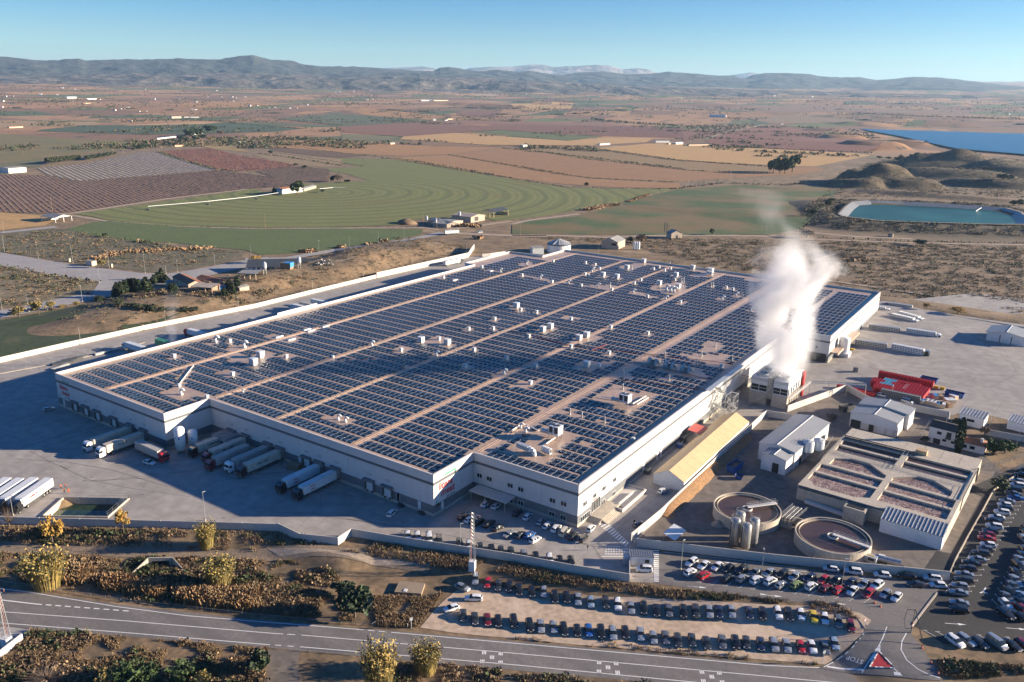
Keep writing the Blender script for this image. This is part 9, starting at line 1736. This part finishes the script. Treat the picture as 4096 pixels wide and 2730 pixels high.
FS=[('t1',(1085,790),(1240,772),5,'unit_grey','long low grey roofed barn of the distant left farm'),('t1',(1225,770),(1285,768),6,'roof_tile','red roofed barn of the distant left farm'),('t1',(1340,760),(1395,752),6,'unit_grey','white barn behind the pines of the left farm'),('t1',(1205,840),(1270,838),6,'roof_tile','small orange house below the left farm'),('t1',(1640,815),(1695,812),5,'roof_grey','grey store beside the tan field'),('t1',(1810,762),(1850,762),4,'roof_tile','small red roofed hut by the long hedge'),('t1',(1185,645),(1250,643),12,'barn_wall','large tan gable barn on the plain'),('t1',(1270,640),(1372,640),7,'roof_grey','long low white barn on the plain'),('t1',(65,712),(160,708),7,'roof_tile','brown barn at the left edge'),('t2',(338,825),(368,822),6,'barn_wall','tiny stone hut in the brown field'),('t2',(1250,845),(1280,840),9,'roof_grey','narrow stone hut on the terrace'),('t2',(1780,830),(1850,826),7,'roof_grey','small barn with silos in the pale field'),('t2',(2165,812),(2260,812),9,'roof_grey','open grey barn at the end of the pale field'),('t2',(2255,825),(2310,822),6,'barn_wall','red brick store beside the open grey barn'),('t2',(2305,825),(2353,822),8,'unit_white','white store right of the brick store'),('t3',(40,835),(200,832),7,'roof_black','long black barn beside the purple orchard'),('t3',(180,635),(295,640),17,'unit_white','big pale green hall on the rise'),('t1',(465,510),(530,505),18,'unit_grey','large pale hall among the trees, far left'),('t1',(575,545),(660,540),9,'roof_tile','long red roofed hall, far left'),('t1',(600,515),(668,512),9,'unit_white','white roofed hall behind the red roofed one'),('t2',(550,525),(630,524),12,'unit_grey','grey hall left of the long dark hall'),('t2',(632,525),(735,523),14,'roof_black','long dark hall with a red end wall'),('t2',(930,485),(1080,487),8,'unit_white','very long white hall in the far middle'),('t2',(730,655),(790,648),9,'roof_black','dark hut with white end beside the purple orchard'),('t2',(715,662),(732,661),6,'unit_white','tiny white box beside the purple orchard')]
for t,a,c,h,rf,lab in FS:px_shed('distant_barn',lab,'barn',t,a,c,min(10,h*1.1),h*.5,h*.7,'plaster_white' if rf in('unit_white','unit_grey','roof_grey')else 'plaster_cream',rf,'x',group='distant farm buildings')
hw=MB();hw.bb(-.5,.5,-.4,.4,0,.5);hwm=hw.mesh('wall',MT['plaster_white']);hr=MB();hr.add([(-.55,-.45,.5),(.55,-.45,.5),(.55,.45,.5),(-.55,.45,.5),(-.55,0,.75),(.55,0,.75)],[(0,1,5,4),(2,3,4,5),(1,2,5),(3,0,4)]);hrm=[hr.mesh('roof',MT['roof_tile']),hr.mesh('roof',MT['unit_grey'])]
HS={'t1':[(205,455),(40,495),(90,492),(280,480),(395,482),(690,515),(790,592),(830,582),(860,580),(885,575),(960,600),(1010,598),(900,668),(1325,585),(1350,590),(1065,515),(1235,513),(1350,535),(1430,500),(1530,498),(1600,498),(1625,502),(1650,500),(1690,498),(1610,528),(1720,562),(1770,560),(1855,575),(1895,572),(2000,578),(2045,575),(2115,555),(1000,446),(1070,463),(1495,457),(740,400),(800,400),(870,395),(880,402),(1190,377),(1275,380),(1625,413),(1850,440),(1980,398),(2010,400),(2100,415),(2310,466),(2335,470),(2220,525),(2260,520),(20,530),(15,570),(500,528),(430,440),(520,445)],'t2':[(25,482),(80,462),(205,485),(180,518),(215,513),(245,515),(430,430),(510,430),(720,418),(780,428),(820,424),(870,424),(930,424),(1280,433),(1300,433),(1270,480),(1310,490),(1355,493),(1365,520),(900,475),(690,462),(1830,445),(1850,445),(1880,445),(1600,415),(1990,440),(2030,438),(2100,432),(2150,430),(2160,440),(2230,435),(2300,432),(1790,470),(1910,480),(2340,512),(1300,612),(1810,598),(2240,578),(1700,495),(640,660)],'t3':[(45,458),(75,455),(120,455),(165,455),(330,447),(430,460),(460,470),(300,490),(330,492),(630,498),(650,497),(750,496),(830,498),(870,498),(890,498),(1050,465),(1250,513),(1500,545),(1520,550),(1540,545),(1430,570),(1410,535),(1600,470),(1620,540),(1660,545),(370,540),(940,565),(1220,512),(680,688),(2250,622),(2350,624),(1395,685),(1370,682),(640,658)]}
hs_n=0
for t,lst in HS.items():
 for k,(x,y)in enumerate(lst):
  g=P(x,y,t,0.0);d=math.hypot(g[0]-CAM[0],g[1]-CAM[1]);z=float(far_relief(np.array(g[0]),np.array(g[1]))+tz(g[0],g[1]))
  w=(6.5+(k*7%11)*.8)*max(1.0,d/6000);o=thing('far_house','tiny pale house far out on the plain','house',(g[0],g[1],z),YAW+(k%5-2)*.2,'far pale houses on the plain');hs_n+=1
  for me in(hwm,hrm[k%2]):q=bpy.data.objects.new(me.name.split('.')[0],me);link(q,o);q.scale=(w,w*.8,w*.8)
  # --- the air: a thin even haze over the whole plain
def haze_box():
 M=bpy.data.materials.new('haze_air');M.use_nodes=True;N=M.node_tree.nodes;Lk=M.node_tree.links.new
 N.remove(N['Principled BSDF']);v=N.new('ShaderNodeVolumePrincipled');v.inputs['Color'].default_value=(.44,.70,1.0,1)
 v.inputs['Density'].default_value=HAZE;v.inputs['Anisotropy'].default_value=.2;Lk(v.outputs[0],N['Material Output'].inputs['Volume'])
 b=MB();b.bb(-33000,33000,-33000,33000,-3.5,1020);o=b.build('haze',M);o['kind']='stuff';return o
HAZE=2.8e-5
haze_box()
# --- steam
def steam(name,label,base,H,cx_,cy_,rr,dens,seed,nscale):
 """cloud volume round a drifting axis; cx_, cy_, rr: lists of (height share, metres)"""
 xs=[c[0]for c in cx_];g=lambda lst,f:float(np.interp(f,[q[0]for q in lst],[q[1]for q in lst]));b=MB();n=20;K=24;vs=[]
 for k in range(K+1):
  f=k/K;r=g(rr,f)*1.45+1
  for i in range(n):a=2*math.pi*i/n;vs.append((g(cx_,f)+r*math.cos(a),g(cy_,f)+r*math.sin(a),f*H))
 b.add(vs,[(k*n+i,k*n+(i+1)%n,(k+1)*n+(i+1)%n,(k+1)*n+i)for k in range(K)for i in range(n)]+[tuple(range(n))[::-1],tuple(range(K*n,K*n+n))])
 M=bpy.data.materials.new(name+'_volume');M.use_nodes=True;N,Lk=node_chain(M);N.remove(N['Principled BSDF']);v=N.new('ShaderNodeVolumePrincipled');v.inputs['Color'].default_value=(.95,.95,.97,1);v.inputs['Anisotropy'].default_value=.25
 Lk(v.outputs[0],N['Material Output'].inputs['Volume']);tc=N.new('ShaderNodeTexCoord');sx=N.new('ShaderNodeSeparateXYZ');Lk(tc.outputs['Object'],sx.inputs[0])
 def ma(op,a,b_=None,c=None,clamp=False):
  q=N.new('ShaderNodeMath');q.operation=op;q.use_clamp=clamp
  for i,s in enumerate((a,b_,c)):
   if s is None:continue
   if isinstance(s,(int,float)):q.inputs[i].default_value=s
   else:Lk(s,q.inputs[i])
  return q.outputs[0]
 f=ma('DIVIDE',sx.outputs[2],H,clamp=True)
 def curve(lst):
  lo=min(q[1]for q in lst)-1e-3;hi=max(q[1]for q in lst)+1e-3;c=N.new('ShaderNodeFloatCurve');cm=c.mapping.curves[0]
  pts=[(q[0],(q[1]-lo)/(hi-lo))for q in lst];cm.points[0].location=pts[0];cm.points[1].location=pts[-1]
  for p in pts[1:-1]:cm.points.new(*p)
  c.mapping.update();Lk(f,c.inputs['Value']);return ma('MULTIPLY_ADD',c.outputs[0],hi-lo,lo)
 dx=ma('SUBTRACT',sx.outputs[0],curve(cx_));dy=ma('SUBTRACT',sx.outputs[1],curve(cy_));r=ma('SQRT',ma('ADD',ma('MULTIPLY',dx,dx),ma('MULTIPLY',dy,dy)));q=ma('DIVIDE',r,curve(rr))
 mp=N.new('ShaderNodeMapping');mp.inputs['Scale'].default_value=(1,1,.75);mp.inputs['Location'].default_value=(seed*7.1,seed*3.3,0);Lk(tc.outputs['Object'],mp.inputs[0])
 no=N.new('ShaderNodeTexNoise');no.inputs['Scale'].default_value=nscale;no.inputs['Detail'].default_value=7;no.inputs['Roughness'].default_value=.6;no.inputs['Distortion'].default_value=.9;Lk(mp.outputs[0],no.inputs['Vector'])
 s=ma('ADD',ma('SUBTRACT',1.0,q),ma('MULTIPLY',ma('SUBTRACT',no.outputs['Fac'],.52),3.3));mr=N.new('ShaderNodeMapRange');mr.interpolation_type='SMOOTHSTEP';mr.inputs[1].default_value=.0;mr.inputs[2].default_value=.75;Lk(s,mr.inputs[0])
 ed=N.new('ShaderNodeMapRange');ed.inputs[1].default_value=1.4;ed.inputs[2].default_value=1.1;Lk(q,ed.inputs[0])
 Lk(ma('MULTIPLY',ma('MULTIPLY',mr.outputs[0],ed.outputs[0]),curve(dens)),v.inputs['Density'])
 try:M.cycles.volume_step_rate=.35
 except Exception:pass
 o=b.build(name,M,None,True,base);tag(o,label,kind='stuff');return o
steam('steam_plume','white steam plume rising from the cooling building',(14,142,11.0),74,[(0,2),(.12,1.5),(.35,-2.0),(.55,2.5),(.72,1),(.85,-8),(1,-18)],[(0,0),(.35,1),(.7,2),(1,6)],[(0,9),(.1,11),(.3,13.5),(.5,17),(.68,16),(.8,11),(1,11)],[(0,.16),(.15,.24),(.55,.19),(.68,.09),(.8,.024),(1,.007)],3,.06)
sp=wall_hit(1545,150,'b1',0,-219.0);steam('steam_wisp','thin wisp of steam by the trailers on the left side',(-220.5,sp.y,6),30,[(0,0),(.5,1),(1,4)],[(0,0),(1,2)],[(0,2),(.5,3),(1,5)],[(0,.07),(.6,.045),(1,0.0)],5,.2)
